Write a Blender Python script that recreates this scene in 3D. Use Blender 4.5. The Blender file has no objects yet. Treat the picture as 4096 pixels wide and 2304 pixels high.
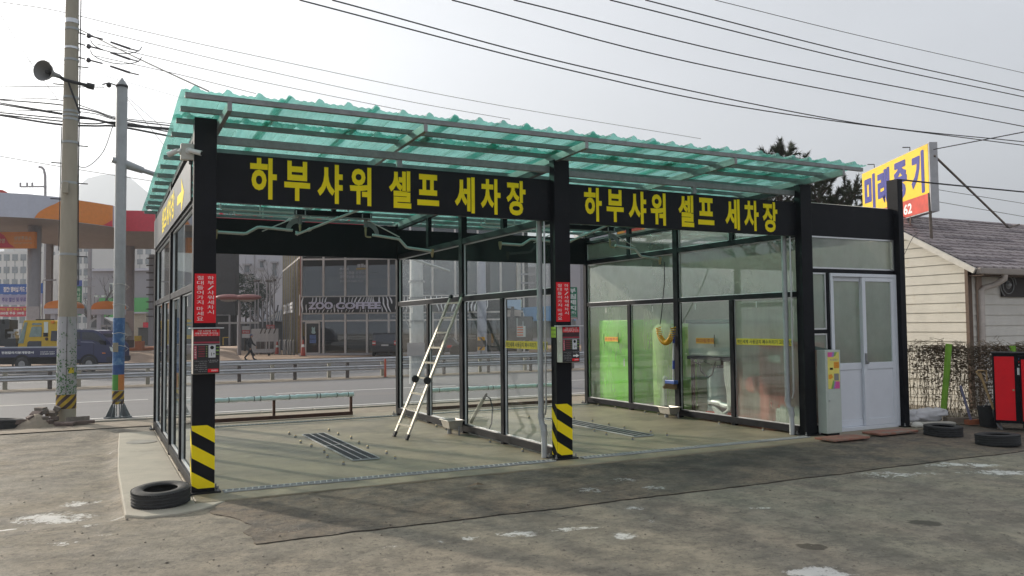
import bpy, bmesh, math, random
import numpy as np
from mathutils import Vector, Matrix, noise
rnd = random.Random(7)
sc = bpy.context.scene
COL = sc.collection
# ------------------------------------------------------------------ camera
PX = 2576.0                                   # width of the measuring frame
FOC = 3284.604 * PX / 4096.0
YAW, PITCH, ROLL = 0.469497, 0.046453, -0.009627
CAM = Vector((-0.849443, -8.583, 1.6))
_F = Vector((math.sin(YAW)*math.cos(PITCH), math.cos(YAW)*math.cos(PITCH), math.sin(PITCH)))
_R0 = Vector((math.cos(YAW), -math.sin(YAW), 0)); _U0 = _R0.cross(_F)
_R = _R0*math.cos(ROLL) + _U0*math.sin(ROLL); _U = -_R0*math.sin(ROLL) + _U0*math.cos(ROLL)
cd = bpy.data.cameras.new('camera'); cam = bpy.data.objects.new('camera', cd); COL.objects.link(cam)
cd.sensor_width = 36.0; cd.lens = FOC/PX*36.0; cd.clip_start = 0.05; cd.clip_end = 6000
cam.matrix_world = Matrix(((_R.x, _U.x, -_F.x, CAM.x), (_R.y, _U.y, -_F.y, CAM.y), (_R.z, _U.z, -_F.z, CAM.z), (0, 0, 0, 1)))
sc.camera = cam
def _ray(x, y):
    return _F + _R*((x-PX/2)/FOC) + _U*((PX*9/16/2-y)/FOC)
def at(x, y, d): return CAM + _ray(x, y)*d
def atX(x, y, X): r = _ray(x, y); return CAM + r*((X-CAM.x)/r.x)
def atY(x, y, Y): r = _ray(x, y); return CAM + r*((Y-CAM.y)/r.y)
def atZ(x, y, Z): r = _ray(x, y); return CAM + r*((Z-CAM.z)/r.z)
# ------------------------------------------------------------------ light
SUN_EL = math.radians(22.3); SUN_DIR = Vector((0.4517*math.cos(SUN_EL), -0.8922*math.cos(SUN_EL), -math.sin(SUN_EL)))
w = bpy.data.worlds.new('World'); sc.world = w; w.use_nodes = True
nt = w.node_tree; bg = nt.nodes['Background']
sky = nt.nodes.new('ShaderNodeTexSky'); sky.sky_type = 'NISHITA'; sky.sun_disc = False
sky.sun_elevation = SUN_EL; sky.sun_rotation = math.atan2(-SUN_DIR.x, -SUN_DIR.y)
sky.air_density = 1.0; sky.dust_density = 6.0; sky.ozone_density = 1.0; sky.altitude = 50
hs = nt.nodes.new('ShaderNodeHueSaturation'); hs.inputs['Saturation'].default_value = 0.25
nt.links.new(sky.outputs[0], hs.inputs['Color'])
hz_ = nt.nodes.new('ShaderNodeMix'); hz_.data_type = 'RGBA'; hz_.blend_type = 'ADD'; hz_.inputs[0].default_value = 1.0; hz_.inputs[7].default_value = (2.7, 2.82, 3.05, 1)   # thin even overcast
hs.inputs['Value'].default_value = 0.52
wn = nt.nodes.new('ShaderNodeTexNoise'); wn.inputs['Scale'].default_value = 2.2; wn.inputs['Detail'].default_value = 5; wt = nt.nodes.new('ShaderNodeTexCoord'); wm = nt.nodes.new('ShaderNodeMapping'); wm.inputs['Scale'].default_value = (1, 1, 3); nt.links.new(wt.outputs['Generated'], wm.inputs[0]); nt.links.new(wm.outputs[0], wn.inputs['Vector'])
wr = nt.nodes.new('ShaderNodeMapRange'); wr.inputs[1].default_value = 0.3; wr.inputs[2].default_value = 0.7; wr.inputs[3].default_value = 0.93; wr.inputs[4].default_value = 1.06; nt.links.new(wn.outputs[0], wr.inputs[0])   # thin uneven cloud
wv = nt.nodes.new('ShaderNodeVectorMath'); wv.operation = 'SCALE'; nt.links.new(hz_.outputs[2], wv.inputs[0]); nt.links.new(wr.outputs[0], wv.inputs['Scale'])
nt.links.new(hs.outputs[0], hz_.inputs[6]); nt.links.new(wv.outputs[0], bg.inputs[0])
bg.inputs[1].default_value = 0.13
sd = bpy.data.lights.new('sun', 'SUN'); sd.energy = 4.3; sd.angle = math.radians(1.6); sd.color = (1.0, 0.90, 0.76)
so = bpy.data.objects.new('sun', sd); COL.objects.link(so); so.rotation_euler = SUN_DIR.to_track_quat('-Z', 'Y').to_euler()
so.location = (-20, 40, 30)
vs = sc.view_settings; sc.display_settings.display_device = 'sRGB'
vs.view_transform = 'Standard'; vs.look = 'None'; vs.gamma = 1.0; vs.exposure = 0.48
try: vs.use_curve_mapping = False
except Exception: pass
sc.cycles.max_bounces = 10; sc.cycles.transparent_max_bounces = 40; sc.cycles.use_denoising = True
sc.cycles.caustics_reflective = False; sc.cycles.caustics_refractive = False
# ------------------------------------------------------------------ materials
MATS = {}
def srgb(r, g, b):
    f = lambda c: ((c/255+0.055)/1.055)**2.4 if c > 10 else c/255/12.92
    return (f(r), f(g), f(b))
def mat(name, col, rough=0.6, metal=0.0, var=0.12, scale=6.0, bump=0.0, bscale=40.0, spec=0.5, coat=0.0, stretch=None, grime=None):
    if name in MATS: return MATS[name]
    m = bpy.data.materials.new(name); m.use_nodes = True; t = m.node_tree; n = t.nodes; l = t.links
    b = n['Principled BSDF']; b.inputs['Roughness'].default_value = rough; b.inputs['Metallic'].default_value = metal
    b.inputs['Specular IOR Level'].default_value = spec; b.inputs['Coat Weight'].default_value = coat
    tc = n.new('ShaderNodeTexCoord'); src = tc.outputs['Object']
    if stretch:
        mp = n.new('ShaderNodeMapping'); mp.inputs['Scale'].default_value = stretch; l.new(src, mp.inputs[0]); src = mp.outputs[0]
    nz = n.new('ShaderNodeTexNoise'); nz.inputs['Scale'].default_value = scale; nz.inputs['Detail'].default_value = 6; nz.inputs['Roughness'].default_value = 0.62
    l.new(src, nz.inputs['Vector'])
    rp = n.new('ShaderNodeValToRGB'); e = rp.color_ramp.elements; e[0].position = 0.3; e[1].position = 0.72
    lo = [max(0, c*(1-var)) for c in col]; hi = [min(1, c*(1+var)) for c in col]
    e[0].color = (*lo, 1); e[1].color = (*hi, 1); l.new(nz.outputs[0], rp.inputs[0]); cout = rp.outputs[0]
    if grime:
        g2 = n.new('ShaderNodeTexNoise'); g2.inputs['Scale'].default_value = grime[1]; g2.inputs['Detail'].default_value = 8; g2.inputs['Roughness'].default_value = 0.7
        l.new(src, g2.inputs['Vector']); mr = n.new('ShaderNodeMapRange'); mr.inputs[1].default_value = grime[2]; mr.inputs[2].default_value = grime[2]+0.14
        l.new(g2.outputs[0], mr.inputs[0]); mx = n.new('ShaderNodeMix'); mx.data_type = 'RGBA'; mx.inputs[7].default_value = (*grime[0], 1)
        l.new(mr.outputs[0], mx.inputs[0]); l.new(cout, mx.inputs[6]); cout = mx.outputs[2]
    l.new(cout, b.inputs['Base Color'])
    r2 = n.new('ShaderNodeMapRange'); r2.inputs[3].default_value = max(0.02, rough-0.1); r2.inputs[4].default_value = min(1, rough+0.12)
    l.new(nz.outputs[0], r2.inputs[0]); l.new(r2.outputs[0], b.inputs['Roughness'])
    if bump:
        nb = n.new('ShaderNodeTexNoise'); nb.inputs['Scale'].default_value = bscale; nb.inputs['Detail'].default_value = 5; l.new(src, nb.inputs['Vector'])
        bp = n.new('ShaderNodeBump'); bp.inputs['Strength'].default_value = bump; bp.inputs['Distance'].default_value = 0.02
        l.new(nb.outputs[0], bp.inputs['Height']); l.new(bp.outputs[0], b.inputs['Normal'])
    MATS[name] = m; return m
def glass(name, tint=(0.93, 0.97, 0.95), fog=0.06, fogcol=(0.62, 0.66, 0.62), rough=0.02, fogscale=1.2, trans=0.5, patch=0.0, spec=1.0, vgrad=None, streak=False):
    """window glass as one sheet: clear transmission, a film of dirt or condensation and a mirror coat by Fresnel"""
    if name in MATS: return MATS[name]
    m = bpy.data.materials.new(name); m.use_nodes = True; t = m.node_tree; n = t.nodes; l = t.links
    n.remove(n['Principled BSDF']); out = n['Material Output']
    tr = n.new('ShaderNodeBsdfTransparent'); tr.inputs[0].default_value = (*tint, 1)
    df = n.new('ShaderNodeBsdfDiffuse'); df.inputs[0].default_value = (*fogcol, 1)
    tl = n.new('ShaderNodeBsdfTranslucent'); tl.inputs[0].default_value = (*fogcol, 1)
    m1 = n.new('ShaderNodeMixShader'); m1.inputs[0].default_value = trans; l.new(df.outputs[0], m1.inputs[1]); l.new(tl.outputs[0], m1.inputs[2])
    tc = n.new('ShaderNodeTexCoord'); nz = n.new('ShaderNodeTexNoise'); nz.inputs['Scale'].default_value = fogscale; nz.inputs['Detail'].default_value = 7; nz.inputs['Roughness'].default_value = 0.65
    src = tc.outputs['Object']
    mp = n.new('ShaderNodeMapping'); mp.inputs['Scale'].default_value = (1, 1, 0.25 if streak else 0.7); l.new(src, mp.inputs[0]); l.new(mp.outputs[0], nz.inputs['Vector'])
    mr = n.new('ShaderNodeMapRange'); mr.inputs[1].default_value = 0.35; mr.inputs[2].default_value = 0.7
    mr.inputs[3].default_value = max(0, fog-patch); mr.inputs[4].default_value = min(1, fog+patch); l.new(nz.outputs[0], mr.inputs[0]); fac = mr.outputs[0]
    m2 = n.new('ShaderNodeMixShader'); l.new(fac, m2.inputs[0]); l.new(tr.outputs[0], m2.inputs[1]); l.new(m1.outputs[0], m2.inputs[2])
    gl = n.new('ShaderNodeBsdfGlossy'); gl.inputs['Roughness'].default_value = rough; gl.inputs[0].default_value = (0.95, 0.98, 1, 1)
    m3 = n.new('ShaderNodeMixShader'); l.new(schlick(t, 0.08, spec), m3.inputs[0]); l.new(m2.outputs[0], m3.inputs[1]); l.new(gl.outputs[0], m3.inputs[2])
    l.new(m3.outputs[0], out.inputs[0]); MATS[name] = m; return m
def schlick(t, f0=0.04, k=1.0):
    n, l = t.nodes, t.links; lw = n.new('ShaderNodeLayerWeight'); lw.inputs[0].default_value = 0.5
    p = n.new('ShaderNodeMath'); p.operation = 'POWER'; p.inputs[1].default_value = 5.0; l.new(lw.outputs['Facing'], p.inputs[0])
    m = n.new('ShaderNodeMath'); m.operation = 'MULTIPLY_ADD'; m.inputs[1].default_value = 1-f0; m.inputs[2].default_value = f0; m.use_clamp = True; l.new(p.outputs[0], m.inputs[0])
    q = n.new('ShaderNodeMath'); q.operation = 'MULTIPLY'; q.inputs[1].default_value = k; q.use_clamp = True; l.new(m.outputs[0], q.inputs[0]); return q.outputs[0]
# ------------------------------------------------------------------ mesh builder
class MB:
    def __init__(s): s.v = []; s.f = []
    def add(s, vs, fs):
        o = len(s.v); s.v += [tuple(v) for v in vs]; s.f += [tuple(i+o for i in f) for f in fs]; return s
    def box(s, x0, x1, y0, y1, z0, z1):
        x0, x1 = min(x0, x1), max(x0, x1); y0, y1 = min(y0, y1), max(y0, y1); z0, z1 = min(z0, z1), max(z0, z1)
        return s.add([(x0,y0,z0),(x1,y0,z0),(x1,y1,z0),(x0,y1,z0),(x0,y0,z1),(x1,y0,z1),(x1,y1,z1),(x0,y1,z1)],
                     [(0,3,2,1),(4,5,6,7),(0,1,5,4),(1,2,6,5),(2,3,7,6),(3,0,4,7)])
    def obox(s, c, size, M):
        c = Vector(c); hx, hy, hz = [q/2 for q in size]
        vs = [c + M @ Vector((a*hx, b*hy, d*hz)) for d in (-1,1) for (a,b) in ((-1,-1),(1,-1),(1,1),(-1,1))]
        return s.add(vs, [(0,3,2,1),(4,5,6,7),(0,1,5,4),(1,2,6,5),(2,3,7,6),(3,0,4,7)])
    def bar(s, p, q, wx, wz, up=(0,0,1)):
        p, q = Vector(p), Vector(q); d = (q-p); L = d.length; d = d/L; u = Vector(up); a = d.cross(u)
        if a.length < 1e-4: a = d.cross(Vector((1,0,0)))
        a.normalize(); u = a.cross(d)
        M = Matrix((a, d, u)).transposed(); return s.obox((p+q)/2, (wx, L, wz), M)
    def tube(s, pts, r, n=8, caps=True):
        pts = [Vector(p) for p in pts]; rs = r if isinstance(r, (list, tuple)) else [r]*len(pts)
        o = len(s.v); ref = None
        for i, p in enumerate(pts):
            d = (pts[min(i+1, len(pts)-1)] - pts[max(i-1, 0)]); d.normalize()
            if ref is None: ref = d.orthogonal().normalized()
            else:
                ref = ref - d*ref.dot(d)
                ref = ref.normalized() if ref.length > 1e-5 else d.orthogonal().normalized()
            b = d.cross(ref)
            for k in range(n):
                a = 2*math.pi*k/n; s.v.append(tuple(p + (ref*math.cos(a)+b*math.sin(a))*rs[i]))
        for i in range(len(pts)-1):
            for k in range(n):
                a, b = o+i*n+k, o+i*n+(k+1) % n; s.f.append((a, b, b+n, a+n))
        if caps:
            s.f.append(tuple(o+k for k in range(n-1, -1, -1))); e = o+(len(pts)-1)*n; s.f.append(tuple(e+k for k in range(n)))
        return s
    def lathe(s, prof, c=(0,0,0), axis=(0,0,1), n=24, closed=False):
        ax = Vector(axis).normalized(); a = ax.orthogonal().normalized(); b = ax.cross(a); c = Vector(c); o = len(s.v); m = len(prof)
        for k in range(n):
            t = 2*math.pi*k/n; d = a*math.cos(t)+b*math.sin(t)
            for (r, h) in prof: s.v.append(tuple(c + d*r + ax*h))
        for k in range(n):
            for i in range(m if closed else m-1):
                j = (i+1) % m; p, q = o+k*m, o+((k+1) % n)*m; s.f.append((p+i, q+i, q+j, p+j))
        return s
    def prism(s, poly, O, X, Y, depth):
        """extrude a 2-d outline lying in the plane O+X*u+Y*v by `depth` along X x Y"""
        O, X, Y = Vector(O), Vector(X), Vector(Y); N = X.cross(Y).normalized()*depth; n = len(poly)
        a = [O+X*u+Y*v for u, v in poly]; vs = a+[p+N for p in a]
        return s.add(vs, [tuple(range(n-1, -1, -1)), tuple(range(n, 2*n))]+[(i, (i+1) % n, n+(i+1) % n, n+i) for i in range(n)])
    def ball(s, c, r, seg=10, rings=6, sc3=(1,1,1), seed=None, amp=0):
        c = Vector(c); vs = []; fs = []
        for i in range(rings+1):
            ph = math.pi*i/rings
            for k in range(seg):
                t = 2*math.pi*k/seg; d = Vector((math.sin(ph)*math.cos(t), math.sin(ph)*math.sin(t), math.cos(ph)))
                rr = r*(1+(amp*noise.noise(d*1.7+Vector((seed, seed*.7, 3))) if seed is not None else 0))
                vs.append(c+Vector((d.x*rr*sc3[0], d.y*rr*sc3[1], d.z*rr*sc3[2])))
        for i in range(rings):
            for k in range(seg):
                a, b = i*seg+k, i*seg+(k+1) % seg; fs.append((a, a+seg, b+seg, b))
        return s.add(vs, fs)
    def quad(s, a, b, c, d): return s.add([a, b, c, d], [(0,1,2,3)])
    def build(s, name, m=None, parent=None, smooth=False, bevel=0, local=False, label=None):
        me = bpy.data.meshes.new(name)
        off = Vector((0,0,0))
        if parent is not None and not local:
            p = parent
            while p is not None: off = off+p.location; p = p.parent
        me.from_pydata([tuple(Vector(v)-off) for v in s.v], [], s.f); me.update()
        o = bpy.data.objects.new(name, me); COL.objects.link(o)
        if m is not None:
            for q in (m if isinstance(m, list) else [m]): me.materials.append(q)
        if smooth:
            for p in me.polygons: p.use_smooth = True
            if smooth != 'all':
                try: me.set_sharp_from_angle(angle=math.radians(38))
                except Exception: pass
        if parent is not None: o.parent = parent
        if bevel:
            bv = o.modifiers.new('bevel', 'BEVEL'); bv.width = bevel; bv.segments = 2; bv.limit_method = 'ANGLE'; bv.angle_limit = math.radians(40); bv.harden_normals = False
        if label: o['label'] = label
        return o
def tag(o, label, cat=None, group=None, kind=None):
    if label: o['label'] = label
    if cat: o['category'] = cat
    if group: o['group'] = group
    if kind: o['kind'] = kind
    return o
def thing(name, label, cat, loc=(0,0,0), rz=0, group=None, kind=None):
    o = bpy.data.objects.new(name, None); COL.objects.link(o); o.location = loc; o.rotation_euler = (0,0,rz); o.empty_display_size = 0.2
    return tag(o, label, cat, group, kind)
def copy_tree(o, loc=None, rz=None, label=None):
    c = o.copy(); COL.objects.link(c)
    if loc is not None: c.location = loc
    if rz is not None: c.rotation_euler = (c.rotation_euler[0], c.rotation_euler[1], rz)
    if label: c['label'] = label
    for ch in list(o.children):
        d = ch.copy(); COL.objects.link(d); d.parent = c
        for g in ch.children:
            e = g.copy(); COL.objects.link(e); e.parent = d
    return c
def struct(o): o['kind'] = 'structure'; return o
_tc = {}
def glyphs(body, off=0.0, res=3):
    k = (body, off)
    if k in _tc: return _tc[k]
    cu = bpy.data.curves.new('lettering', 'FONT'); cu.body = body; cu.size = 1; cu.offset = off; cu.resolution_u = res
    o = bpy.data.objects.new('lettering', cu); COL.objects.link(o)
    m = bpy.data.meshes.new_from_object(o.evaluated_get(bpy.context.evaluated_depsgraph_get()))
    vs = [tuple(v.co) for v in m.vertices]; fs = [tuple(p.vertices) for p in m.polygons]
    bpy.data.objects.remove(o); bpy.data.curves.remove(cu); bpy.data.meshes.remove(m)
    _tc[k] = (vs, fs); return vs, fs
def put_text(mb, body, O, X, Y, w, h, off=0.0, lift=0.0, keep=False, res=3):
    """lettering stretched into the rectangle O + X*[0..w] + Y*[0..h] (X, Y unit vectors)"""
    vs, fs = glyphs(body, off, res)
    if not vs: return mb
    x0 = min(v[0] for v in vs); x1 = max(v[0] for v in vs); y0 = min(v[1] for v in vs); y1 = max(v[1] for v in vs)
    O, X, Y = Vector(O), Vector(X), Vector(Y); N = X.cross(Y)*lift
    sx = w/(x1-x0); sy = h/(y1-y0)
    if keep: sx = sy = min(sx, sy)
    return mb.add([O+X*((v[0]-x0)*sx)+Y*((v[1]-y0)*sy)+N for v in vs], fs)
XA, YA, ZA = Vector((1,0,0)), Vector((0,1,0)), Vector((0,0,1))
def rough_line(p, q, sag, n=24):
    p, q = Vector(p), Vector(q); return [p.lerp(q, i/n)-Vector((0,0,sag*4*(i/n)*(1-i/n))) for i in range(n+1)]
# ================================================================== GROUND
_rs = np.random.RandomState(3); _tab = _rs.rand(256, 256)
def vn(x, y):
    xi = np.floor(x).astype(int); yi = np.floor(y).astype(int); fx = x-xi; fy = y-yi
    fx = fx*fx*(3-2*fx); fy = fy*fy*(3-2*fy); g = lambda a, b: _tab[a % 256, b % 256]
    return (g(xi,yi)*(1-fx)+g(xi+1,yi)*fx)*(1-fy)+(g(xi,yi+1)*(1-fx)+g(xi+1,yi+1)*fx)*fy
def fbm(x, y, o=4):
    r = 0; a = 0.5
    for i in range(o): r = r+a*vn(x*2**i+17*i, y*2**i+5*i); a *= 0.5
    return r
GS = 0.013
def gz(y):                                   # the road falls away gently behind the wash, far side level
    return -GS*np.clip(np.asarray(y, float)-7, 0, 41)
def gzf(y): return float(gz(y))
def spaced(a, b, st, far):
    c = list(np.arange(a, b+1e-6, st)); s = st
    lo = []; v = a
    while v > -far: s *= 1.35; v -= s; lo.append(v)
    s = st; hi = []; v = b
    while v < far: s *= 1.35; v += s; hi.append(v)
    return np.array(lo[::-1]+c+hi)
def ellipses(px):
    out = []
    for (x, y, rx, ry, st) in px:
        c = atZ(x, y, 0); d = (c-CAM).dot(_F); out.append((c.x, c.y, rx*d/FOC, ry*d*d/(FOC*1.6), st))
    return out
_z6 = [(595,770,115,28,1),(450,890,330,48,1),(40,1000,95,28,1),(560,1155,190,26,.8),(800,747,50,14,.8),(720,1012,34,14,.8),(950,1075,330,24,.62),
       (930,378,36,22,.8),(1025,900,42,95,.85),(975,715,30,16,.7),(1180,1070,200,22,.6),(530,1055,40,24,.6)]
_px = [(x/2.058*.62890, (1600+y/2.058)*.62890, rx*.3056, ry*.3056, s) for x, y, rx, ry, s in _z6]
_zb = [(2240,442,190,22,.95),(2480,415,100,18,.95),(1895,470,52,16,.9),(760,420,70,28,.62),(1690,492,70,12,.6),(1390,520,70,10,.6),(1620,722,50,12,.75),(1260,205,70,12,.6)]
_px += [((700+x/1.61)*.6289, (1850+y/1.61)*.6289, rx*.39, ry*.39, s) for x, y, rx, ry, s in _zb]
_zc = [(1030,73,46,9,1),(570,172,66,10,.85),(720,157,58,9,.95),(860,147,66,8,.95),(1080,122,66,9,.8),(975,180,66,15,.9),(1150,150,40,12,.75),(375,190,34,9,.9),(1760,325,140,30,1),(1800,300,120,16,.7),(990,340,50,12,.7)]
_px += [((1500+x/.9923)*.6289, (1950+y/.9923)*.6289, rx*.634, ry*.634, s) for x, y, rx, ry, s in _zc]
_px += [(2500,1183,90,10,.85),(2250,1188,120,8,.8),(2420,1165,100,7,.8),(1480,1230,90,8,.75),(1560,1205,60,6,.7),(1650,1225,40,7,.85),(1900,1270,50,5,.8),(700,1330,60,8,.6)]
ICE = ellipses(_px)
OIL = ellipses([(2040,1367,40,8,1),(2330,1310,50,10,.7),(2420,1215,40,7,.5)])
def mask(E, X, Y):
    r = np.zeros_like(X); cr, sr = math.cos(YAW), math.sin(YAW)
    for (cx, cy, rx, ry, s) in E:
        dx, dy = X-cx, Y-cy; u = (dx*cr-dy*sr)/rx; v = (dx*sr+dy*cr)/ry; r = np.maximum(r, s*np.clip(1.25-(u*u+v*v)*0.6, 0, 1.1))
    return r
def lot_h(X, Y):
    lot = (1-np.clip((Y-5.5)/1.5, 0, 1))
    h = -0.016+gz(Y)+lot*(0.022*(fbm(X*1.3, Y*1.3)-0.5)+0.014*(fbm(X*6, Y*6, 3)-0.45)-0.006)
    dip = np.clip((-0.45-X)/0.25, 0, 1)*np.clip((Y+0.75)/0.5, 0, 1)*np.clip((6.3-Y)/0.9, 0, 1)
    return h-0.085*dip*np.clip(1-(-0.5-X)/6, 0.35, 1)
def grid_mesh(name, xs, ys, hf, attrs, m):
    X, Y = np.meshgrid(xs, ys); Z = hf(X, Y); V = np.stack([X, Y, Z], -1).reshape(-1, 3); nx, ny = len(xs), len(ys)
    i = np.arange(nx*ny).reshape(ny, nx); F = np.stack([i[:-1,:-1], i[:-1,1:], i[1:,1:], i[1:,:-1]], -1).reshape(-1, 4)
    me = bpy.data.meshes.new(name); me.from_pydata(V.tolist(), [], F.tolist()); me.update(); me.polygons.foreach_set('use_smooth', [True]*len(me.polygons))
    for an, fn in attrs.items():
        a = me.attributes.new(an, 'FLOAT', 'POINT'); a.data.foreach_set('value', np.clip(fn(X, Y), 0, 1.1).astype(np.float32).ravel())
    me.materials.append(m); o = bpy.data.objects.new(name, me); COL.objects.link(o); return struct(o)
def ground_mat(name, base, dark, warm, icec=(0.68,0.66,0.62), rough=0.85, gravel=0.5):
    m = bpy.data.materials.new(name); m.use_nodes = True; t = m.node_tree; n = t.nodes; l = t.links; b = n['Principled BSDF']
    tc = n.new('ShaderNodeTexCoord'); P = tc.outputs['Object']
    def nzn(s, d=8, r=0.6, st=None):
        q = n.new('ShaderNodeTexNoise'); q.inputs['Scale'].default_value = s; q.inputs['Detail'].default_value = d; q.inputs['Roughness'].default_value = r
        if st:
            mp = n.new('ShaderNodeMapping'); mp.inputs['Scale'].default_value = st; l.new(P, mp.inputs[0]); l.new(mp.outputs[0], q.inputs['Vector'])
        else: l.new(P, q.inputs['Vector'])
        return q.outputs[0]
    def mrng(v, a, b_, c=0, d=1):
        q = n.new('ShaderNodeMapRange'); q.interpolation_type = 'SMOOTHSTEP'; q.inputs[1].default_value = a; q.inputs[2].default_value = b_; q.inputs[3].default_value = c; q.inputs[4].default_value = d; l.new(v, q.inputs[0]); return q.outputs[0]
    def mix(f, a, b_):
        q = n.new('ShaderNodeMix'); q.data_type = 'RGBA'
        l.new(f, q.inputs[0])
        for k, v in ((6, a), (7, b_)):
            if isinstance(v, tuple): q.inputs[k].default_value = (*v, 1)
            else: l.new(v, q.inputs[k])
        return q.outputs[2]
    def att(nm): q = n.new('ShaderNodeAttribute'); q.attribute_name = nm; return q.outputs['Fac']
    def mth(op, a, b_):
        q = n.new('ShaderNodeMath'); q.operation = op
        for k, v in ((0, a), (1, b_)):
            if isinstance(v, (int, float)): q.inputs[k].default_value = v
            else: l.new(v, q.inputs[k])
        return q.outputs[0]
    c = mix(mrng(nzn(0.7, 10, 0.66), 0.38, 0.62), base, warm)
    c = mix(mrng(nzn(1.5, 10, 0.72), 0.46, 0.66, 0, 0.9), c, dark)
    c = mix(mrng(nzn(24, 6, 0.8), 0.50, 0.68, 0, 0.75), c, tuple(q*0.5 for q in dark)); c = mix(mrng(nzn(5.5, 8, 0.8, (0.6,1.4,1)), 0.50, 0.70, 0, 0.7), c, tuple(q*0.72 for q in dark))
    c = mix(mrng(nzn(9, 9, 0.75, (0.5,1.6,1)), 0.62, 0.72, 0, 0.35), c, tuple(min(1, q*1.35) for q in base))
    vo = n.new('ShaderNodeTexVoronoi'); vo.inputs['Scale'].default_value = 38; l.new(P, vo.inputs['Vector'])
    c = mix(mrng(nzn(4.2, 9, 0.75), 0.34, 0.62, 0.62, 0.0), c, tuple(q*0.75 for q in dark)); c = mix(mrng(nzn(11, 8, 0.78), 0.56, 0.72, 0, 0.55), c, tuple(min(1, q*1.4) for q in warm))
    st = mth('MULTIPLY', mrng(vo.outputs['Distance'], 0.10, 0.24, 1, 0), mrng(nzn(7, 4), 0.5, 0.62)); c = mix(mth('MULTIPLY', st, 0.8), c, tuple(q*0.45 for q in dark))
    shade_f = mrng(mth('ADD', att('shade_blotch'), mth('MULTIPLY', mth('SUBTRACT', nzn(1.9, 10, 0.72), 0.5), 1.5)), 0.25, 0.75, 0, 0.85); c = mix(shade_f, c, tuple(q*0.55 for q in dark))  # painted shade and dark blotches, edges broken up by noise
    ice = mrng(mth('ADD', mth('ADD', att('ice'), mth('MULTIPLY', mth('SUBTRACT', nzn(3.2, 12, 0.78), 0.5), 3.4)), mth('MULTIPLY', mth('SUBTRACT', nzn(22, 6, 0.8), 0.5), 2.0)), 0.78, 1.12, 0, 0.92)
    c = mix(ice, c, icec)
    oil = mrng(mth('ADD', att('oil'), mth('MULTIPLY', mth('SUBTRACT', nzn(6, 6), 0.5), 0.8)), 0.5, 0.7, 0, 0.8); c = mix(oil, c, (0.06, 0.052, 0.04))
    l.new(c, b.inputs['Base Color']); b.inputs['Roughness'].default_value = rough; b.inputs['Specular IOR Level'].default_value = 0.3
    l.new(mrng(nzn(2.2, 5), 0.3, 0.7, rough-0.14, min(1, rough+0.1)), b.inputs['Roughness'])
    bp = n.new('ShaderNodeBump'); bp.inputs['Strength'].default_value = gravel; bp.inputs['Distance'].default_value = 0.03
    l.new(mth('ADD', nzn(18, 8, 0.75), mth('MULTIPLY', ice, -0.35)), bp.inputs['Height']); l.new(bp.outputs[0], b.inputs['Normal'])
    return m
M_LOT = ground_mat('lot_dirt_concrete', (0.275,0.244,0.192), (0.165,0.147,0.12), (0.33,0.282,0.214))
M_ASPH = ground_mat('worn_asphalt', (0.205,0.172,0.132), (0.098,0.088,0.077), (0.275,0.215,0.155), rough=0.75, gravel=1.0)
xs = spaced(-6, 13, 0.06, 2600); ys = np.concatenate([spaced(-7.6, 1.0, 0.05, 60)[:0], np.arange(-60, -8, 4), np.arange(-8, 1.0, 0.05), np.arange(1.0, 9, 0.15), np.arange(9, 50, 1.0), 50+np.cumsum(1.3**np.arange(2, 27))])
grid_mesh('ground', xs, ys, lot_h, {'ice': lambda X, Y: mask(ICE, X, Y), 'oil': lambda X, Y: mask(OIL, X, Y), 'shade_blotch': lambda X, Y: 0.14*np.clip((X-3)/4,0,1)*np.clip((Y+4.2)/1.5,0,1)}, M_LOT)  # last mask: faint shade painted into the colour towards the right bay
# the dark asphalt strip in front of the bays, a thin layer with a broken front edge
def asph_edge(X): return -2.14-0.012*(X-0.3)+0.05*(fbm(X*2.2, X*0+3)-0.5)+0.025*(fbm(X*14, X*0+9, 2)-0.4)
ax = np.arange(0.26, 13.5, 0.04); aN = 34
X = np.tile(ax, (aN, 1)); tt = np.linspace(0, 1, aN)[:, None]
back = -0.43+0.05*(fbm(ax*3, ax*0+1)-0.5)+np.clip((ax-8.4)/2, 0, 1)*0.15; front = asph_edge(ax)
X = X - (1-tt)*0.0; Y = front[None, :]*(1-tt)+back[None, :]*tt
X = X+np.clip(1-np.arange(len(ax))/9.0, 0, 1)[None, :]*(0.34*(fbm(tt*4, tt*0+2, 5)-0.5)+0.10*np.sin(tt*5)-0.04)
Z = np.minimum(lot_h(X, Y)+0.008+0.005*(fbm(X*9, Y*9)-0.5), -0.002)
Z[0, :] -= 0.0
V = np.stack([X, Y, Z], -1).reshape(-1, 3); na = len(ax); ii = np.arange(aN*na).reshape(aN, na)
F = np.stack([ii[:-1,:-1], ii[:-1,1:], ii[1:,1:], ii[1:,:-1]], -1).reshape(-1, 4).tolist(); V = V.tolist(); o0 = len(V)
V += [[V[k][0], V[k][1]+0.035, V[k][2]-0.06] for k in range(na)]; F += [[o0+k, o0+k+1, k+1, k] for k in range(na-1)]
o1 = len(V); V += [[V[r*na][0]+0.005, V[r*na][1], V[r*na][2]-0.06] for r in range(aN)]; F += [[r*na, (r+1)*na, o1+r+1, o1+r] for r in range(aN-1)]
me = bpy.data.meshes.new('asphalt_patch'); me.from_pydata(V, [], F); me.update(); me.polygons.foreach_set('use_smooth', [True]*len(me.polygons)); me.set_sharp_from_angle(angle=math.radians(40))
Vn = np.array(V); a = me.attributes.new('ice', 'FLOAT', 'POINT'); a.data.foreach_set('value', np.clip(mask(ICE, Vn[:,0], Vn[:,1]), 0, 1).astype(np.float32)); me.attributes.new('oil', 'FLOAT', 'POINT')
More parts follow.
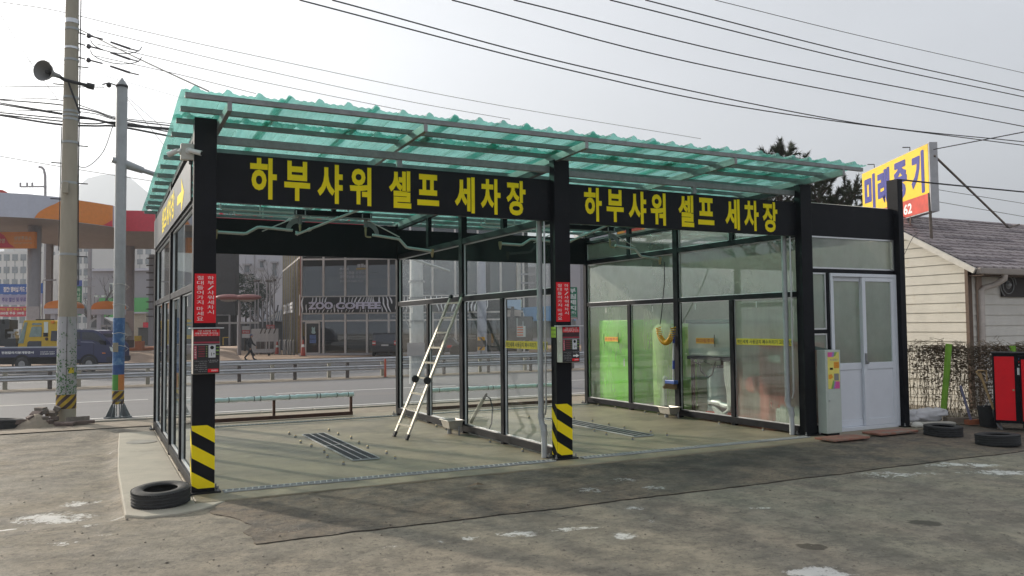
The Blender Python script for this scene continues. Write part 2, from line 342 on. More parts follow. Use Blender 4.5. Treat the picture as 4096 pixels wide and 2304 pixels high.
ad = me.attributes.new('shade_blotch', 'FLOAT', 'POINT'); dv = 0.55*np.clip((Vn[:,0]-2.2)/2.5,0,1)*np.clip((9.2-Vn[:,0])/2.5,0.35,1)*np.clip(1.15-np.abs(Vn[:,1]+1.0)/1.3,0,1)+0.5*np.exp(-((Vn[:,0]-.55)/.35)**2-((Vn[:,1]+.75)/.25)**2); ad.data.foreach_set('value', np.clip(dv,0,1).astype(np.float32))  # shade painted along the middle right of the strip, plus a dark left corner spot
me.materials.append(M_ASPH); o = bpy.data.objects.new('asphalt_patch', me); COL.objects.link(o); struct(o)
# the open joint along its front edge
M_JOINT = mat('joint_dirt', (0.022,0.020,0.018), 0.95, var=0.3)
jx = np.arange(0.3, 13.0, 0.05); mb = MB(); jw = 0.001+0.008*fbm(jx*5, jx*0+4)
for i in range(len(jx)-1):
    y0, y1 = asph_edge(jx[i:i+2])-0.004
    mb.quad((jx[i], y0-jw[i], float(lot_h(jx[i:i+1], np.array([y0-0.02]))[0])+0.004), (jx[i+1], y1-jw[i+1], float(lot_h(jx[i+1:i+2], np.array([y1-0.02]))[0])+0.004), (jx[i+1], y1+0.004, float(lot_h(jx[i+1:i+2], np.array([y1]))[0])+0.004), (jx[i], y0+0.004, float(lot_h(jx[i:i+1], np.array([y0]))[0])+0.004))
struct(mb.build('ground_joint', M_JOINT))
# concrete slab
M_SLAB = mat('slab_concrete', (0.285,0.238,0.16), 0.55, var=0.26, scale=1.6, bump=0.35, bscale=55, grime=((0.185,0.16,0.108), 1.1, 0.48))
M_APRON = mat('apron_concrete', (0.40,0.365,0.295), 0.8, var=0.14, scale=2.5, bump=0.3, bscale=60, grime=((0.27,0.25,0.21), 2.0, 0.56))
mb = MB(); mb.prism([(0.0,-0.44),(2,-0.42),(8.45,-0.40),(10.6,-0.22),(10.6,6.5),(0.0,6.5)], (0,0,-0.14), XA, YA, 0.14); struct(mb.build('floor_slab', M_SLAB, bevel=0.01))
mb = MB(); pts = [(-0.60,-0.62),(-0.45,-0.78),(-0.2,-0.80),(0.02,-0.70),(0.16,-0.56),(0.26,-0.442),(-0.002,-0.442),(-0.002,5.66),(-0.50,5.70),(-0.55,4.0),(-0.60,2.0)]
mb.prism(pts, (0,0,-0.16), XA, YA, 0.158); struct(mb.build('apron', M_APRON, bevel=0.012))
mb = MB(); mb.lathe([(0,0.0045),(0.20,0.0045),(0.205,0.002),(0.205,-0.004)], (-0.24,4.35,0), n=28)
mb.lathe([(0.15,0.0050),(0.155,0.0065),(0.16,0.0050)], (-0.24,4.35,0), n=28)
tag(mb.build('manhole_cover', mat('manhole_iron', (0.30,0.285,0.245), 0.7, var=0.2)), 'round manhole cover set in the pale concrete apron', 'manhole cover')
# road, median, far lanes
def strip(name, x0, x1, y0, y1, lift, m, skew=0.0, n=10):
    mb = MB()
    for i in range(n):
        a = y0+(y1-y0)*i/n; b_ = y0+(y1-y0)*(i+1)/n
        mb.quad((x0, a+skew*x0, gzf(a)+lift), (x1, a+skew*x1, gzf(a)+lift), (x1, b_+skew*x1, gzf(b_)+lift), (x0, b_+skew*x0, gzf(b_)+lift))
    return mb.build(name, m)
M_ROAD = mat('road_asphalt', (0.150,0.146,0.145), 0.75, var=0.13, scale=0.35, bump=0.25, bscale=90, stretch=(0.25,1,1), grime=((0.17,0.16,0.148), 0.5, 0.52))
M_SAND = mat('sandy_verge', (0.30,0.25,0.19), 0.95, var=0.25, scale=1.5, bump=0.6, bscale=30, grime=((0.20,0.165,0.125), 1.2, 0.5))
M_WHITE = mat('road_paint', (0.68,0.67,0.63), 0.7, var=0.12, scale=5, grime=((0.36,0.35,0.33), 7, 0.56))
SK = 0.0
struct(strip('verge', -60, 60, 6.52, 8.6, -0.004, M_SAND)); 
struct(strip('road', -150, 150, 8.0, 18.9, 0.004, M_ROAD)); struct(strip('median_strip', -150, 150, 18.9, 20.6, 0.010, M_SAND)); struct(strip('far_road', -150, 150, 20.6, 42, 0.004, M_ROAD))
for i, (x0, x1, y, wd) in enumerate([(-150,150,8.22,0.13)]): struct(strip('edge_line', x0, x1, y, y+wd, 0.008, M_WHITE, n=1))
for i, x0 in enumerate(np.arange(-37.9, 60, 8.0)):
    struct(strip('lane_line', x0+1.2, x0+6.2, 13.0, 13.13, 0.008, M_WHITE, n=1))
    struct(strip('lane_line', x0+2.6, x0+7.6, 25.3, 25.43, 0.008, M_WHITE, n=1))
mb = MB()
for x0 in np.arange(-40, 45, 1.0): mb.box(x0+0.005, x0+0.995, 7.62, 7.78, -0.1, 0.015-0.0)
struct(mb.build('kerb', mat('kerb_concrete', (0.36,0.33,0.28), 0.9, var=0.2, bump=0.4), bevel=0.012))
# far side: forecourt ramp on the left, paved front of the shops on the right
M_FORE = mat('forecourt_paving', (0.34,0.25,0.185), 0.9, var=0.2, scale=0.8)
mb = MB(); mb.prism([(41.6,-0.60),(41.6,-0.40),(46,0.20),(120,0.34),(120,-0.7)], (-90,0,0), YA, ZA, 97.0); struct(mb.build('forecourt', M_FORE))
mb = MB(); mb.box(7.02, 90, 42.2, 160, -0.6, -0.515); struct(mb.build('pavement', mat('brick_paving', (0.36,0.25,0.17), 0.9, var=0.22, scale=0.5)))
# ================================================================== CAR WASH BUILDING
M_BLACK = mat('black_gloss_paint', (0.0075,0.008,0.011), 0.45, var=0.3, scale=3, bump=0.03, bscale=12, spec=0.14, grime=((0.016,0.016,0.017), 2.5, 0.56))
M_BLK2 = mat('black_matte_paint', (0.010,0.0105,0.012), 0.55, var=0.3, spec=0.25)
M_YEL = mat('yellow_vinyl', (0.95,0.74,0.012), 0.55, var=0.05, spec=0.15)
M_ALU = mat('aluminium', (0.62,0.63,0.64), 0.38, 0.85, var=0.08, scale=12)
M_GALV = mat('galvanised_steel', (0.27,0.272,0.275), 0.5, 0.5, var=0.2, scale=14, grime=((0.24,0.235,0.23), 5, 0.55))
M_SEAL = mat('white_sealant', (0.62,0.63,0.62), 0.6, var=0.1)
M_WPLAS = mat('white_plastic', (0.70,0.73,0.78), 0.4, var=0.04, scale=4)
M_PVC = mat('grey_pvc', (0.42,0.43,0.44), 0.45, var=0.1)
M_RUB = mat('black_rubber', (0.025,0.025,0.026), 0.75, var=0.3, scale=18, bump=0.25, bscale=30)
M_RED = mat('red_panel', (0.78,0.016,0.026), 0.5, var=0.06, spec=0.2)
M_WHT = mat('white_print', (0.82,0.82,0.80), 0.5, var=0.03)
M_BRASS = mat('brass', (0.42,0.34,0.20), 0.45, 0.7, var=0.2)
G_PART = glass('partition_glass', (0.90,0.94,0.92), fog=0.05, fogcol=(0.50,0.54,0.52), patch=0.04, fogscale=1.5, spec=0.5)
G_LEFT = glass('left_wall_glass', (0.82,0.88,0.85), fog=0.14, fogcol=(0.45,0.50,0.47), patch=0.05, spec=1.0)
G_FOG = glass('steamed_glass', (0.90,0.94,0.88), fog=0.50, fogcol=(0.68,0.71,0.62), patch=0.22, fogscale=1.1, spec=1.0, trans=0.45, streak=True)
G_FOG2 = glass('half_steamed_glass', (0.88,0.92,0.88), fog=0.03, fogcol=(0.54,0.57,0.50), patch=0.03, fogscale=1.3, spec=1.3, trans=0.45, streak=True)
G_FOGG = glass('lightly_steamed_glass', (0.92,0.96,0.90), fog=0.33, fogcol=(0.66,0.70,0.60), patch=0.22, fogscale=1.1, spec=0.8, trans=0.45, streak=True)
G_UP = glass('upper_glass', (0.84,0.90,0.85), fog=0.50, fogcol=(0.50,0.53,0.46), patch=0.20, fogscale=0.8, spec=1.4, trans=0.4)
G_DOOR = glass('frosted_door_glass', (0.8,0.84,0.80), fog=0.62, fogcol=(0.44,0.47,0.42), patch=0.12, fogscale=1.4, rough=0.18, spec=0.8, trans=0.5)
# translucent green roofing
m = bpy.data.materials.new('green_corrugated_plastic'); m.use_nodes = True; t = m.node_tree; n = t.nodes; l = t.links; n.remove(n['Principled BSDF'])
tl = n.new('ShaderNodeBsdfTranslucent'); tl.inputs[0].default_value = (0.30,0.65,0.565,1); tr = n.new('ShaderNodeBsdfTransparent'); tr.inputs[0].default_value = (0.31,0.665,0.59,1)
gl = n.new('ShaderNodeBsdfGlossy'); gl.inputs[1].default_value = 0.25; a1 = n.new('ShaderNodeMixShader'); a1.inputs[0].default_value = 0.62; l.new(tl.outputs[0], a1.inputs[1]); l.new(tr.outputs[0], a1.inputs[2])
df = n.new('ShaderNodeBsdfDiffuse'); df.inputs[0].default_value = (0.20,0.52,0.42,1); a3 = n.new('ShaderNodeMixShader')
tc = n.new('ShaderNodeTexCoord'); nz = n.new('ShaderNodeTexNoise'); nz.inputs['Scale'].default_value = 2.2; nz.inputs['Detail'].default_value = 7; mp = n.new('ShaderNodeMapping'); mp.inputs['Scale'].default_value = (3, 0.5, 1); l.new(tc.outputs['Object'], mp.inputs[0]); l.new(mp.outputs[0], nz.inputs['Vector'])
mr = n.new('ShaderNodeMapRange'); mr.inputs[1].default_value = 0.35; mr.inputs[2].default_value = 0.75; mr.inputs[3].default_value = 0.05; mr.inputs[4].default_value = 0.42; l.new(nz.outputs[0], mr.inputs[0]); l.new(mr.outputs[0], a3.inputs[0])
l.new(a1.outputs[0], a3.inputs[1]); l.new(df.outputs[0], a3.inputs[2])
a2 = n.new('ShaderNodeMixShader'); l.new(schlick(t, 0.05, 0.8), a2.inputs[0]); l.new(a3.outputs[0], a2.inputs[1]); l.new(gl.outputs[0], a2.inputs[2]); l.new(a2.outputs[0], n['Material Output'].inputs[0])
M_ROOF = m
CW = thing('car_wash_building', 'black steel two bay car wash with green corrugated roof and glass walls', 'car wash', (0,0,0))
S = 0.2125; PXS = [0.0, 4.093, 8.1676]; SY = 0.124
def clip_poly(poly, f):
    out = []
    for i, p in enumerate(poly):
        q = poly[(i+1) % len(poly)]; a, b = f(p), f(q)
        if a >= 0: out.append(p)
        if (a >= 0) != (b >= 0): k = a/(a-b); out.append((p[0]+(q[0]-p[0])*k, p[1]+(q[1]-p[1])*k))
    return out
def stripes(mb, O, X, w, z0, z1, slope, period, frac, phase, lift=0.002):
    O, X = Vector(O), Vector(X); N = X.cross(ZA)*lift; k = -10
    while k < 30:
        a = phase+k*period; b = a+period*frac
        poly = [(0,a),(w,a+slope*w),(w,b+slope*w),(0,b)]
        poly = clip_poly(poly, lambda p: p[1]-z0); poly = clip_poly(poly, lambda p: z1-p[1]) if poly else poly
        if poly and len(poly) > 2: mb.add([O+X*u+ZA*v+N for u, v in poly], [tuple(range(len(poly)))])
        k += 1
def hbeam(mb, x, y, sx, sy, z0, z1, web=True):
    """H-section: flanges facing -Y and +Y, web between, sides plated as on these boxed posts"""
    mb.box(x, x+sx, y, y+sy, z0, z1)
def post(x, y, sx, sy, z1, stripe=False, plate=True):
    mb = MB(); hbeam(mb, x, y, sx, sy, 0.0, z1); p = mb.build('post', M_BLACK, CW, bevel=0.004)
    if plate:
        q = MB(); q.box(x-0.055, x+sx+0.055, y-0.045, y+sy+0.05, 0.0005, 0.016)
        q.build('base_plate', M_BLK2, p)
        for bx in (x-0.03, x+sx+0.03):
            for by in (y-0.022, y+sy+0.025): MB().lathe([(0,0.062),(0.007,0.062),(0.007,0.034),(0.014,0.034),(0.014,0.016)], (bx, by, 0), n=6).build('anchor_bolt', M_GALV, p)
    if stripe:
        s = MB(); stripes(s, (x, y, 0), XA, sx, 0.05, 0.66, -0.62, 0.265, 0.5, 0.085); 
        stripes(s, (x, y+sy, 0), -YA, sy, 0.05, 0.66, -1.15, 0.265, 0.5, 0.085+1.15*sy)
        s.build('hazard_sticker', M_YEL, p)
    return p
for i, x in enumerate(PXS): post(x, 0, S, SY, [3.70,3.62,3.60][i], stripe=i < 2)
post(10.235, 0, 0.115, 0.20, 3.83)
RB = 0.108; YB = 5.816
for x in PXS: post(x, YB, RB, RB, 3.50)
WX = [0.046, 4.141, 8.216]                      # wall planes, frame thickness FT
FT = 0.085
def rail(x0, x1, y0, y1, z0, z1, nm='wall_rail'): return MB().box(x0, x1, y0, y1, z0, z1).build(nm, M_BLACK, CW, bevel=0.003)
def pane(X, y0, y1, z0, z1, g, side=-1, fw=0.013):
    """glass sheet in an x = X plane with silver glazing beads on both faces"""
    mb = MB(); mb.box(X-0.003, X+0.003, y0+0.004, y1-0.004, z0+0.004, z1-0.004)
    p = MB(); p.quad((X,y0+0.003,z0+0.003),(X,y1-0.003,z0+0.003),(X,y1-0.003,z1-0.003),(X,y0+0.003,z1-0.003))
    o = p.build('window_pane', g, CW)
    f = MB(); d = 0.012
    f.box(X-d, X+d, y0, y0+fw, z0, z1); f.box(X-d, X+d, y1-fw, y1, z0, z1); f.box(X-d, X+d, y0+fw, y1-fw, z0, z0+fw); f.box(X-d, X+d, y0+fw, y1-fw, z1-fw, z1)
    f.build('glazing_bead', M_ALU, o); return o
for wi, X in enumerate(WX):
    x0, x1 = X-FT/2, X+FT/2; yf = SY+0.003; yr = YB-0.003
    rail(x0, x1, yf, yr, 0.03, 0.13); rail(x0+0.003, x1-0.003, yf, yr, 1.985, 2.06); rail(x0+0.003, x1-0.003, yf, yr, 2.85, 2.935)
    for k, (ya, yb) in enumerate([(1.47,1.56),(4.29,4.38)]): rail(x0+0.006, x1-0.006, ya, yb, 0.133, 1.982)
    rail(x0-0.003, x1+0.003, 2.84, 2.965, 0.0, 3.47)
    for (ya, yb) in [(1.47,1.56),(4.29,4.38)]:
        MB().box(x0+0.004, x1-0.004, ya+0.01, yb-0.01, 0.0, 0.029).build('wall_foot', M_BLACK, CW)
    # upper structure: top beam following the roof and short studs
    b = MB(); b.bar((X, yf, 3.555), (X, 2.835, 3.50), 0.07, 0.075); b.bar((X, 2.97, 3.498), (X, yr, 3.435), 0.07, 0.075); b.build('wall_rail', M_BLACK, CW)
    if wi > 0:
        for (ya, yb) in [(1.44,1.53),(4.28,4.38)]: rail(x0+0.01, x1-0.01, ya, yb, 2.938, 3.44)
    bays = [(yf,1.47),(1.56,2.838),(2.967,4.29),(4.38,yr)]
    for k, (ya, yb) in enumerate(bays):
        g = [G_LEFT]*4 if wi == 0 else [G_PART]*4 if wi == 1 else [G_FOG, G_FOG2, G_FOGG, G_FOGG]
        pane(X, ya, yb, 0.13, 1.985, g[k])
        if wi == 2: pane(X, ya, yb, 2.936, 3.30 if k < 2 else 3.27, G_UP)
    for (ya, yb) in [(yf,2.838),(2.967,yr)]: pane(X, ya, yb, 2.06, 2.85, [G_LEFT, G_PART, G_UP][wi])
    if wi == 2: rail(x0, x1, yf, 2.837, 3.301, 3.36); rail(x0, x1, 2.968, yr, 3.271, 3.33)
# small white stickers of the glazier left on the panes
for X in WX:
    for y, z in ((0.98,1.90),(2.42,1.90),(3.62,1.89),(5.15,1.90)): MB().box(X-0.0055, X-0.0045, y-0.012, y+0.012, z-0.05, z+0.05).build('glazier_label', M_WHT, CW)
# rear, left and front fascias
MB().box(RB+0.003, PXS[1]-0.003, YB+0.02, YB+0.10, 2.862, 3.46).build('rear_fascia', M_BLACK, CW)
MB().box(PXS[1]+RB+0.003, PXS[2]-0.003, YB+0.02, YB+0.10, 2.862, 3.40).build('rear_fascia', M_BLACK, CW)
M_LFAS = mat('black_cladding_sheet', (0.030,0.029,0.027), 0.36, var=0.2, scale=1.2, bump=0.04, bscale=4, spec=0.5)
lf = MB().box(-0.02, -0.006, SY+0.002, YB-0.002, 2.885, 3.34).build('left_fascia', M_LFAS, CW)
mb = MB(); Y_ = [1.11,0.778,1.074,1.121,1.628,1.573,1.072]; Z_ = [3.271,3.071,2.892,3.008,3.03,3.131,3.121]
mb.add([(-0.0225, y, z) for y, z in zip(Y_, Z_)], [(0,1,2,3,4,5,6)]); mb.build('arrow', M_YEL, lf); mb = MB()
put_text(mb, '셀프세차장', (-0.0225, 4.05, 2.955), -YA, ZA, 2.05, 0.33, 0.03); mb.build('lettering', M_YEL, lf)
CH1 = [('하',.547,.816,2.934,3.365),('부',.892,1.161,2.937,3.357),('샤',1.239,1.512,2.929,3.352),('워',1.589,1.83,2.927,3.349),('셀',2.032,2.292,2.925,3.346),('프',2.364,2.627,2.973,3.328),('세',2.821,3.073,2.914,3.335),('차',3.15,3.408,2.915,3.336),('장',3.485,3.743,2.919,3.337)]
CH2 = [('하',4.568,4.829,2.902,3.328),('부',4.901,5.161,2.91,3.323),('샤',5.239,5.514,2.903,3.325),('워',5.584,5.829,2.899,3.326),('셀',6.037,6.297,2.902,3.326),('프',6.368,6.645,2.945,3.31),('세',6.839,7.099,2.897,3.324),('차',7.179,7.446,2.898,3.324),('장',7.521,7.8,2.895,3.324)]
for (xa, xb, za, zb, ch) in [(S+0.003, PXS[1]-0.003, 2.880, 3.382, CH1), (PXS[1]+S+0.003, PXS[2]-0.003, 2.862, 3.352, CH2)]:
    fb = MB().box(xa, xb, 0.088, 0.165, za, zb).build('front_signboard', M_BLACK, CW, bevel=0.003)
    mb = MB()
    for c, x0, x1, z0, z1 in ch: put_text(mb, c, (x0, 0.0845, z0), XA, ZA, x1-x0, z1-z0, 0.034)
    mb.build('lettering', M_YEL, fb)
EX0, EX1 = PXS[2]+S+0.003, 10.232
MB().box(EX0, EX1, 0.088, 0.165, 2.885, 3.362).build('front_signboard', M_BLACK, CW, bevel=0.003)
# equipment room front: transom, side lights, white sliding door
def ypane(x0, x1, z0, z1, Y, g, fm, fw=0.022, parent=CW, nm='window_pane'):
    p = MB(); p.quad((x0,Y,z0),(x1,Y,z0),(x1,Y,z1),(x0,Y,z1)); o = p.build(nm, g, parent)
    f = MB(); d = 0.024
    f.box(x0, x0+fw, Y-d, Y+d, z0, z1); f.box(x1-fw, x1, Y-d, Y+d, z0, z1); f.box(x0+fw, x1-fw, Y-d, Y+d, z0, z0+fw); f.box(x0+fw, x1-fw, Y-d, Y+d, z1-fw, z1)
    if parent is CW: f.build('glazing_bead', fm, o)
    return o, f
rail(EX0, EX1, 0.09, 0.17, 2.345, 2.40); rail(8.745, 8.80, 0.09, 0.17, 0.0, 2.342); rail(EX0, 8.742, 0.09, 0.17, 1.452, 1.505); rail(EX0, 8.742, 0.09, 0.17, 0.0, 0.12)
ypane(EX0, EX1, 2.403, 2.882, 0.125, G_DOOR, M_ALU); ypane(EX0, 8.742, 1.508, 2.342, 0.125, G_DOOR, M_ALU); ypane(EX0, 8.742, 0.123, 1.449, 0.125, G_DOOR, M_ALU)
f = MB(); f.box(8.803, 8.853, 0.07, 0.17, 0.0, 2.34); f.box(10.182, 10.231, 0.07, 0.17, 0.0, 2.34); f.box(8.853, 10.182, 0.07, 0.17, 2.29, 2.34); f.box(8.853, 10.182, 0.07, 0.17, 0.0, 0.055)
f.build('door_frame', M_WPLAS, CW, bevel=0.004)
for (x0, x1, Y) in [(8.855, 9.555, 0.145), (9.475, 10.180, 0.098)]:
    f = MB(); d = 0.02; fw = 0.072
    f.box(x0, x0+fw, Y-d, Y+d, 0.058, 2.287); f.box(x1-fw, x1, Y-d, Y+d, 0.058, 2.287); f.box(x0+fw, x1-fw, Y-d, Y+d, 2.225, 2.287); f.box(x0+fw, x1-fw, Y-d, Y+d, 0.90, 1.0); f.box(x0+fw, x1-fw, Y-d, Y+d, 0.058, 0.16)
    f.box(x0+fw, x1-fw, Y-0.008, Y+0.008, 0.16, 0.90)
    dr = f.build('door_leaf', M_WPLAS, CW, bevel=0.004)
    p = MB(); p.quad((x0+fw,Y,1.0),(x1-fw,Y,1.0),(x1-fw,Y,2.225),(x0+fw,Y,2.225)); p.build('window_pane', G_DOOR, dr)
    h = MB(); hx = x0+0.036 if x0 > 9 else x1-0.036
    h.box(hx-0.014, hx+0.014, Y-d-0.02, Y-d-0.001, 0.98, 1.14); h.lathe([(0,0.03),(0.018,0.03),(0.018,0)], (hx, Y-d-0.02, 1.0), (0,-1,0), 10); h.build('handle', M_GALV, dr)
# back and end walls of the equipment room (seen dimly through the steamed glass)
M_PNL = mat('equipment_room_panel', (0.50,0.51,0.46), 0.7, var=0.1)
MB().box(PXS[2]+RB+0.003, 10.34, YB+0.03, YB+0.09, 0.0, 2.858).build('room_wall', M_PNL, CW)
MB().box(10.285, 10.345, 0.205, YB+0.026, 0.0, 2.9).build('room_wall', M_PNL, CW)
MB().quad((8.28,0.17,3.385),(10.36,0.17,3.385),(10.36,YB+.1,3.385),(8.28,YB+.1,3.385)).build('room_ceiling', glass('ceiling_sheet', (0.9,0.92,0.88), fog=0.75, fogcol=(0.75,0.76,0.70), trans=0.75, rough=0.3), CW)
MB().box(PXS[2]+RB+0.003, 10.34, YB+0.02, YB+0.10, 2.862, 3.361).build('rear_fascia', M_BLACK, CW)
# ---- roof: rafters, purlins, sheets
RT = lambda y: 3.754-0.026*(y+0.7)
for x in [0.216, 2.150, 4.106, 6.32, 8.24]:
    mb = MB(); mb.bar((x+0.02, -0.70, RT(-.7)-0.0955), (x+0.02, 6.32, RT(6.32)-0.0955), 0.042, 0.086); mb.build('rafter', M_GALV, CW, bevel=0.003)
PY = [-0.675,-0.21,0.24,0.82,1.42,1.97,2.52,3.08,3.62,4.17,4.73,5.27,5.75,6.25]
for y in PY: MB().bar((-0.15, y, RT(y)-0.026), (8.645, y, RT(y)-0.026), 0.042, 0.05).build('purlin', M_GALV, CW, bevel=0.003)
MB().box(S+0.003, 4.09, 0.10, 0.155, 3.475, 3.555).build('head_beam', M_GALV, CW, bevel=0.004); MB().box(4.31, 8.165, 0.10, 0.155, 3.45, 3.525).build('head_beam', M_GALV, CW, bevel=0.004)
for x in (2.165, 6.335): MB().box(x-0.03, x+0.03, 0.105, 0.150, 3.36, 3.452 if x > 4 else 3.473).build('head_strut', M_GALV, CW)
def sheet(x0, w, y0, y1, lift):
    n = int(w/0.0185); mb = MB(); prof = []
    for i in range(n+1):
        x = x0+w*i/n; u = (x+0.20) % 0.283; z = 0.006*math.cos(2*math.pi*x/0.0708)
        d = abs(u-0.14); z += 0.036*max(0, min(1, (0.046-d)/0.022)); prof.append((x, z+lift))
    ks = [y0+(y1-y0)*j/8 for j in range(9)]; vs = []; fs = []
    for y in ks:
        for (x, z) in prof: vs.append((x+0.004*math.sin(y*3+x0), y+0.002*math.sin(x*7+x0), RT(y)+0.007+z+0.002*math.sin(y*2.1+x*1.3)))
    m_ = len(prof)
    for j in range(len(ks)-1):
        for i in range(m_-1): fs.append((j*m_+i, j*m_+i+1, (j+1)*m_+i+1, (j+1)*m_+i))
    return mb.add(vs, fs).build('roof_sheet', M_ROOF, CW, smooth='all')
for k in range(10):
    x0 = -0.185+k*0.874; wd = 0.985
    sheet(x0, wd, -0.74, 0.36, 0.012*(k % 2)+0.004); sheet(x0, wd, 0.12, 6.36, 0.012*(k % 2)-0.002)
# rain pipes beside the posts
for X, yb in ((4.03, 0.30), (8.105, 0.30)):
    mb = MB(); mb.tube([(X, yb-0.02, 2.94), (X, yb-0.02, 0.50), (X, yb-0.02, 0.46), (X+0.0, yb-0.055, 0.37), (X, yb-0.09, 0.33), (X, yb-0.09, 0.005)], 0.036, 12); 
    for z in (0.50, 0.37, 0.30, 1.72): mb.lathe([(0.036,-0.03),(0.043,-0.03),(0.043,0.03),(0.036,0.03)], (X, yb-0.02 if z > 0.45 else yb-0.075 if z > .34 else yb-0.09, z), n=12)
    mb.build('rain_pipe', M_PVC, CW, smooth=True)
    mb = MB(); mb.tube([(X+0.01, yb-0.13, 2.9), (X+0.01, yb-0.13, 0.62), (X+0.01, yb-0.10, 0.52)], 0.012, 8); mb.build('conduit', M_ALU, CW, smooth=True)
# ================================================================== THINGS IN AND AROUND THE WASH
# trench drains and floor grates
M_PIT = mat('drain_pit', (0.012,0.013,0.013), 0.9); M_GRB = mat('grate_bar', (0.40,0.42,0.42), 0.5, 0.25, var=0.15)
def trench(x0, x1, ya, yb, w, label):
    t = thing('drain_channel', label, 'drain', (x0, ya, 0.0), 0, 'trench drains in the slab')
    L = x1-x0; g = lambda x: ya+(yb-ya)*(x-x0)/L
    MB().add([(x0,g(x0)-w/2,0.004),(x1,g(x1)-w/2,0.004),(x1,g(x1)+w/2,0.004),(x0,g(x0)+w/2,0.004)], [(0,1,2,3)]).build('channel', M_PIT, t)
    mb = MB()
    for s in (-1, 1): mb.bar((x0, g(x0)+s*w/2, 0.008), (x1, g(x1)+s*w/2, 0.008), 0.010, 0.012)
    x = x0+0.03
    while x < x1-0.02: mb.bar((x-0.012, g(x)-w/2, 0.009), (x+0.012, g(x)+w/2, 0.009), 0.012, 0.010); x += 0.062
    mb.bar((x0, g(x0), 0.0075), (x1, g(x1), 0.0075), 0.005, 0.007); mb.build('grating', M_GRB, t)
trench(0.29, 4.02, -0.02, -0.04, 0.10, 'long narrow drain grating across the mouth of the left bay')
trench(4.40, 8.12, -0.05, -0.06, 0.10, 'long narrow drain grating across the mouth of the right bay')
trench(0.14, 4.05, 5.62, 5.68, 0.10, 'long narrow drain grating along the rear of the left bay')
trench(4.25, 8.12, 5.66, 5.70, 0.10, 'long narrow drain grating along the rear of the right bay')
def floor_grate(x0, x1, y0, y1, label):
    t = thing('floor_grate', label, 'grate', (x0, y0, 0), 0, 'floor grates in the bays')
    MB().quad((x0,y0,0.004),(x1,y0,0.004),(x1,y1,0.004),(x0,y1,0.004)).build('pit', M_PIT, t)
    f = MB(); w = (x1-x0)/3
    for k in range(4): f.box(x0+w*k-0.006, x0+w*k+0.006, y0, y1, 0.0042, 0.020)
    f.box(x0, x1, y0-0.012, y0, 0.0042, 0.018); f.box(x0, x1, y1, y1+0.012, 0.0042, 0.018); f.box(x0, x1, (y0+y1)/2-.006, (y0+y1)/2+.006, 0.0042, 0.0205); f.build('grate_frame', M_GRB, t)
    b = MB(); y = y0+0.02
    while y < y1: b.box(x0+.006, x1-.006, y-0.003, y+0.003, 0.006, 0.016); y += 0.027
    b.build('bars', mat('dark_grate_bar', (0.10,0.11,0.115), 0.5, 0.5), t)
floor_grate(1.925, 2.255, 1.15, 3.86, 'long floor grate in the middle of the left bay')
floor_grate(6.02, 6.35, 1.15, 3.86, 'long floor grate in the middle of the right bay')
def nozzle(x, y, label, group, first=[None], z=0.0, wall=False):
    if first[0] is None:
        t = thing('spray_nozzle', label, 'nozzle', (x, y, z), 0, group)
        MB().lathe([(0.0,0.024),(0.013,0.024),(0.018,0.014),(0.018,0.0)], (x, y, z), n=8).build('pipe_stub', M_GALV, t, smooth=True)
        MB().lathe([(0,0.042),(0.009,0.042),(0.014,0.036),(0.014,0.0245)], (x, y, z), n=6).build('nozzle_tip', M_BRASS, t)
        first[0] = t; return t
    t = copy_tree(first[0], (x, y, z), None, label); t['group'] = group; return t
for bi, bx in enumerate((2.09, 6.185)):
    nm = ('left', 'right')[bi]
    for s in (-1, 1):
        for k in range(7):
            nozzle(bx+s*(0.33+0.04*math.sin(k*2)), 1.0+k*0.52+0.05*math.sin(k*3+s), 'small brass spray nozzle on the floor beside the grate of the %s bay' % nm, 'spray nozzles beside the grate in the %s bay' % nm)
for bi, X in enumerate((4.03, 8.10)):
    for k, y in enumerate((0.78, 1.75, 3.35, 3.75, 4.7, 5.3)):
        nozzle(X, y, ('small brass spray nozzle at the foot of the glass partition', 'small brass spray nozzle at the foot of the steamed right wall')[bi], ('spray nozzles along the partition', 'spray nozzles along the steamed wall')[bi])
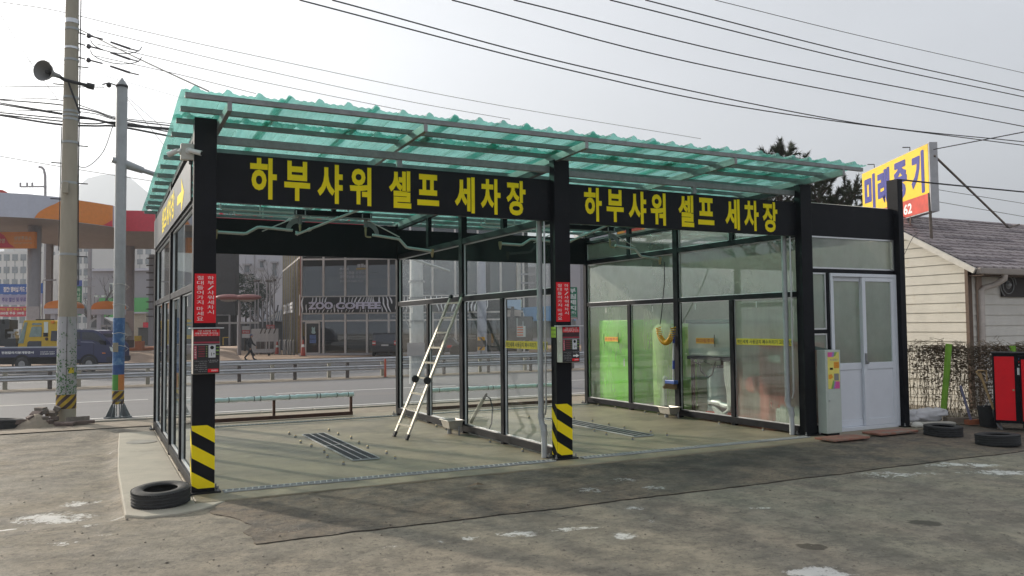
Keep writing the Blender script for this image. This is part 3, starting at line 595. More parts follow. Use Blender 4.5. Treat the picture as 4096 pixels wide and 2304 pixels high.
# coin machines on the two front posts
def coin_machine(x0, x1, yb, yf, z0, z1, label, arrow):
    t = thing('coin_machine', label, 'coin machine', (x0, yb, z0), 0, 'coin machines on the front posts')
    MB().box(x0, x1, yf, yb, z0, z1).build('housing', mat('housing_steel', (0.50,0.47,0.42), 0.5, 0.3, var=0.1), t, bevel=0.004)
    w = x1-x0; h = z1-z0; Z = lambda v: z1-v*h; X = lambda u: x0+u*w
    q = MB().box(x0+.004, x1-.004, yf-0.006, yf-0.0005, z0+.004, z1-0.004).build('front_panel', mat('panel_black', (0.016,0.014,0.015), 0.45, var=0.2), t)
    y = yf-0.0075
    def plate(nm, u0, u1, v0, v1, m, yy=y, th=0.0012, par=t): return MB().box(X(u0), X(u1), yy-th, yy, Z(v1), Z(v0)).build(nm, m, par)
    hd = plate('header', .02, .98, .02, .165, M_RED); tx = MB(); yl = y-0.0016
    def tline(mb, s, u0, u1, v0, v1, off=.02): put_text(mb, s, (X(u0), yl, Z(v1)), XA, ZA, (u1-u0)*w, (v1-v0)*h, off, res=2)
    tline(tx, '기본 2,000원 시작', .16, .86, .03, .072); tline(tx, '사용중 500원 추가가능', .06, .93, .082, .125); tline(tx, '카드결제 및 현금', .05, .93, .133, .155, .0); tx.build('lettering', M_WHT, hd)
    d = plate('display_window', .05, .95, .185, .265, mat('dark_display', (0.05,0.008,0.012), 0.15)); plate('red_band', .02, .98, .285, .325, mat('red_band', (0.33,0.02,0.045), 0.4))
    MB().box(x0+.004, x1-.004, y-0.0016, y, Z(.355), Z(.345)).build('trim', M_ALU, t)
    sd = plate('menu_label', .03, .14, .37, .67, mat('crimson_label', (0.36,0.03,0.06), 0.4)); tx = MB()
    for k, c in enumerate('사용설명서'): tline(tx, c, .055, .115, .39+.054*k, .43+.054*k, .0)
    tx.build('lettering', M_WHT, sd)
    for k in range(5):
        b = plate('button_strip', .20, .43, .385+.052*k, .412+.052*k, mat('button_red', (0.22,0.02,0.03), 0.4))
        MB().lathe([(0,0.003),(0.006,0.003),(0.007,0)], (X(.50), y, Z(.398+.052*k)), (0,-1,0), 10).build('lamp', mat('button_green', (0.18,0.22,0.05), 0.4), b)
    cs = plate('coin_plate', .57, .83, .365, .64, M_ALU, th=0.003)
    k = MB(); k.lathe([(0,0.002),(0.016,0.002),(0.018,0)], (X(.70), y-0.003, Z(.42)), (0,-1,0), 14); k.box(X(.67), X(.69), y-0.0045, y-0.003, Z(.60), Z(.53)); k.box(X(.75), X(.79), y-0.0045, y-0.003, Z(.57), Z(.54)); k.build('coin_slot', M_BLK2, cs)
    gl = MB(); 
    for a, b_ in ((.41,.425),(.47,.50),(.56,.575)): gl.box(X(.85), X(.96), y-0.001, y, Z(b_), Z(a))
    gl.build('green_mark', mat('green_print', (0.20,0.36,0.06), 0.5), t)
    tx = MB()
    for r, (s, u0, u1) in enumerate([('동전을 넣은 후 버튼을 누르세요', .06, .52), ('지폐 사용 가능', .22, .50), ('세차 전 확인하세요', .06, .50), ('정지 버튼을 누르면', .10, .52), ('잔액은 반환되지 않음', .06, .52), ('사용 후 반납', .2, .5)]): tline(tx, s, u0, u1, .705+.045*r, .728+.045*r, .0)
    tline(tx, '1 회 2000 원', .57, .93, .69, .715, .01); tline(tx, '500 원 추가', .6, .9, .725, .748, .01)
    tx.build('instructions', mat('grey_print', (0.42,0.42,0.42), 0.6), t)
    br = plate('maker_label', .55, .94, .89, .965, M_RED); tx = MB(); tline(tx, '온성테크', .68, .91, .91, .945, .03); tx.build('lettering', M_WHT, br)
    if arrow:
        a = MB(); yy = y-0.0015; P = [(.60,.795),(.78,.795),(.78,.765),(.96,.815),(.78,.868),(.78,.837),(.60,.837)]
        a.add([(X(u), yy, Z(v)) for u, v in P], [(6,5,4,3,2,1,0)]); a.build('arrow', M_WHT, t)
    hood = MB(); hood.box(x0-0.03, x1+0.03, yf-0.05, yb, z1+0.001, z1+0.010); hood.build('rain_hood', M_ALU, t)
    if arrow:
        l = MB(); l.lathe([(0,.006),(.008,.006),(.008,0)], (x0, yf+0.05, Z(.42)), (-1,0,0), 10); l.lathe([(0,.006),(.008,.006),(.008,0)], (x0, yf+0.05, Z(.80)), (-1,0,0), 10); l.build('lock', M_ALU, t)
coin_machine(-0.009, 0.239, -0.001, -0.12, 1.166, 1.605, 'black and red coin machine on the left front post above the tyre', False)
coin_machine(4.100, 4.340, -0.001, -0.13, 1.162, 1.591, 'black and red coin machine with a white arrow on the middle post', True)
tag(MB().box(4.0915, 4.0925, 0.002, 0.122, 1.458, 1.587).build('green_notice', mat('lime_sticker', (0.42,0.62,0.05), 0.5)), 'lime green price notice on the side of the middle post', 'notice')
gn_ = bpy.data.objects['green_notice']; tx = MB(); put_text(tx, '기본 2,000원', (4.0910,0.116,1.535), -YA, ZA, .108, .028, .02); tx.build('lettering', mat('dark_green_print', (0.05,0.10,0.02), 0.6), gn_); tx = MB(); put_text(tx, '사용중 500원', (4.0910,0.116,1.487), -YA, ZA, .108, .022, .0); tx.build('lettering', mat('dark_green_print', (0.05,0.10,0.02), 0.6), bpy.data.objects['green_notice'])
# red vertical notices
def notice(x0, x1, z0, z1, label):
    o = MB().box(x0, x1, -0.0045, -0.0005, z0, z1).build('warning_notice', M_RED); tag(o, label, 'notice', 'red notices on the front posts')
    tx = MB(); h = z1-z0; w = x1-x0; ch = h*0.078
    for k, c in enumerate('하부/샤워세차시'): put_text(tx, c, (x0+w*.60, -0.0052, z1-h*.045-ch*(k+1)-h*.0215*k), XA, ZA, w*.30, ch, 0.0)
    zz = z1-h*.045
    for c in '절대들어가지 마세요':
        if c == ' ': zz -= h*0.03; continue
        put_text(tx, c, (x0+w*.11, -0.0052, zz-ch), XA, ZA, w*.30, ch, 0.0); zz -= ch+h*.0215
    tx.build('lettering', M_WHT, o)
notice(0.014, 0.213, 1.661, 2.146, 'red vertical notice in white lettering on the left front post')
notice(4.099, 4.289, 1.648, 2.126, 'red vertical notice in white lettering on the middle post')
# stickers on the glass
def gsticker(X, y0, y1, z0, z1, txt, label, group, m, tm):
    o = MB().box(X-0.0335, X-0.0325, y1, y0, z0, z1).build('glass_sticker', m); tag(o, label, 'sticker', group)
    tx = MB(); put_text(tx, txt, (X-0.0342, y0-0.012, z0+0.018), -YA, ZA, (y0-y1)-0.024, (z1-z0)-0.036, 0.015); tx.build('lettering', tm, o)
    return o
M_ORG = mat('orange_sticker', (0.78,0.40,0.03), 0.5, var=0.05); M_TRED = mat('red_print', (0.40,0.03,0.02), 0.6); M_TBLK = mat('black_print', (0.02,0.02,0.018), 0.6)
M_YS = mat('yellow_sticker', (0.78,0.60,0.03), 0.5, var=0.05)
XR, XP = WX[2], WX[1]
gsticker(XR, 5.168, 4.705, 1.282, 1.372, '미끄럼주의', 'orange slippery floor sticker on the glass before the green tank', 'stickers on the glass', M_ORG, M_TRED)
gsticker(XR, 2.386, 1.93, 1.279, 1.374, '미끄럼주의', 'orange slippery floor sticker on the glass before the white tank', 'stickers on the glass', M_ORG, M_TRED)
gsticker(XR, 1.405, 0.24, 1.276, 1.374, '개인세제 사용금지 폐수처리기 고장원인', 'long yellow sticker on the steamed glass by the right post', 'stickers on the glass', M_YS, M_TBLK)
gsticker(XP, 1.40, 0.24, 1.305, 1.405, '개인세제 사용금지 폐수처리기 고장원인', 'long yellow sticker on the glass partition by the middle post', 'stickers on the glass', M_YS, M_TBLK)
for (y, z) in ((5.19,1.33),(4.69,1.35),(1.92,1.33)):
    tag(MB().tube([(XR-0.036,y,z+0.10),(XR-0.040,y,z),(XR-0.036,y-0.01,z-0.10)], 0.006, 6).build('rubber_strip', M_RUB), 'short black rubber strip stuck on the steamed glass beside an orange sticker', 'rubber strip', 'rubber strips on the glass')
# cctv on the left post
t = thing('security_camera', 'white security camera pair on a grey box high on the left front post', 'security camera', (-0.07, -0.02, 3.34))
M_CAMW = mat('camera_white', (0.62,0.62,0.60), 0.4, var=0.06)
MB().box(-0.125, -0.002, -0.02, 0.05, 3.262, 3.425).build('junction_box', mat('box_grey', (0.50,0.48,0.44), 0.5), t, bevel=0.008)
mb = MB(); mb.lathe([(0.0,.014),(.028,.014),(.034,0)], (-0.052, -0.021, 3.352), (0,-1,0), 16); mb.tube([(-0.052,-0.03,3.352),(-0.045,-0.06,3.348)], 0.012, 8); mb.tube([(-0.05,-0.055,3.35),(0.055,-0.115,3.318)], [0.022,0.026], 14); c = mb.build('camera_body', M_CAMW, t, smooth=True)
mb = MB(); mb.tube([(0.055,-0.115,3.318),(0.058,-0.117,3.317)], 0.020, 12); mb.build('lens', M_BLK2, c)
mb = MB(); mb.lathe([(0.0,.014),(.028,.014),(.034,0)], (-0.126, 0.01, 3.345), (-1,0,0), 16); mb.tube([(-0.135,0.01,3.345),(-0.165,0.01,3.34)], 0.011, 8); mb.tube([(-0.155,-0.02,3.345),(-0.235,0.03,3.305)], [0.024,0.028], 14); mb.build('camera_body', M_CAMW, t, smooth=True)
MB().tube([(-0.03,0.01,3.262),(-0.03,0.01,3.225)], 0.018, 10).build('cable_gland', M_BLK2, t)
# ladder
t = thing('ladder', 'aluminium extension ladder leaning on the glass partition', 'ladder', (3.1, 2.8, 0))
M_LAD = mat('ladder_aluminium', (0.50,0.46,0.39), 0.55, 0.5, var=0.15, scale=10)
LA, LB_ = (Vector((3.085,3.02,0.03)), Vector((4.035,3.115,2.075))), (Vector((3.115,2.565,0.03)), Vector((4.035,2.672,2.075)))
for (p, q) in (LA, LB_):
    d = (q-p).normalized()
    side = MB().bar(p, q, 0.028, 0.062, up=(0,1,0)).build('ladder_rail', M_LAD, t, bevel=0.003)
    MB().bar(p-d*0.03, p+d*0.05, 0.036, 0.072, up=(0,1,0)).build('rubber_foot', M_RUB, side); MB().bar(q-d*0.045, q+d*0.012, 0.036, 0.072, up=(0,1,0)).build('end_cap', M_RUB, side)
for k in range(9):
    f = 0.075+k*0.1085; MB().bar(LA[0].lerp(LA[1], f), LB_[0].lerp(LB_[1], f), 0.034, 0.026).build('rung', M_LAD, t)
for (p, q) in (LA, LB_):
    c = p.lerp(q, 0.40)+Vector((-0.05,-0.02,-0.02)); MB().lathe([(0,-.02),(.045,-.02),(.055,-.01),(.055,.01),(.045,.02),(0,.02)], c, (0.2,1,0), 16).build('roller', M_RUB, t, smooth=True)
# basins on the bottom rails
def basin(X, y0, y1, zt, label):
    t = thing('wash_basin', label, 'basin', (X, (y0+y1)/2, 0), 0, 'small basins')
    xo = X-0.26; b = MB(); a = [(xo,y0),(X,y0),(X,y1),(xo,y1)]; ins = 0.04
    ring = lambda d, z: [(xo+d,y0+d,z),(X-d,y0+d,z),(X-d,y1-d,z),(xo+d,y1-d,z)]
    R = [ring(ins,zt-0.125), ring(0.012,zt-0.015), ring(-0.008,zt-0.012), ring(-0.008,zt), ring(0.016,zt), ring(ins+0.012,zt-0.10)]
    vs = sum(R, []); fs = [(3,2,1,0)]
    for i in range(5):
        for k in range(4): fs.append((i*4+k, i*4+(k+1) % 4, i*4+4+(k+1) % 4, i*4+4+k))
    fs.append((20,21,22,23)); b.add(vs, fs).build('bowl', mat('basin_steel', (0.50,0.47,0.42), 0.4, 0.5, var=0.12), t, bevel=0.004)
    MB().tube([((X+xo)/2-0.02,(y0+y1)/2+.05,zt-0.126),((X+xo)/2-0.02,(y0+y1)/2+.05,0.001)], 0.034, 12).build('drain_leg', M_PVC, t, smooth=True)
    MB().tube([((X+xo)/2+0.03,y0-0.03,zt-0.08),((X+xo)/2+0.03,y0-0.03,0.0)], 0.014, 8).build('tap_pipe', M_GALV, t)
basin(4.06, 2.70, 3.04, 0.215, 'small steel basin at the foot of the glass partition by the ladder')
basin(8.14, 2.75, 3.10, 0.190, 'small steel basin at the foot of the steamed wall below the brush')
# overhead spray booms
M_PIPE = mat('chromed_pipe', (0.55,0.56,0.55), 0.35, 0.8, var=0.1)
def boom(cx, label, Y=2.6):
    t = thing('spray_boom', label, 'spray boom', (cx, Y, 3.2), 0, 'overhead spray booms'); o = lambda x: cx+(x-2.07)
    MB().box(o(1.535), o(2.607), Y-0.04, Y+0.04, 3.135, 3.205).build('beam', M_BLACK, t, bevel=0.004)
    MB().box(o(2.04), o(2.10), Y-0.03, Y+0.03, 3.207, 3.56).build('hanger', M_BLACK, t)
    for s, x in ((-1, 1.61), (1, 2.525)):
        b = MB(); b.box(o(x)-0.085, o(x)+0.085, Y-0.06, Y+0.06, 3.122, 3.1335); b.tube([(o(x),Y,3.12),(o(x),Y,3.01)], 0.026, 10); g = b.build('swivel', M_GALV, t, smooth=True)
        bt = MB()
        for dx in (-.06,.06): bt.tube([(o(x)+dx,Y-0.045,3.118),(o(x)+dx,Y-0.045,3.19)], 0.008, 6)
        bt.build('bolt', M_ALU, g); n_ = MB(); n_.lathe([(0,0),(.013,0),(.018,-.03),(.013,-.09),(.009,-.13),(0,-.13)], (o(x),Y,3.01), n=10); n_.tube([(o(x),Y,2.885),(o(x)+0.02*s,Y-.02,2.872),(o(x)+.07*s,Y-0.03,2.87)], .012, 8); n_.build('joint', M_BRASS, g, smooth=True)
        # curved gusset plate
        P = []; N = 10
        for k in range(N+1): a = math.pi/2*k/N; P.append((0.025+0.17*math.sin(a)*1.0, 3.09-0.19*(1-math.cos(a))))
        for k in range(N, -1, -1): a = math.pi/2*k/N; P.append((0.025+0.11*math.sin(a), 3.02-0.12*(1-math.cos(a))))
        gp = MB(); gp.prism([(u*s, v) for u, v in P] if s > 0 else [(u*s, v) for u, v in P][::-1], (o(x), Y-0.004, 0), XA, ZA, -0.008); gp.build('gusset_plate', M_GALV, t)
        arm = [(o(x)+0.10*s, 2.905), (o(x)+0.46*s, 2.865), (o(x)+0.50*s, 2.855), (o(x)+0.60*s, 2.75), (o(x)+0.64*s, 2.74), (o(x)+1.0*s, 2.705)] if s > 0 else [(o(x)-0.10, 2.92), (o(x)-0.52, 2.945), (o(x)-0.56, 2.94), (o(x)-0.70, 2.855), (o(x)-0.74, 2.848), (o(x)-1.08, 2.857)]
        a_ = MB(); a_.tube([(px, Y, pz) for px, pz in arm], 0.020, 10); ar = a_.build('arm', M_PIPE, t, smooth=True)
        e = arm[-1]; MB().tube([(e[0],Y,e[1]+.03),(e[0],Y,e[1]-.02),(e[0]+.0,Y,e[1]-.09)], [.028,.026,.012], 10).build('arm_end', M_BRASS, ar, smooth=True)
        MB().tube([(o(x)+.02*s,Y,3.115),(o(x)+.5*s,Y,2.89)], .008, 6).build('stay', M_PIPE, ar)
    h = MB(); h.tube([(o(1.55),Y-0.05,2.86),(o(2.45),Y-0.35,3.255)], 0.017, 10); h.tube([(o(1.55),Y-0.05,2.86),(o(1.55),Y-0.03,2.90),(o(1.62),Y-0.01,2.89)], 0.013, 8)
    for f in (.18,.57,.95): p = Vector((o(1.55),Y-0.05,2.86)).lerp(Vector((o(2.45),Y-0.35,3.255)), f); h.lathe([(.018,-.02),(.025,-.02),(.025,.02),(.018,.02)], p, (0.9,-.3,.395), 10)
    h.build('feed_pipe', M_PIPE, t, smooth=True)
    for z, ya, xa, xb in ((3.36,2.1,1.15,2.35),(3.40,2.9,0.85,2.2),(3.33,3.5,0.7,2.5),(3.38,4.3,1.0,2.4)):
        p = MB(); p.tube([(o(xa),ya,z+.03),(o(xa),ya,z-.03),(o(xa)+.03,ya,z-.045),(o(xb),ya,z-.045),(o(xb)+.03,ya,z-.03),(o(xb)+.03,ya,z+.04)], 0.014, 8)
        for f in (.3,.7): p.tube([(o(xa+(xb-xa)*f),ya,z-.09),(o(xa+(xb-xa)*f),ya,z+.06)], .012, 6)
        p.build('ceiling_pipe', M_PIPE, t, smooth=True)
    bx = MB(); bx.box(o(2.12), o(2.36), Y-0.30, Y-0.16, 3.30, 3.38); bx.tube([(o(2.0),Y-.2,3.30),(o(2.1),Y-.22,3.36),(o(2.2),Y-.2,3.31)], .02, 8); bx.build('motor', M_BLK2, t)
boom(2.07, 'overhead steel spray boom under the roof of the left bay'); boom(6.17, 'overhead steel spray boom under the roof of the right bay')
# hanging yellow coil and brush on the right wall
t = thing('coiled_hose', 'yellow coiled hose hanging on a black cord by the steamed wall', 'hose', (8.05, 3.0, 1.5))
cord = MB().tube([(7.72,2.6,2.66),(7.80,2.72,2.3),(7.93,2.98,1.80),(7.98,3.10,1.60)], 0.008, 6).build('cord', M_RUB, t, smooth=True)
pts = []; N = 600
for i in range(N+1):
    f = i/N; a = math.pi*f; cy = 3.02+0.145*math.cos(a); cz = 1.56-0.27*math.sin(a)**0.9; cx = 7.99+0.10*f
    tang = Vector((0.03, -math.sin(a)*0.145, -0.27*math.cos(a))).normalized(); u = Vector((1,0,0)); v = tang.cross(u).normalized(); th = f*2*math.pi*24
    pts.append(Vector((cx,cy,cz))+(u*math.cos(th)+v*math.sin(th))*0.043)
MB().tube(pts, 0.0082, 6).build('coil', mat('yellow_hose', (0.78,0.42,0.01), 0.35, var=0.06), t, smooth='all')
t = thing('brush', 'long handled wash brush with a blue head standing on the steamed wall', 'brush', (8.11, 2.9, 1.0))
MB().tube([(8.105,2.88,1.52),(8.095,2.90,0.64)], 0.016, 10).build('pole', M_ALU, t, smooth=True)
MB().tube([(8.105,2.879,1.50),(8.103,2.883,1.28)], 0.020, 10).build('grip', mat('blue_grip', (0.03,0.06,0.33), 0.4), t, smooth=True)
MB().tube([(8.101,2.89,0.98),(8.098,2.895,0.83)], 0.021, 10).build('grip', MATS['blue_grip'], t, smooth=True)
MB().box(8.03, 8.12, 2.80, 3.06, 0.575, 0.64).build('brush_head', mat('blue_plastic', (0.04,0.10,0.36), 0.4), t, bevel=0.008)
mb = MB(); r2 = random.Random(5)
for k in range(260):
    x, y = r2.uniform(8.035,8.115), r2.uniform(2.82,3.12); mb.bar((x,min(y,3.05),0.574), (x+r2.uniform(-.03,.02),y+r2.uniform(-.01,.04),0.49+r2.uniform(-.01,.02)), 0.005, 0.005)
mb.build('bristles', mat('bristle', (0.27,0.19,0.10), 0.9, var=0.3), t)
# pressure gun and hose standing behind the partition
t = thing('spray_gun', 'spray gun with a looped black hose in a pipe holder behind the partition', 'spray gun', (4.45, 2.9, 0.5))
MB().tube([(4.32,3.05,0.13),(4.42,2.80,0.50)], 0.03, 10).build('holder_pipe', mat('cream_pipe', (0.55,0.49,0.40), 0.5), t, smooth=True)
MB().tube([(4.42,2.79,0.50),(4.44,2.75,0.56),(4.44,2.72,0.585)], [.022,.02,.013], 8).build('gun', M_RUB, t, smooth=True)
MB().tube([(4.44,2.74,.55),(4.46,2.65,.52),(4.47,2.58,.38),(4.46,2.60,.15),(4.45,2.70,.02)], .011, 8).build('hose', M_RUB, t, smooth=True)
MB().tube([(4.22,3.02,1.0),(4.25,3.04,.6),(4.24,3.02,.2),(4.25,2.98,.02)], .009, 8).build('hose', M_RUB, t, smooth=True)
# low rails behind the bays, wrapped in blue foam
M_RUST = mat('rusty_red_steel', (0.095,0.036,0.024), 0.75, var=0.4, scale=9); M_FOAM = mat('pale_blue_foam_wrap', (0.74,0.86,0.88), 0.4, var=0.08, scale=7, grime=((0.60,0.66,0.64), 3, 0.62))
def lowrail(x0, x1, y, label):
    t = thing('stop_rail', label, 'rail', (x0, y, 0), 0, 'stop rails behind the bays')
    MB().box(x0, x1, y-0.03, y+0.03, 0.012, 0.075).build('base_bar', M_RUST, t, bevel=0.003)
    for x in ((x0+x1)/2+0.1, x1-0.03): MB().box(x-0.022, x+0.022, y-0.022, y+0.022, 0.076, 0.35).build('upright', M_RUST, t)
    n = 60; pts = [(x0-0.02+(x1-x0+0.04)*i/n, y, 0.385+0.004*math.sin(i*1.9)) for i in range(n+1)]; rs = [0.041+0.005*math.sin(i*0.9)*math.sin(i*2.3)-(0.008 if i % 11 == 0 else 0) for i in range(n+1)]
    r = MB().tube(pts, rs, 14).build('padded_bar', M_FOAM, t, smooth=True)
    tp = MB()
    for f in (.08,.28,.42,.455,.62,.78,.80,.9,.97): x = x0+(x1-x0)*f; tp.lathe([(.0475,-.006),(.0485,0),(.0475,.006)], (x, y, 0.386), (1,0.15,0), 14)
    tp.build('tape', M_RUB, r)
lowrail(0.35, 3.36, 6.20, 'low rusty rail padded with pale blue foam behind the left bay')
lowrail(4.80, 7.85, 6.20, 'low rusty rail padded with pale blue foam behind the right bay')
# tyres
def tyre(loc, R, w, label, tilt=(0,0,0), rim=0.58):
    t = thing('tyre', label, 'tyre', loc, 0, 'old tyres on the ground'); t.rotation_euler = tilt
    ri = R*rim; h = w/2
    prof = [(ri,-h*.78),(ri+.012,-h*.92),(R*.74,-h*1.0),(R*.90,-h*.98),(R*.975,-h*.84),(R*.995,-h*.62),(R,-h*.3),(R,h*.3),(R*.995,h*.62),(R*.975,h*.84),(R*.90,h*.98),(R*.74,h*1.0),(ri+.012,h*.92),(ri,h*.78),(ri+.02,h*.6),(R*.86,h*.5),(R*.92,0),(R*.86,-h*.5),(ri+.02,-h*.6)]
    MB().lathe(prof, (0,0,h), n=56, closed=True).build('casing', M_RUB, t, smooth=True, local=True)
    g = MB(); 
    for z in (-.55,-.2,.2,.55):
        g.lathe([(R*1.001+.0005,h+h*z-.006),(R*1.001+.0045,h+h*z),(R*1.001+.0005,h+h*z+.006)], (0,0,0), n=56)
    for k in range(72):
        a = 2*math.pi*k/72; c, s = math.cos(a), math.sin(a)
        for zz in (.72,-.72): g.obox((c*R*.992, s*R*.992, h+h*zz), (0.010,0.013,h*.26), Matrix.Rotation(a, 3, 'Z'))
    g.build('tread', M_RUB, t, smooth=False, local=True); return t
tyre((-0.29, -0.30, 0.006), 0.252, 0.150, 'worn tyre lying on the apron beside the left front post', tilt=(0.06,-0.055,0.3))
tyre((9.96, -0.83, -0.02), 0.252, 0.150, 'black tyre lying on the ground in front of the white sacks', tilt=(0.03,0,0))
tyre((9.74, -1.77, -0.02), 0.262, 0.150, 'greyish tyre lying on the ground at the right edge nearest the viewer', tilt=(-0.02,0.03,1))
_p = atZ(8, 1082, -0.05); tyre((_p.x, _p.y, -0.05), 0.30, 0.19, 'tyre cut by the left edge beside the brick rubble', tilt=(0.03,0.06,1))
# card vending cabinet by the door
t = thing('card_charger', 'tall pale cabinet with a yellow and pink front beside the white door', 'vending machine', (8.55, -0.1, 0))
x0, x1, yf, yb = 8.405, 8.705, -0.155, 0.0
M_CAB = mat('cabinet_grey_green', (0.50,0.55,0.50), 0.45, var=0.05); MB().box(x0, x1, yf, yb, 0.035, 1.215).build('cabinet', M_CAB, t, bevel=0.004)
MB().box(x0+.03, x1-.03, yf+.02, yb, 0.0, 0.034).build('plinth', M_BLK2, t)
MB().prism([(x0-.02,1.2165),(x1-.06,1.2165),(x1-.06,1.224),(x0-.02,1.27)], (0,yb+0.0,0), XA, ZA, -0.17).build('rain_roof', mat('dark_green_roof', (0.05,0.09,0.075), 0.5), t)
dp = MB().box(x0+.035, x1-.02, yf-.004, yf-.0005, 0.05, 0.62).build('service_door', M_CAB, t, bevel=0.002); MB().lathe([(0,.008),(.011,.008),(.011,0)], (x0+.06, yf-.004, .50), (0,-1,0), 10).build('lock', M_ALU, dp)
fx0, fx1, fz0, fz1 = x0+.045, x1-.028, 0.665, 1.185
fp = MB().box(fx0, fx1, yf-.0035, yf-.0005, fz0, fz1).build('front_sticker', mat('pale_yellow_print', (0.80,0.70,0.16), 0.45), t)
U = lambda u, v: (fx0+(fx1-fx0)*u, yf-.0042, fz0+(fz1-fz0)*v)
def poly(nm, m, P, par=fp): return MB().add([U(u, v) for u, v in P], [tuple(range(len(P)))]).build(nm, m, par)
M_PK = mat('pink_print', (0.72,0.10,0.34), 0.5); M_PU = mat('violet_print', (0.36,0.22,0.55), 0.5); M_GN = mat('leaf_print', (0.22,0.42,0.10), 0.5); M_OP = mat('orange_print', (0.80,0.34,0.02), 0.5)
poly('pink_patch', M_PK, [(0,.87),(.34,.87),(.42,1),(0,1)]); poly('violet_patch', M_PU, [(.34,.87),(.52,.87),(.6,1),(.42,1)]); poly('green_patch', M_GN, [(.52,.89),(.66,.89),(.82,1),(.6,1)])
poly('pink_patch', M_PK, [(.58,0),(1,0),(1,.19),(.66,.20)]); poly('violet_patch', M_PU, [(.42,0),(.58,0),(.66,.20),(.56,.21)]); poly('green_patch', M_GN, [(.24,0),(.42,0),(.56,.2),(.42,.24)]); poly('orange_patch', M_OP, [(.02,.28),(.22,.26),(.44,.32),(.30,.40),(.05,.38)]); poly('price_patch', M_OP, [(.52,.56),(.98,.56),(.98,.73),(.52,.73)])
tx = MB(); put_text(tx, '카드충전기', U(.17,.755), XA, ZA, .165, .032, .03); tx.build('lettering', mat('grey_lettering', (0.42,0.40,0.34), 0.6), fp)
tx = MB(); 
for k in range(3):
    o_ = Vector(U(.56,.675-.05*k)); o_.y -= .0006; put_text(tx, ('1만 1만1천','3만 3만3천','5만 6만원')[k], o_, XA, ZA, .085, .015, .0)
tx.build('price_lettering', M_TRED, fp)
s_ = MB(); a, b_ = U(.17,.52), U(.42,.575); s_.box(a[0], b_[0], yf-.007, yf-.0042, a[2], b_[2]); s_.build('card_slot', M_BLK2, fp)
s_ = MB(); a, b_ = U(.52,.22), U(.93,.41); s_.box(a[0], b_[0], yf-.0055, yf-.0042, a[2], b_[2]); s_.build('dispenser', mat('dispenser_grey', (0.24,0.25,0.24), 0.4), fp)
# mats in front of the door
M_BRK = mat('brick_red_paving', (0.33,0.15,0.105), 0.9, var=0.25, scale=8, bump=0.4, grime=((0.24,0.22,0.18), 5, 0.5))
tag(MB().box(8.02, 8.72, -0.62, -0.28, 0.004, 0.030).build('paving_mat', M_BRK, bevel=0.006), 'brick red paving mat on the ground below the pale cabinet', 'paving mat')
tag(MB().box(9.05, 9.85, -0.52, -0.20, 0.004, 0.032).build('paving_mat', M_BRK, bevel=0.006), 'brick red paving mat on the ground before the white door', 'paving mat')
# equipment room contents
M_GTANK = mat('green_machine_paint', (0.22,0.74,0.02), 0.5, var=0.1)
M_WTANK = mat('white_tank_plastic', (0.60,0.66,0.62), 0.5, var=0.06); M_RMACH = mat('red_machine_paint', (0.62,0.045,0.02), 0.45, var=0.12)
t = thing('green_cabinet', 'bright green machine cabinet behind the steamed glass', 'machine', (8.9, 4.7, 0))
MB().box(8.34, 9.2, 4.50, 5.62, 0.08, 1.70).build('casing', M_GTANK, t, bevel=0.02); MB().box(8.332, 8.339, 4.57, 5.55, 0.2, 1.6).build('door_panel', M_GTANK, t, bevel=0.004)
MB().box(8.328, 8.3315, 4.70, 4.74, 0.8, 0.95).build('latch', M_ALU, t)
t = thing('storage_tank', 'pale green upright tank right of the bright green cabinet', 'tank', (8.9, 3.7, 0))
MB().lathe([(0,1.62),(.30,1.62),(.38,1.55),(.40,1.48),(.40,.12),(.36,.06),(0,.06)], (8.72,3.65,0), n=28).build('tank_body', mat('pale_green_tank', (0.40,0.66,0.22), 0.5), t, smooth=True); MB().tube([(8.30,3.42,.1),(8.30,3.42,.62),(8.33,3.42,.66)], .04, 10).build('pipe', M_WTANK, t, smooth=True); MB().lathe([(0,1.69),(.12,1.69),(.12,1.62)], (8.72,3.65,0), n=20).build('cap', M_WTANK, t)
t = thing('water_tank', 'white square water tank on a stand behind the half steamed glass', 'water tank', (8.9, 2.2, 1.0))
MB().box(8.34, 9.1, 1.60, 2.80, 1.06, 1.62).build('tank_body', M_WTANK, t, bevel=0.03); MB().box(8.32, 9.14, 1.58, 2.82, 1.621, 1.68).build('rim', mat('tank_rim_green', (0.22,0.30,0.26), 0.5), t, bevel=0.01); MB().box(8.33, 9.12, 1.59, 2.81, 1.0, 1.058).build('shelf', M_BLK2, t)
for x in (8.38, 9.05):
    for y in (1.66, 2.72): MB().box(x-.025, x+.025, y-.025, y+.025, 0, 0.998).build('leg', M_RUST, t)
t = thing('water_tank', 'pale cylindrical tank standing under the white square tank', 'water tank', (8.85, 2.35, 0))
MB().lathe([(0,.86),(.20,.86),(.26,.80),(.27,.7),(.27,.05),(0,.05)], (8.68,2.30,0), n=24).build('tank_body', mat('pale_blue_tank', (0.50,0.58,0.58), 0.5), t, smooth=True); MB().lathe([(0,.90),(.1,.90),(.1,.86)], (8.68,2.30,0), n=16).build('cap', M_BLK2, t)
t = thing('pump', 'red high pressure pump with grey hoses and steel pipes below the tank', 'pump', (8.6, 1.75, 0))
MB().box(8.33, 9.1, 1.35, 2.35, 0.06, 0.14).build('base_frame', M_RMACH, t); MB().box(8.62, 8.74, 1.88, 1.98, 0.142, 1.0).build('column', M_RMACH, t); MB().lathe([(0,-.17),(.12,-.17),(.14,-.12),(.14,.12),(.12,.17),(0,.17)], (8.75,1.55,.62), (1,0,0), 20).build('motor', M_RMACH, t, smooth=True)
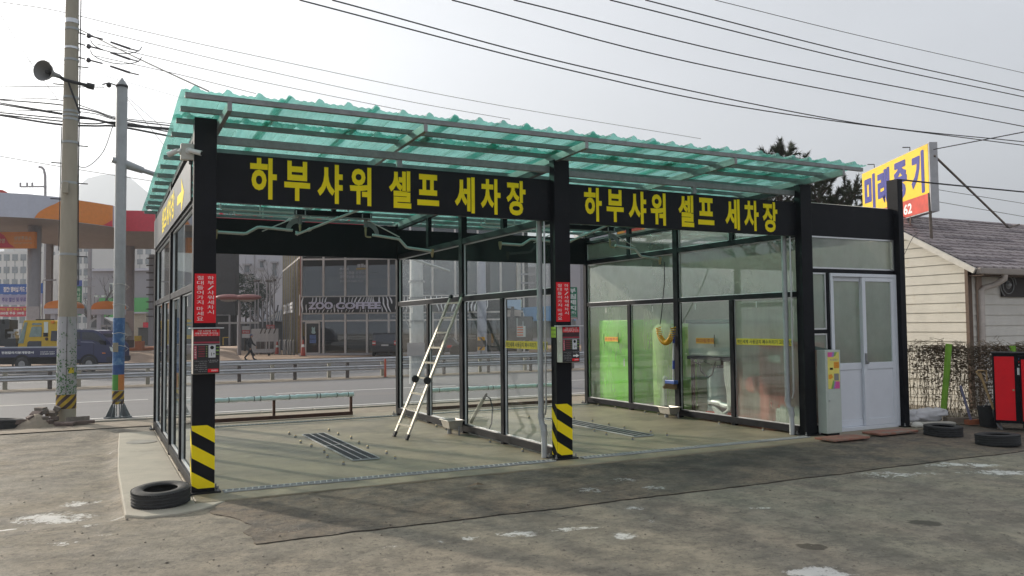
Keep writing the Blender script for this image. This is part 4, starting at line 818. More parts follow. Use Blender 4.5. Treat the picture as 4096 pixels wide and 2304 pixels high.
MB().tube([(8.39,2.30,.30),(8.39,2.02,.30),(8.39,1.98,.27),(8.39,1.75,.25)], .062, 12).build('manifold', M_ALU, t, smooth=True); MB().tube([(8.38,1.62,.22),(8.38,1.66,.75)], .062, 12).build('cylinder', M_ALU, t, smooth=True)
hs_ = MB()
for k in range(4): hs_.tube([(8.38,1.90-.05*k,.98),(8.35,1.87-.045*k,.8),(8.34,1.80-.045*k,.5),(8.33,1.78-.01*k,.22),(8.32,1.92,  .10+.01*k),(8.34,2.10,.14+.02*k),(8.38,2.22,.22)], .025, 8)
hs_.build('hose', mat('grey_hose', (0.72,0.72,0.69), 0.5), t, smooth=True); MB().tube([(8.35,2.55,.98),(8.34,2.45,.80),(8.34,2.30,.70),(8.34,2.18,.76),(8.35,2.10,.98)], .014, 8).build('cable', M_RUB, t, smooth=True)
MB().tube([(8.35,2.70,.99),(8.34,2.55,.93),(8.35,2.40,.97),(8.35,2.2,.92)], .010, 6).build('cable', M_RUB, t, smooth=True)
t = thing('red_compressor', 'tall red machine behind the steamed glass by the yellow sticker', 'machine', (9.0, 0.95, 0)); MB().box(8.50, 9.3, 0.62, 1.26, 0.05, 1.30).build('casing', M_RMACH, t, bevel=0.02); MB().box(8.492, 8.4995, .7, 1.18, .5, 1.2).build('panel', mat('dark_red_panel', (0.30,0.04,0.03), 0.5), t)
MB().box(8.488, 8.4915, .80, 1.04, 1.0, 1.12).build('gauge_plate', M_WTANK, t)
def can(x, y, label):
    t = thing('jerry_can', label, 'jerry can', (x, y, 0), 0, 'jerry cans'); MB().box(x-.11, x+.11, y-.13, y+.13, 0.0, .33).build('can_body', M_WTANK, t, bevel=.035); MB().tube([(x,y+.08,.33),(x,y+.08,.375)], .03, 10).build('cap', M_WTANK, t); MB().tube([(x,y-.1,.33),(x,y-.08,.37),(x,y+.0,.37),(x,y+.03,.33)], .013, 6).build('handle', M_WTANK, t)
can(8.42, 0.62, 'white jerry can inside the steamed glass, the one farther from the right post'); can(8.42, 0.32, 'white jerry can inside the steamed glass, nearest the right post')
# a dead leaf and small stones on the asphalt
tag(MB().add([(2.46,-1.02,.004),(2.55,-1.06,.03),(2.66,-1.02,.012),(2.60,-.98,.035),(2.52,-.97,.01)], [(0,1,4),(1,2,3),(1,3,4)]).build('dead_leaf', mat('dead_leaf', (0.12,0.075,0.045), 0.9)), 'curled brown dead leaf on the dark asphalt strip', 'leaf')
mb = MB(); r3 = random.Random(11)
for k in range(420):
    p = atZ(r3.uniform(0,2576), r3.uniform(1130,1449)**1.0, 0); s = r3.uniform(.003,.009)*(1.6 if r3.random() < .08 else 1)
    if p.y > -0.5 and p.x > -0.7: continue
    mb.ball((p.x,p.y,float(lot_h(np.array([p.x]),np.array([p.y]))[0])+s*.3+(.012 if (p.y > -2.1 and p.x > .3) else 0)), s, 6, 4, (1,1.2,.7), k, .5)
tag(mb.build('gravel', mat('gravel_grey', (0.20,0.175,0.145), 0.95, var=0.35, scale=30)), 'scattered bits of gravel and grit over the lot', 'gravel', kind='stuff')
# ================================================================== STREET: POLES, BARRIER, RIGHT SIDE
M_CONC = mat('pole_concrete', (0.36,0.325,0.26), 0.85, var=0.12, scale=5, bump=0.2, stretch=(1,1,0.3)); M_GPOLE = mat('pole_steel', (0.36,0.38,0.39), 0.55, 0.3, var=0.12, scale=6)
M_CABLE = mat('cable_black', (0.020,0.020,0.022), 0.6, var=0.1)
# concrete utility pole
pb = (-1.29, 7.83); t = thing('utility_pole', 'thick concrete utility pole with steel bands and a striped foot', 'utility pole', (pb[0], pb[1], 0))
MB().tube([(pb[0],pb[1],-.1),(pb[0],pb[1],11.5)], [0.161,0.077], 24).build('pole', M_CONC, t, smooth=True)
rad = lambda z: 0.161-0.084*(z+.1)/11.6
def ptop(py): return atY(165, py, pb[1]).z
def band(z0, z1, m, nm, extra=.003): MB().lathe([(rad(z0)+.001,z0),(rad(z0)+extra,z0),(rad(z1)+extra,z1),(rad(z1)+.001,z1)], (pb[0],pb[1],0), n=24).build(nm, m, t, smooth=True)
zs = [ptop(y) for y in (1027, 992)]
def cyl_stripes(t, px, py, rf, z0, z1, n, slope, m_dark, m_yel, nm):
    MB().lathe([(rf(z0)+.002,z0),(rf(z1)+.002,z1)], (px,py,0), n=36).build(nm, m_yel, t, smooth=True)
    mb = MB(); K = 36; per = (2*math.pi)/n
    for s in range(n):
        vs = []; N = 14
        for i in range(N+1):
            z = z0+(z1-z0)*i/N
            for d in (0, per*.5):
                a = s*per+d+slope*(z-z0)/rf(z); vs.append((px+(rf(z)+.004)*math.cos(a), py+(rf(z)+.004)*math.sin(a), z))
        # subdivide across
        v2 = []; f2 = []
        for i in range(N+1):
            z = z0+(z1-z0)*i/N
            for j in range(5):
                a = s*per+per*.5*j/4+slope*(z-z0)/rf(z); v2.append((px+(rf(z)+.004)*math.cos(a), py+(rf(z)+.004)*math.sin(a), z))
        for i in range(N):
            for j in range(4): f2.append((i*5+j, i*5+j+1, i*5+5+j+1, i*5+5+j))
        mb.add(v2, f2)
    return mb.build('dark_stripes', m_dark, t, smooth=True)
M_DYEL = mat('dull_yellow_band', (0.50,0.33,0.03), 0.6, var=0.2, scale=12); M_DBRN = mat('dark_band_stripe', (0.06,0.035,0.03), 0.6, var=0.2)
cyl_stripes(t, pb[0], pb[1], rad, zs[0], zs[1], 6, 1.05, M_DBRN, M_DYEL, 'warning_band')
# plastic sleeve with green climbing-plant print
M_SLEEVE = mat('sleeve_print', (0.40,0.40,0.42), 0.5, var=0.12, scale=4, grime=((0.07,0.17,0.06), 7, 0.55)); zs2 = ptop(797)
MB().lathe([(rad(z)+.0035,z) for z in (zs[1]+.005, zs2*.6, zs2)], (pb[0],pb[1],0), n=30).build('printed_sleeve', M_SLEEVE, t, smooth=True)
MB().box(pb[0]-.004,pb[0]+.004,pb[1]-rad(1)-.009,pb[1]-rad(1)-.002,zs[1],zs2).build('sleeve_seam', M_DBRN, t)
lf = MB(); r4 = random.Random(4); M_LEAF = mat('leaf_green_print', (0.06,0.17,0.05), 0.6, var=0.4, scale=20)
for k in range(330):
    a = r4.uniform(math.pi*1.02, math.pi*1.98); z = zs[1]+(zs2-zs[1])*abs(r4.gauss(0,.33)); z = min(z, zs2-.1); rr = rad(z)+.008
    c = Vector((pb[0]+rr*math.cos(a), pb[1]+rr*math.sin(a), z)); u = Vector((-math.sin(a),math.cos(a),0)); s = r4.uniform(.010,.022); th = r4.uniform(0,6)
    e1 = u*math.cos(th)+ZA*math.sin(th); e2 = -u*math.sin(th)+ZA*math.cos(th); lf.add([c-e1*s, c-e2*s*.6, c+e1*s, c+e2*s*.6], [(0,1,2,3)])
lf.build('printed_leaves', M_LEAF, t)
p_ = atY(180, 932, pb[1]-.17); q = MB().lathe([(rad(1)+.006,p_.z-.045),(rad(1)+.006,p_.z+.045)], (pb[0],pb[1],0), n=40); 
q2 = MB(); K = 8
for i in range(K): 
    a0 = math.radians(282+i*4.5); a1 = math.radians(282+(i+1)*4.5); R_ = rad(1)+.006
    q2.quad((pb[0]+R_*math.cos(a0),pb[1]+R_*math.sin(a0),p_.z-.05),(pb[0]+R_*math.cos(a1),pb[1]+R_*math.sin(a1),p_.z-.05),(pb[0]+R_*math.cos(a1),pb[1]+R_*math.sin(a1),p_.z+.05),(pb[0]+R_*math.cos(a0),pb[1]+R_*math.sin(a0),p_.z+.05))
q2.build('yellow_plate', mat('plate_yellow', (0.62,0.48,0.03), 0.5), t)
for py in (50, 55, 72, 120, 150, 245, 280, 290, 300, 358, 460, 640): 
    z = ptop(py); band(z-.02, z+.02, M_ALU if py in (50,55,120) else M_GPOLE, 'clamp_band', .008 if py != 460 else .003)
for k, py in enumerate((165,215,365,412,460,502,645)):
    z = ptop(py); s = 1 if k % 2 == 0 else -1; MB().tube([(pb[0]+s*rad(z),pb[1]-.03,z),(pb[0]+s*(rad(z)+.16),pb[1]-.03,z)], .010, 6).build('step_bolt', M_CABLE, t)
cv = MB(); cv.tube([(pb[0]+rad(5)+.012,pb[1]-.02,9.5),(pb[0]+rad(5)+.015,pb[1]-.02,4.2),(pb[0]+rad(3)+.02,pb[1]-.02,2.4)], .010, 6); cv.tube([(pb[0]-rad(5)-.01,pb[1]-.02,5.2),(pb[0]-rad(3)-.012,pb[1]-.02,3.0)], .008, 6); cv.build('riser_cable', M_CABLE, t)
b = atY(172, 470, pb[1]-.16); MB().box(b.x-.09, b.x+.0, pb[1]-.24, pb[1]-.15, b.z-.12, b.z+.08).build('small_box', M_CONC, t, bevel=.008)
for py in (78, 105, 140):                     # insulators on the right
    z = ptop(py)-.03; i_ = MB()
    i_.tube([(pb[0]+rad(z),pb[1],z+.03),(pb[0]+.22,pb[1],z+.01)], .012, 6); i_.ball((pb[0]+.27,pb[1],z), .042, 10, 8, (1,1,1.1)); i_.tube([(pb[0]+.3,pb[1],z),(pb[0]+.5,pb[1],z-.03)], .014, 6); i_.tube([(pb[0]+.62,pb[1],z-.06),(pb[0]+.95,pb[1],z-.14)], [.018,.022], 8); i_.tube([(pb[0]+.95,pb[1],z-.14),(pb[0]+1.1,pb[1],z-.16)], .012, 6)
    i_.build('insulator', mat('insulator_grey', (0.10,0.09,0.10), 0.4), t, smooth=True)
lp = MB()
for py in (78, 105): z = ptop(py)-.1; lp.tube([(pb[0]+.3+.42*(1-math.cos(a)),pb[1],z-.14*math.sin(a)*1.3) for a in np.linspace(0,math.pi,10)], .008, 6)
lp.build('cable_loop', M_CABLE, t)
# horn loudspeaker on the pole
h = atY(115, 180, pb[1]-.45); t = thing('horn_speaker', 'grey horn loudspeaker bracketed to the concrete pole', 'loudspeaker', tuple(h)); ax = Vector((-.55,-.80,-.06)).normalized()
MB().lathe([(.178,.075),(.172,.075),(.148,.0),(.096,-.08),(.054,-.16),(.040,-.24),(.038,-.34),(.0,-.34)], h, ax, 26).build('horn', mat('horn_grey', (0.27,0.265,0.26), 0.5, var=0.1), t, smooth=True)
MB().lathe([(.0,.0),(.03,-.02),(.035,-.1),(.0,-.12)], h, ax, 16).build('driver_cone', M_CABLE, t, smooth=True)
e = h-ax*.34; br = MB(); br.tube([e,(pb[0]-.10,pb[1]-.20,e.z-.06),(pb[0]+.30,pb[1]-.19,e.z-.12)], .03, 8); br.tube([(pb[0]+.25,pb[1]-.19,e.z-.11),(pb[0]+.37,pb[1]-.19,e.z-.13)], .055, 10); br.tube([(pb[0]-.05,pb[1]-.19,e.z-.06),(pb[0]+.15,pb[1]-.17,e.z-.62)], .016, 6); br.build('bracket', M_CABLE, t, smooth=True)
# steel pole with printed sleeve
sp = (-0.462, 8.20); t = thing('signal_pole', 'galvanised steel pole with a mural sleeve and flared foot', 'signal pole', (sp[0], sp[1], 0))
ztop = atY(297, 193, sp[1]).z; rs_ = lambda z: 0.098
MB().lathe([(0,ztop),(.095,ztop-.14),(.098,ztop-.16),(.098,.30)], (sp[0],sp[1],0), n=24).build('pole', M_GPOLE, t, smooth=True)
f = MB(); f.lathe([(.10,.34),(.102,.33),(.10,.27)], (sp[0],sp[1],0), n=20)
for k in range(8):
    a = k*math.pi/4+.2; d = Vector((math.cos(a),math.sin(a),0)); s = Vector((-d.y,d.x,0))*.006; b0 = Vector((sp[0],sp[1],0)); P = [b0+d*.095+ZA*.28, b0+d*.095+ZA*.02, b0+d*.215+ZA*.02]
    f.add([p+s for p in P]+[p-s for p in P], [(0,1,2),(5,4,3),(0,3,4,1),(1,4,5,2),(2,5,3,0)])
f.lathe([(.0,.02),(.235,.02),(.235,-.02)], (sp[0],sp[1],0), n=8); f.build('flared_foot', mat('foot_steel', (0.17,0.19,0.20), 0.6, 0.3), t)
zS = lambda py: atY(297, py, sp[1]).z
def sleeve(z0, z1, a0, a1, m, nm, e=.003):
    mb = MB(); K = 14; vs = []; fs = []
    for i in range(K+1):
        a = math.radians(a0+(a1-a0)*i/K)
        for z in (z0, z1): vs.append((sp[0]+(.098+e)*math.cos(a), sp[1]+(.098+e)*math.sin(a), z))
    for i in range(K): fs.append((2*i,2*i+2,2*i+3,2*i+1))
    mb.add(vs, fs).build(nm, m, t, smooth=True)
M_MUR = mat('mural_blue', (0.05,0.15,0.36), 0.5, var=0.5, scale=5, grime=((0.22,0.34,0.45), 5, 0.5), stretch=(1,1,1.2))
sleeve(zS(918), zS(800), 0, 360, M_MUR, 'mural_sleeve'); sleeve(zS(942), zS(918), 0, 360, mat('mural_dark_blue', (0.03,0.08,0.24), 0.5, var=.4), 'mural_sleeve')
sleeve(zS(981), zS(942), 180, 268, mat('mural_green', (0.08,0.30,0.05), 0.5), 'green_band'); sleeve(zS(981), zS(942), 268, 360, mat('mural_orange', (0.55,0.20,0.05), 0.5), 'orange_band')
cyl_stripes(t, sp[0], sp[1], rs_, zS(1016), zS(983), 4, 1.05, M_DBRN, M_DYEL, 'warning_band')
b = zS(873); MB().box(sp[0]-.10, sp[0]-.01, sp[1]-.125, sp[1]-.085, zS(885), zS(862)).build('small_box', M_CONC, t)
tw = MB()
for py in (715, 766, 838, 870): tw.tube([(sp[0]+.107*math.cos(a),sp[1]+.107*math.sin(a),zS(py)+.01*math.sin(a*3)) for a in np.linspace(0,6.28,20)], .005, 5); tw.tube([(sp[0]+.09,sp[1]-.06,zS(py)),(sp[0]+.16,sp[1]-.08,zS(py)-.05),(sp[0]+.11,sp[1]-.07,zS(py)-.1)], .005, 5)
tw.build('wire_ties', mat('wire_white', (0.55,0.55,0.52), 0.5), t)
za = zS(408); arm = MB(); a0 = Vector((sp[0]-.02,sp[1],za)); a1 = atY(385, 438, sp[1]+.1); dr = (a1-a0).normalized(); arm.tube([a0-dr*.14, a0], .055, 12); arm.tube([a0+dr*.08,a0+dr*.42], [.085,.06], 12); arm.tube([a0+dr*.4,a0+dr*7.5+ZA*.2], [.045,.03], 10); arm.build('signal_arm', M_GPOLE, t, smooth=True)
c_ = MB(); c_.tube([(sp[0]-.1,sp[1],zS(215)),(sp[0]-.22,sp[1],zS(215)+.03),(sp[0]-.33,sp[1],zS(217))], .012, 6); c_.ball((sp[0]-.22,sp[1],zS(217)), .045, 8, 6); c_.lathe([(.1,-.02),(.108,-.02),(.108,.02),(.1,.02)], (sp[0],sp[1],zS(217)), n=20); c_.build('insulator', M_CABLE, t, smooth=True)
# brick rubble and blocks at the pole foot
M_STONE = mat('rubble_grey', (0.20,0.17,0.145), 0.95, var=0.3, scale=9, bump=0.5); M_STONE2 = mat('rubble_brown', (0.15,0.11,0.095), 0.95, var=0.3, scale=9, bump=0.5)
mb = MB(); r5 = random.Random(9); base = atZ(110, 1065, 0)
vs = []; fs = []; K = 16
for i in range(K+1):
    for j in range(K+1):
        u, v = i/K*2-1, j/K*2-1; x, y = -1.70+u*.36, 7.45+v*.34; hh = max(0, 1-(u*u+v*v)); vs.append((x,y,-.03+.20*hh+.06*hh*(noise.noise(Vector((x*5,y*5,1))))))
for i in range(K):
    for j in range(K): a = i*(K+1)+j; fs.append((a,a+K+1,a+K+2,a+1))
mb.add(vs, fs); t = mb.build('earth_heap', M_SAND, smooth='all'); tag(t, 'small heap of earth at the foot of the concrete pole', 'earth heap')
spots = [(-1.60,7.55,.20,0),(-1.72,7.50,.17,1),(-1.50,7.62,.16,0),(-1.80,7.42,.12,1),(-1.62,7.40,.10,0),(-1.46,7.45,.08,1),(-1.42,7.62,.24,0),(-1.66,7.6,.24,0),(-1.95,7.4,.06,1),(-1.52,7.32,.05,1)]
for k, (x, y, z, c) in enumerate(spots):
    M_ = Matrix.Rotation(r5.uniform(0,3), 3, 'Z') @ Matrix.Rotation(r5.uniform(-.5,.5), 3, 'X'); o = MB().obox((x,y,z+.02), (.17+r5.uniform(-.05,.06),.10,.075), M_).build('rubble_brick', (M_STONE, M_STONE2)[c], bevel=.008); tag(o, 'broken paving brick in the rubble heap at the concrete pole', 'brick', 'broken bricks by the pole')
for k, (x, y, z, rz, c, lb) in enumerate([(-1.10,7.42,.07,.1,0,'grey concrete block leaning at the right foot of the concrete pole'),(-1.02,7.30,.035,.15,1,'reddish brown block lying flat before the concrete pole'),(-1.30,7.25,.03,-.5,1,'dark block tilted in front of the concrete pole')]):
    tag(MB().obox((x,y,z), (.36,.10,.10 if c == 0 else .05), Matrix.Rotation(rz, 3, 'Z') @ Matrix.Rotation(.2*(k-1), 3, 'X')).build('kerb_block', (M_STONE, M_STONE2)[c], bevel=.006), lb, 'block')
# median barrier
M_GRD = mat('guardrail_zinc', (0.47,0.48,0.50), 0.42, 0.55, var=0.12, scale=3, grime=((0.36,0.36,0.36), 4, 0.56)); M_GPST = mat('guardrail_post', (0.10,0.085,0.08), 0.7, var=0.3)
def wbeam(t, x0, x1, y, zc, hh, face):
    prof = [(-1,0),(-.8,.5),(-.62,1),(-.42,1),(-.22,.45),(0,0.05),(.22,.45),(.42,1),(.62,1),(.8,.5),(1,0)]; mb = MB(); vs = []
    for x in np.linspace(x0, x1, 14):
        for (a, b_) in prof: vs.append((x, y+face*.05*b_, gzf(y)+zc+a*hh))
    m_ = len(prof); fs = [(j*m_+i, (j+1)*m_+i, (j+1)*m_+i+1, j*m_+i+1) for j in range(13) for i in range(m_-1)]
    return mb.add(vs, fs).build('beam', M_GRD, t, smooth='all')
YG = 19.75; t = thing('median_barrier', 'long double beam steel guardrail along the middle of the road', 'guardrail', (0, YG, gzf(YG)))
for zc in (.355, .625): wbeam(t, -45, 60, YG-.06, zc, .082, -1); 
for k in range(36):
    x = -29.35+k*1.82; MB().tube([(x,YG+.05,gzf(YG)-.05),(x,YG+.05,gzf(YG)+.70)], .062, 10).build('post', M_GPST, t, smooth=True)
YG2 = 20.55; t = thing('median_barrier', 'second steel guardrail just behind the long double beam one', 'guardrail', (0, YG2, gzf(YG2)))
for zc in (.36, .63): wbeam(t, -45, 60, YG2+.06, zc, .08, 1)
M_GPS2 = mat('guardrail_post_pale', (0.30,0.29,0.24), 0.7, var=0.2)
for k in range(32): x = -26.9+k*1.97; MB().box(x-.06, x+.06, YG2-.06, YG2+.04, gzf(YG2)-.05, gzf(YG2)+.66).build('post', M_GPS2, t)
def cone_post(x, y, h, label, m=None):
    z = gzf(y); t = thing('delineator', label, 'delineator', (x,y,z)); MB().tube([(x,y,z),(x,y,z+h)], [.042,.034], 12).build('tube', mat('faded_orange', (0.42,0.09,0.05), 0.6, var=0.2), t, smooth=True); MB().lathe([(.0,h+.01),(.03,h+.008),(.036,h)], (x,y,z), n=12).build('cap', M_CABLE, t); MB().lathe([(.10,0.0),(.10,.02),(.05,.03)], (x,y,z), n=14).build('foot', M_CABLE, t)
cone_post(8.25, 19.25, .66, 'faded orange delineator post standing in front of the guardrail')
# ------------------------------------------------------------------ right side: house, fence, sign, clutter
c0 = at(2440, 905, 15.2); HX, HY = c0.x, c0.y                      # corner of the little house
ze = 2.71; M_SID = mat('cream_siding', (0.58,0.55,0.48), 0.75, var=0.10, scale=2.5, grime=((0.50,0.45,0.36), 3, 0.58)); M_SID2 = mat('white_siding', (0.64,0.61,0.56), 0.75, var=0.08, scale=2.5)
t = thing('house', 'low house with cream siding and a shingled roof', 'house', (HX, HY, 0)); DEP = 4.0; SLP = 0.558; WID = 9.0; rz_ = ze+DEP/2*SLP
def siding(mb, u_of, n, z0, z1, u0f, u1f, nrm):
    """lapped boards: u_of(u, z, out) -> world point"""
    st = (z1-z0)/n
    for k in range(n):
        a, b_ = z0+k*st, z0+(k+1)*st
        for (lo, hi) in ((u0f(a), u1f(a)),):
            hi2 = u1f(b_); lo2 = u0f(b_)
            mb.quad(u_of(lo,a,.022), u_of(hi,a,.022), u_of(hi2,b_,.004), u_of(lo2,b_,.004)); mb.quad(u_of(lo,a,.0), u_of(hi,a,.0), u_of(hi,a,.022), u_of(lo,a,.022))
mb = MB(); top = lambda z: DEP if z <= ze else max(.02, DEP-(z-ze)/SLP)
bot = lambda z: 0.0 if z <= ze else (z-ze)/SLP
siding(mb, lambda u, z, o: (HX-o, HY+u, z), 21, -.05, rz_-.03, bot, top, None); mb.build('gable_wall', M_SID, t)
mb = MB(); siding(mb, lambda u, z, o: (HX+u, HY-o, z), 14, -.05, ze, lambda z: 0, lambda z: WID, None); mb.build('front_wall', M_SID2, t)
MB().box(HX-.03, HX+.08, HY-.035, HY+.03, 0, ze-.02).build('corner_board', mat('brown_board', (0.13,0.085,0.06), 0.7), t)
MB().box(HX+.20, HX+.34, HY-.06, HY-.028, 0, ze-.02).build('trim_board', mat('pale_brown_board', (0.33,0.24,0.19), 0.7), t)
# roof slab with shingle courses
M_SHI = mat('grey_brown_shingle', (0.31,0.265,0.265), 0.85, var=0.28, scale=5, bump=0.35, bscale=40); M_SHI2 = mat('shingle_base', (0.06,0.05,0.05), 0.9)
M_FASC = mat('cream_fascia', (0.60,0.57,0.51), 0.7); ov = .32
RP = lambda x, u, l: Vector((x, HY-ov+u, ze-ov*SLP+u*SLP+.05+l)); RUN = DEP/2+ov
mb = MB()
for s in (0, 1):
    P = lambda x, u, l: RP(x,u,l) if s == 0 else Vector((x, HY+DEP+ov-u, ze-ov*SLP+u*SLP+.05+l))
    a, b_, c_, d = P(HX-.22,0,0), P(HX+WID,0,0), P(HX+WID,RUN,0), P(HX-.22,RUN,0); dn = Vector((0,0,-.10))
    mb.add([a,b_,c_,d,a+dn,b_+dn,c_+dn,d+dn], [(0,1,2,3),(7,6,5,4),(0,4,5,1),(3,7,4,0),(1,5,6,2)])
rf = mb.build('roof', M_SHI2, t)
mb = MB(); r6 = random.Random(21); nC = 17; st = RUN/nC
for k in range(nC):
    u = k*st; x = HX-.22-(.14 if k % 2 else 0)
    while x < HX+WID:
        w = .28; x0, x1 = max(x, HX-.22), x+w; dz = r6.uniform(0,.004); h_ = st*.45 if (int((x-HX)*10+k) % 1 == 0) else 0
        P = [(x0+.006,u+st*.40),(x0+.075,u-.012),(x1-.075,u-.012),(x1-.006,u+st*.40),(x1,u+st*1.15),(x0,u+st*1.15)]
        lf_ = [.020+dz,.034+dz,.034+dz,.020+dz,.004,.004]; v = [RP(a,b_,c_) for (a,b_), c_ in zip(P, lf_)]; d = Vector((0,0,-.026))
        mb.add(v+[q+d for q in v[:4]], [(0,1,2,3,4,5),(0,6,7,1),(1,7,8,2),(2,8,9,3)]); x += w
sh_ = mb.build('shingles', [M_SHI, mat('shingle_light', (0.37,0.32,0.315), 0.85, var=0.2, scale=5), mat('shingle_dark', (0.20,0.17,0.175), 0.85, var=0.2, scale=5)], rf)
for p in sh_.data.polygons: p.material_index = (0, 0, 1, 2, 0, 1)[(p.index//4*7919 >> 3) % 6]
mb = MB(); mb.bar(RP(HX-.245,-.0,-.06), RP(HX-.245,RUN,-.06), .05, .10); mb.build('barge_board', M_FASC, t)
mb = MB(); mb.box(HX-.22, HX+WID, HY-ov-.10, HY-ov-.005, ze-ov*SLP-.07, ze-ov*SLP+.045); mb.build('gutter', mat('gutter_grey_brown', (0.30,0.26,0.23), 0.6), t, bevel=.015)
MB().box(HX-.0, HX+WID, HY-ov, HY-.03, ze-ov*SLP-.09, ze-ov*SLP-.072).build('soffit', mat('soffit_brown', (0.14,0.10,0.08), 0.8), t)
gx = HX+.62; zc = at(2490, 735, 15).z; dp = MB(); dp.tube([(gx-.08,HY-ov-.05,ze-ov*SLP-.07),(gx-.08,HY-ov-.05,ze-.32),(gx-.12,HY-.22,ze-.42),(gx-.28,HY-.10,ze-.48),(gx-.36,HY-.09,ze-.54),(gx-.37,HY-.09,0)], .055, 12); dp.build('downpipe', mat('downpipe_cream', (0.50,0.44,0.40), 0.55), t, smooth=True)
fa = at(2535, 760, 14.9); fb_ = at(2590, 680, 14.9); fx0, fz0, fz1 = at(2524, 742, 15.0).x+.05, at(2530, 744, 15).z, at(2530, 681, 15).z
v_ = MB().box(HX+.95, HX+1.75, HY-.06, HY-.026, fz0, fz1).build('vent_panel', mat('dark_vent', (0.035,0.028,0.026), 0.7), t)
mb = MB(); cxv = HX+1.12
for r_ in (.07, .17, .24):
    n_ = 20; mb.tube([(cxv+r_*math.cos(a), HY-.07, (fz0+fz1)/2+r_*math.sin(a)) for a in np.linspace(0, 6.283 if r_ < .2 else 4.2, n_)], .010, 6)
mb.ball((cxv,HY-.07,(fz0+fz1)/2), .06, 10, 6); mb.build('fan_guard', M_GALV, v_, smooth=True)
# yellow roof sign
P0, P1 = at(2337, 357, 16.2), at(2168, 437, 19.55); zt_ = (P0.z+P1.z)/2; zb_ = zt_-1.37; A = Vector((P1.x,P1.y,zt_)); B = Vector((P0.x,P0.y,zt_)); dX = (B-A); LS = dX.length; dX.normalize(); nS = dX.cross(ZA).normalized()
t = thing('roof_sign', 'large yellow signboard with blue lettering standing on the house roof', 'sign', tuple(B))
M_SY = mat('sign_yellow', (0.84,0.55,0.01), 0.5, var=0.06); M_SB = mat('sign_blue', (0.035,0.035,0.26), 0.5, var=0.15); M_SR = mat('sign_red', (0.55,0.06,0.035), 0.5, var=0.25, scale=4)
dn = -nS*.16; q = lambda u, v, o=0: A+dX*(u*LS)-ZA*((1-v)*1.37)+nS*o
def slab(mb, u0, u1, v0, v1, o0, o1):
    P = [q(u0,v0,o0),q(u1,v0,o0),q(u1,v1,o0),q(u0,v1,o0)]; Q = [q(u0,v0,o1),q(u1,v0,o1),q(u1,v1,o1),q(u0,v1,o1)]; return mb.add(P+Q, [(0,1,2,3),(7,6,5,4),(0,4,5,1),(1,5,6,2),(2,6,7,3),(3,7,4,0)])
slab(MB(), 0, 1, 0, 1, 0, -.16).build('sign_box', mat('sign_frame_grey', (0.42,0.42,0.44), 0.5), t)
fc = slab(MB(), .006, .985, .27, .985, .006, .001).build('yellow_panel', M_SY, t); rc = slab(MB(), .006, .985, .015, .268, .006, .001).build('red_panel', M_SR, t)
tx = MB()
for c, u0, u1, v0, v1 in [('미',.05,.22,.33,.90),('래',.27,.45,.33,.90),('중',.52,.70,.33,.90),('기',.77,.93,.31,.92)]: [put_text(tx, c, q(u0,v0,.008+.0006*k_)+dX*dx_+ZA*dz_, dX, ZA, (u1-u0)*LS, (v1-v0)*1.37, .035) for k_, (dx_, dz_) in enumerate(((-.018,0),(.018,0),(0,-.014),(0,.014)))]
tx.build('lettering', M_SB, fc); tx = MB(); put_text(tx, '62', q(.645,.055,.008), dX, ZA, .115*LS, .16*1.37, .03); tx.build('lettering', M_WHT, rc)
M_RST2 = mat('rusty_angle_iron', (0.15,0.12,0.10), 0.8, var=0.4, scale=12); sup = MB()
foot = at(2538, 573, 18.7); sup.bar(B-ZA*.28-nS*.1, foot, .032, .032); sup.bar(foot, at(2563, 566, 19.2), .05, .05); sup.bar(B-dX*.06-ZA*1.0, Vector((B.x-.02, B.y, RP(0,B.y-HY+ov,0).z)), .05, .03); sup.bar(B-dX*.9-ZA*1.37, Vector((B.x+.15,B.y+.6,RP(0,B.y+.6-HY+ov,0).z)), .03, .03)
for k in range(26): f = k/26; sup.ball((B-ZA*.28-nS*.1).lerp(foot, f), .024, 6, 4)
sup.build('support_frame', M_RST2, t)
for u in (.18, .72): MB().tube([q(u,1,-.05), q(u,1,-.05)+ZA*.10, q(u,1,.1)+ZA*.10], .012, 6).build('lamp_bracket', M_CABLE, t)
# vine covered mesh fence
F0, F1 = at(2283, 1055, 13.6), at(2640, 1062, 13.1); F0 = Vector((F0.x,F0.y,0)); F1 = Vector((F1.x,F1.y,0)); fd = (F1-F0); FL = fd.length; fd.normalize(); fh = at(2330, 870, 13.5).z
t = thing('mesh_fence', 'wire mesh fence with green posts overgrown with dry vines', 'fence', tuple(F0))
mb = MB(); M_WIRE = mat('rusty_wire', (0.24,0.21,0.13), 0.7, var=0.3)
x = 0
while x < FL: mb.bar(F0+fd*x+ZA*.02, F0+fd*x+ZA*fh, .005, .005); x += .055
z = .05
while z < fh: mb.bar(F0+ZA*z, F1+ZA*z, .006, .006); z += .12
mb.build('wire_mesh', M_WIRE, t)
M_FPG = mat('lime_green_post', (0.20,0.42,0.04), 0.55, var=0.2)
for (pxt, pyt, pxb, pyb) in ((2387, 865, 2372, 1035), (2547, 870, 2556, 1010)):
    a, b_ = at(pxt, pyt, 13.25), at(pxb, pyb, 13.25); MB().tube([b_-ZA*.05, b_.lerp(a,.5)+Vector((.012,0,0)), a], [.046,.048,.048], 12).build('post', M_FPG, t, smooth=True)
r7 = random.Random(33); mb = MB(); lv = MB(); M_VINE = mat('dry_vine', (0.19,0.15,0.105), 0.9, var=0.35, scale=12); M_DLEAF = mat('dry_leaf', (0.155,0.112,0.075), 0.9, var=0.5, scale=25)
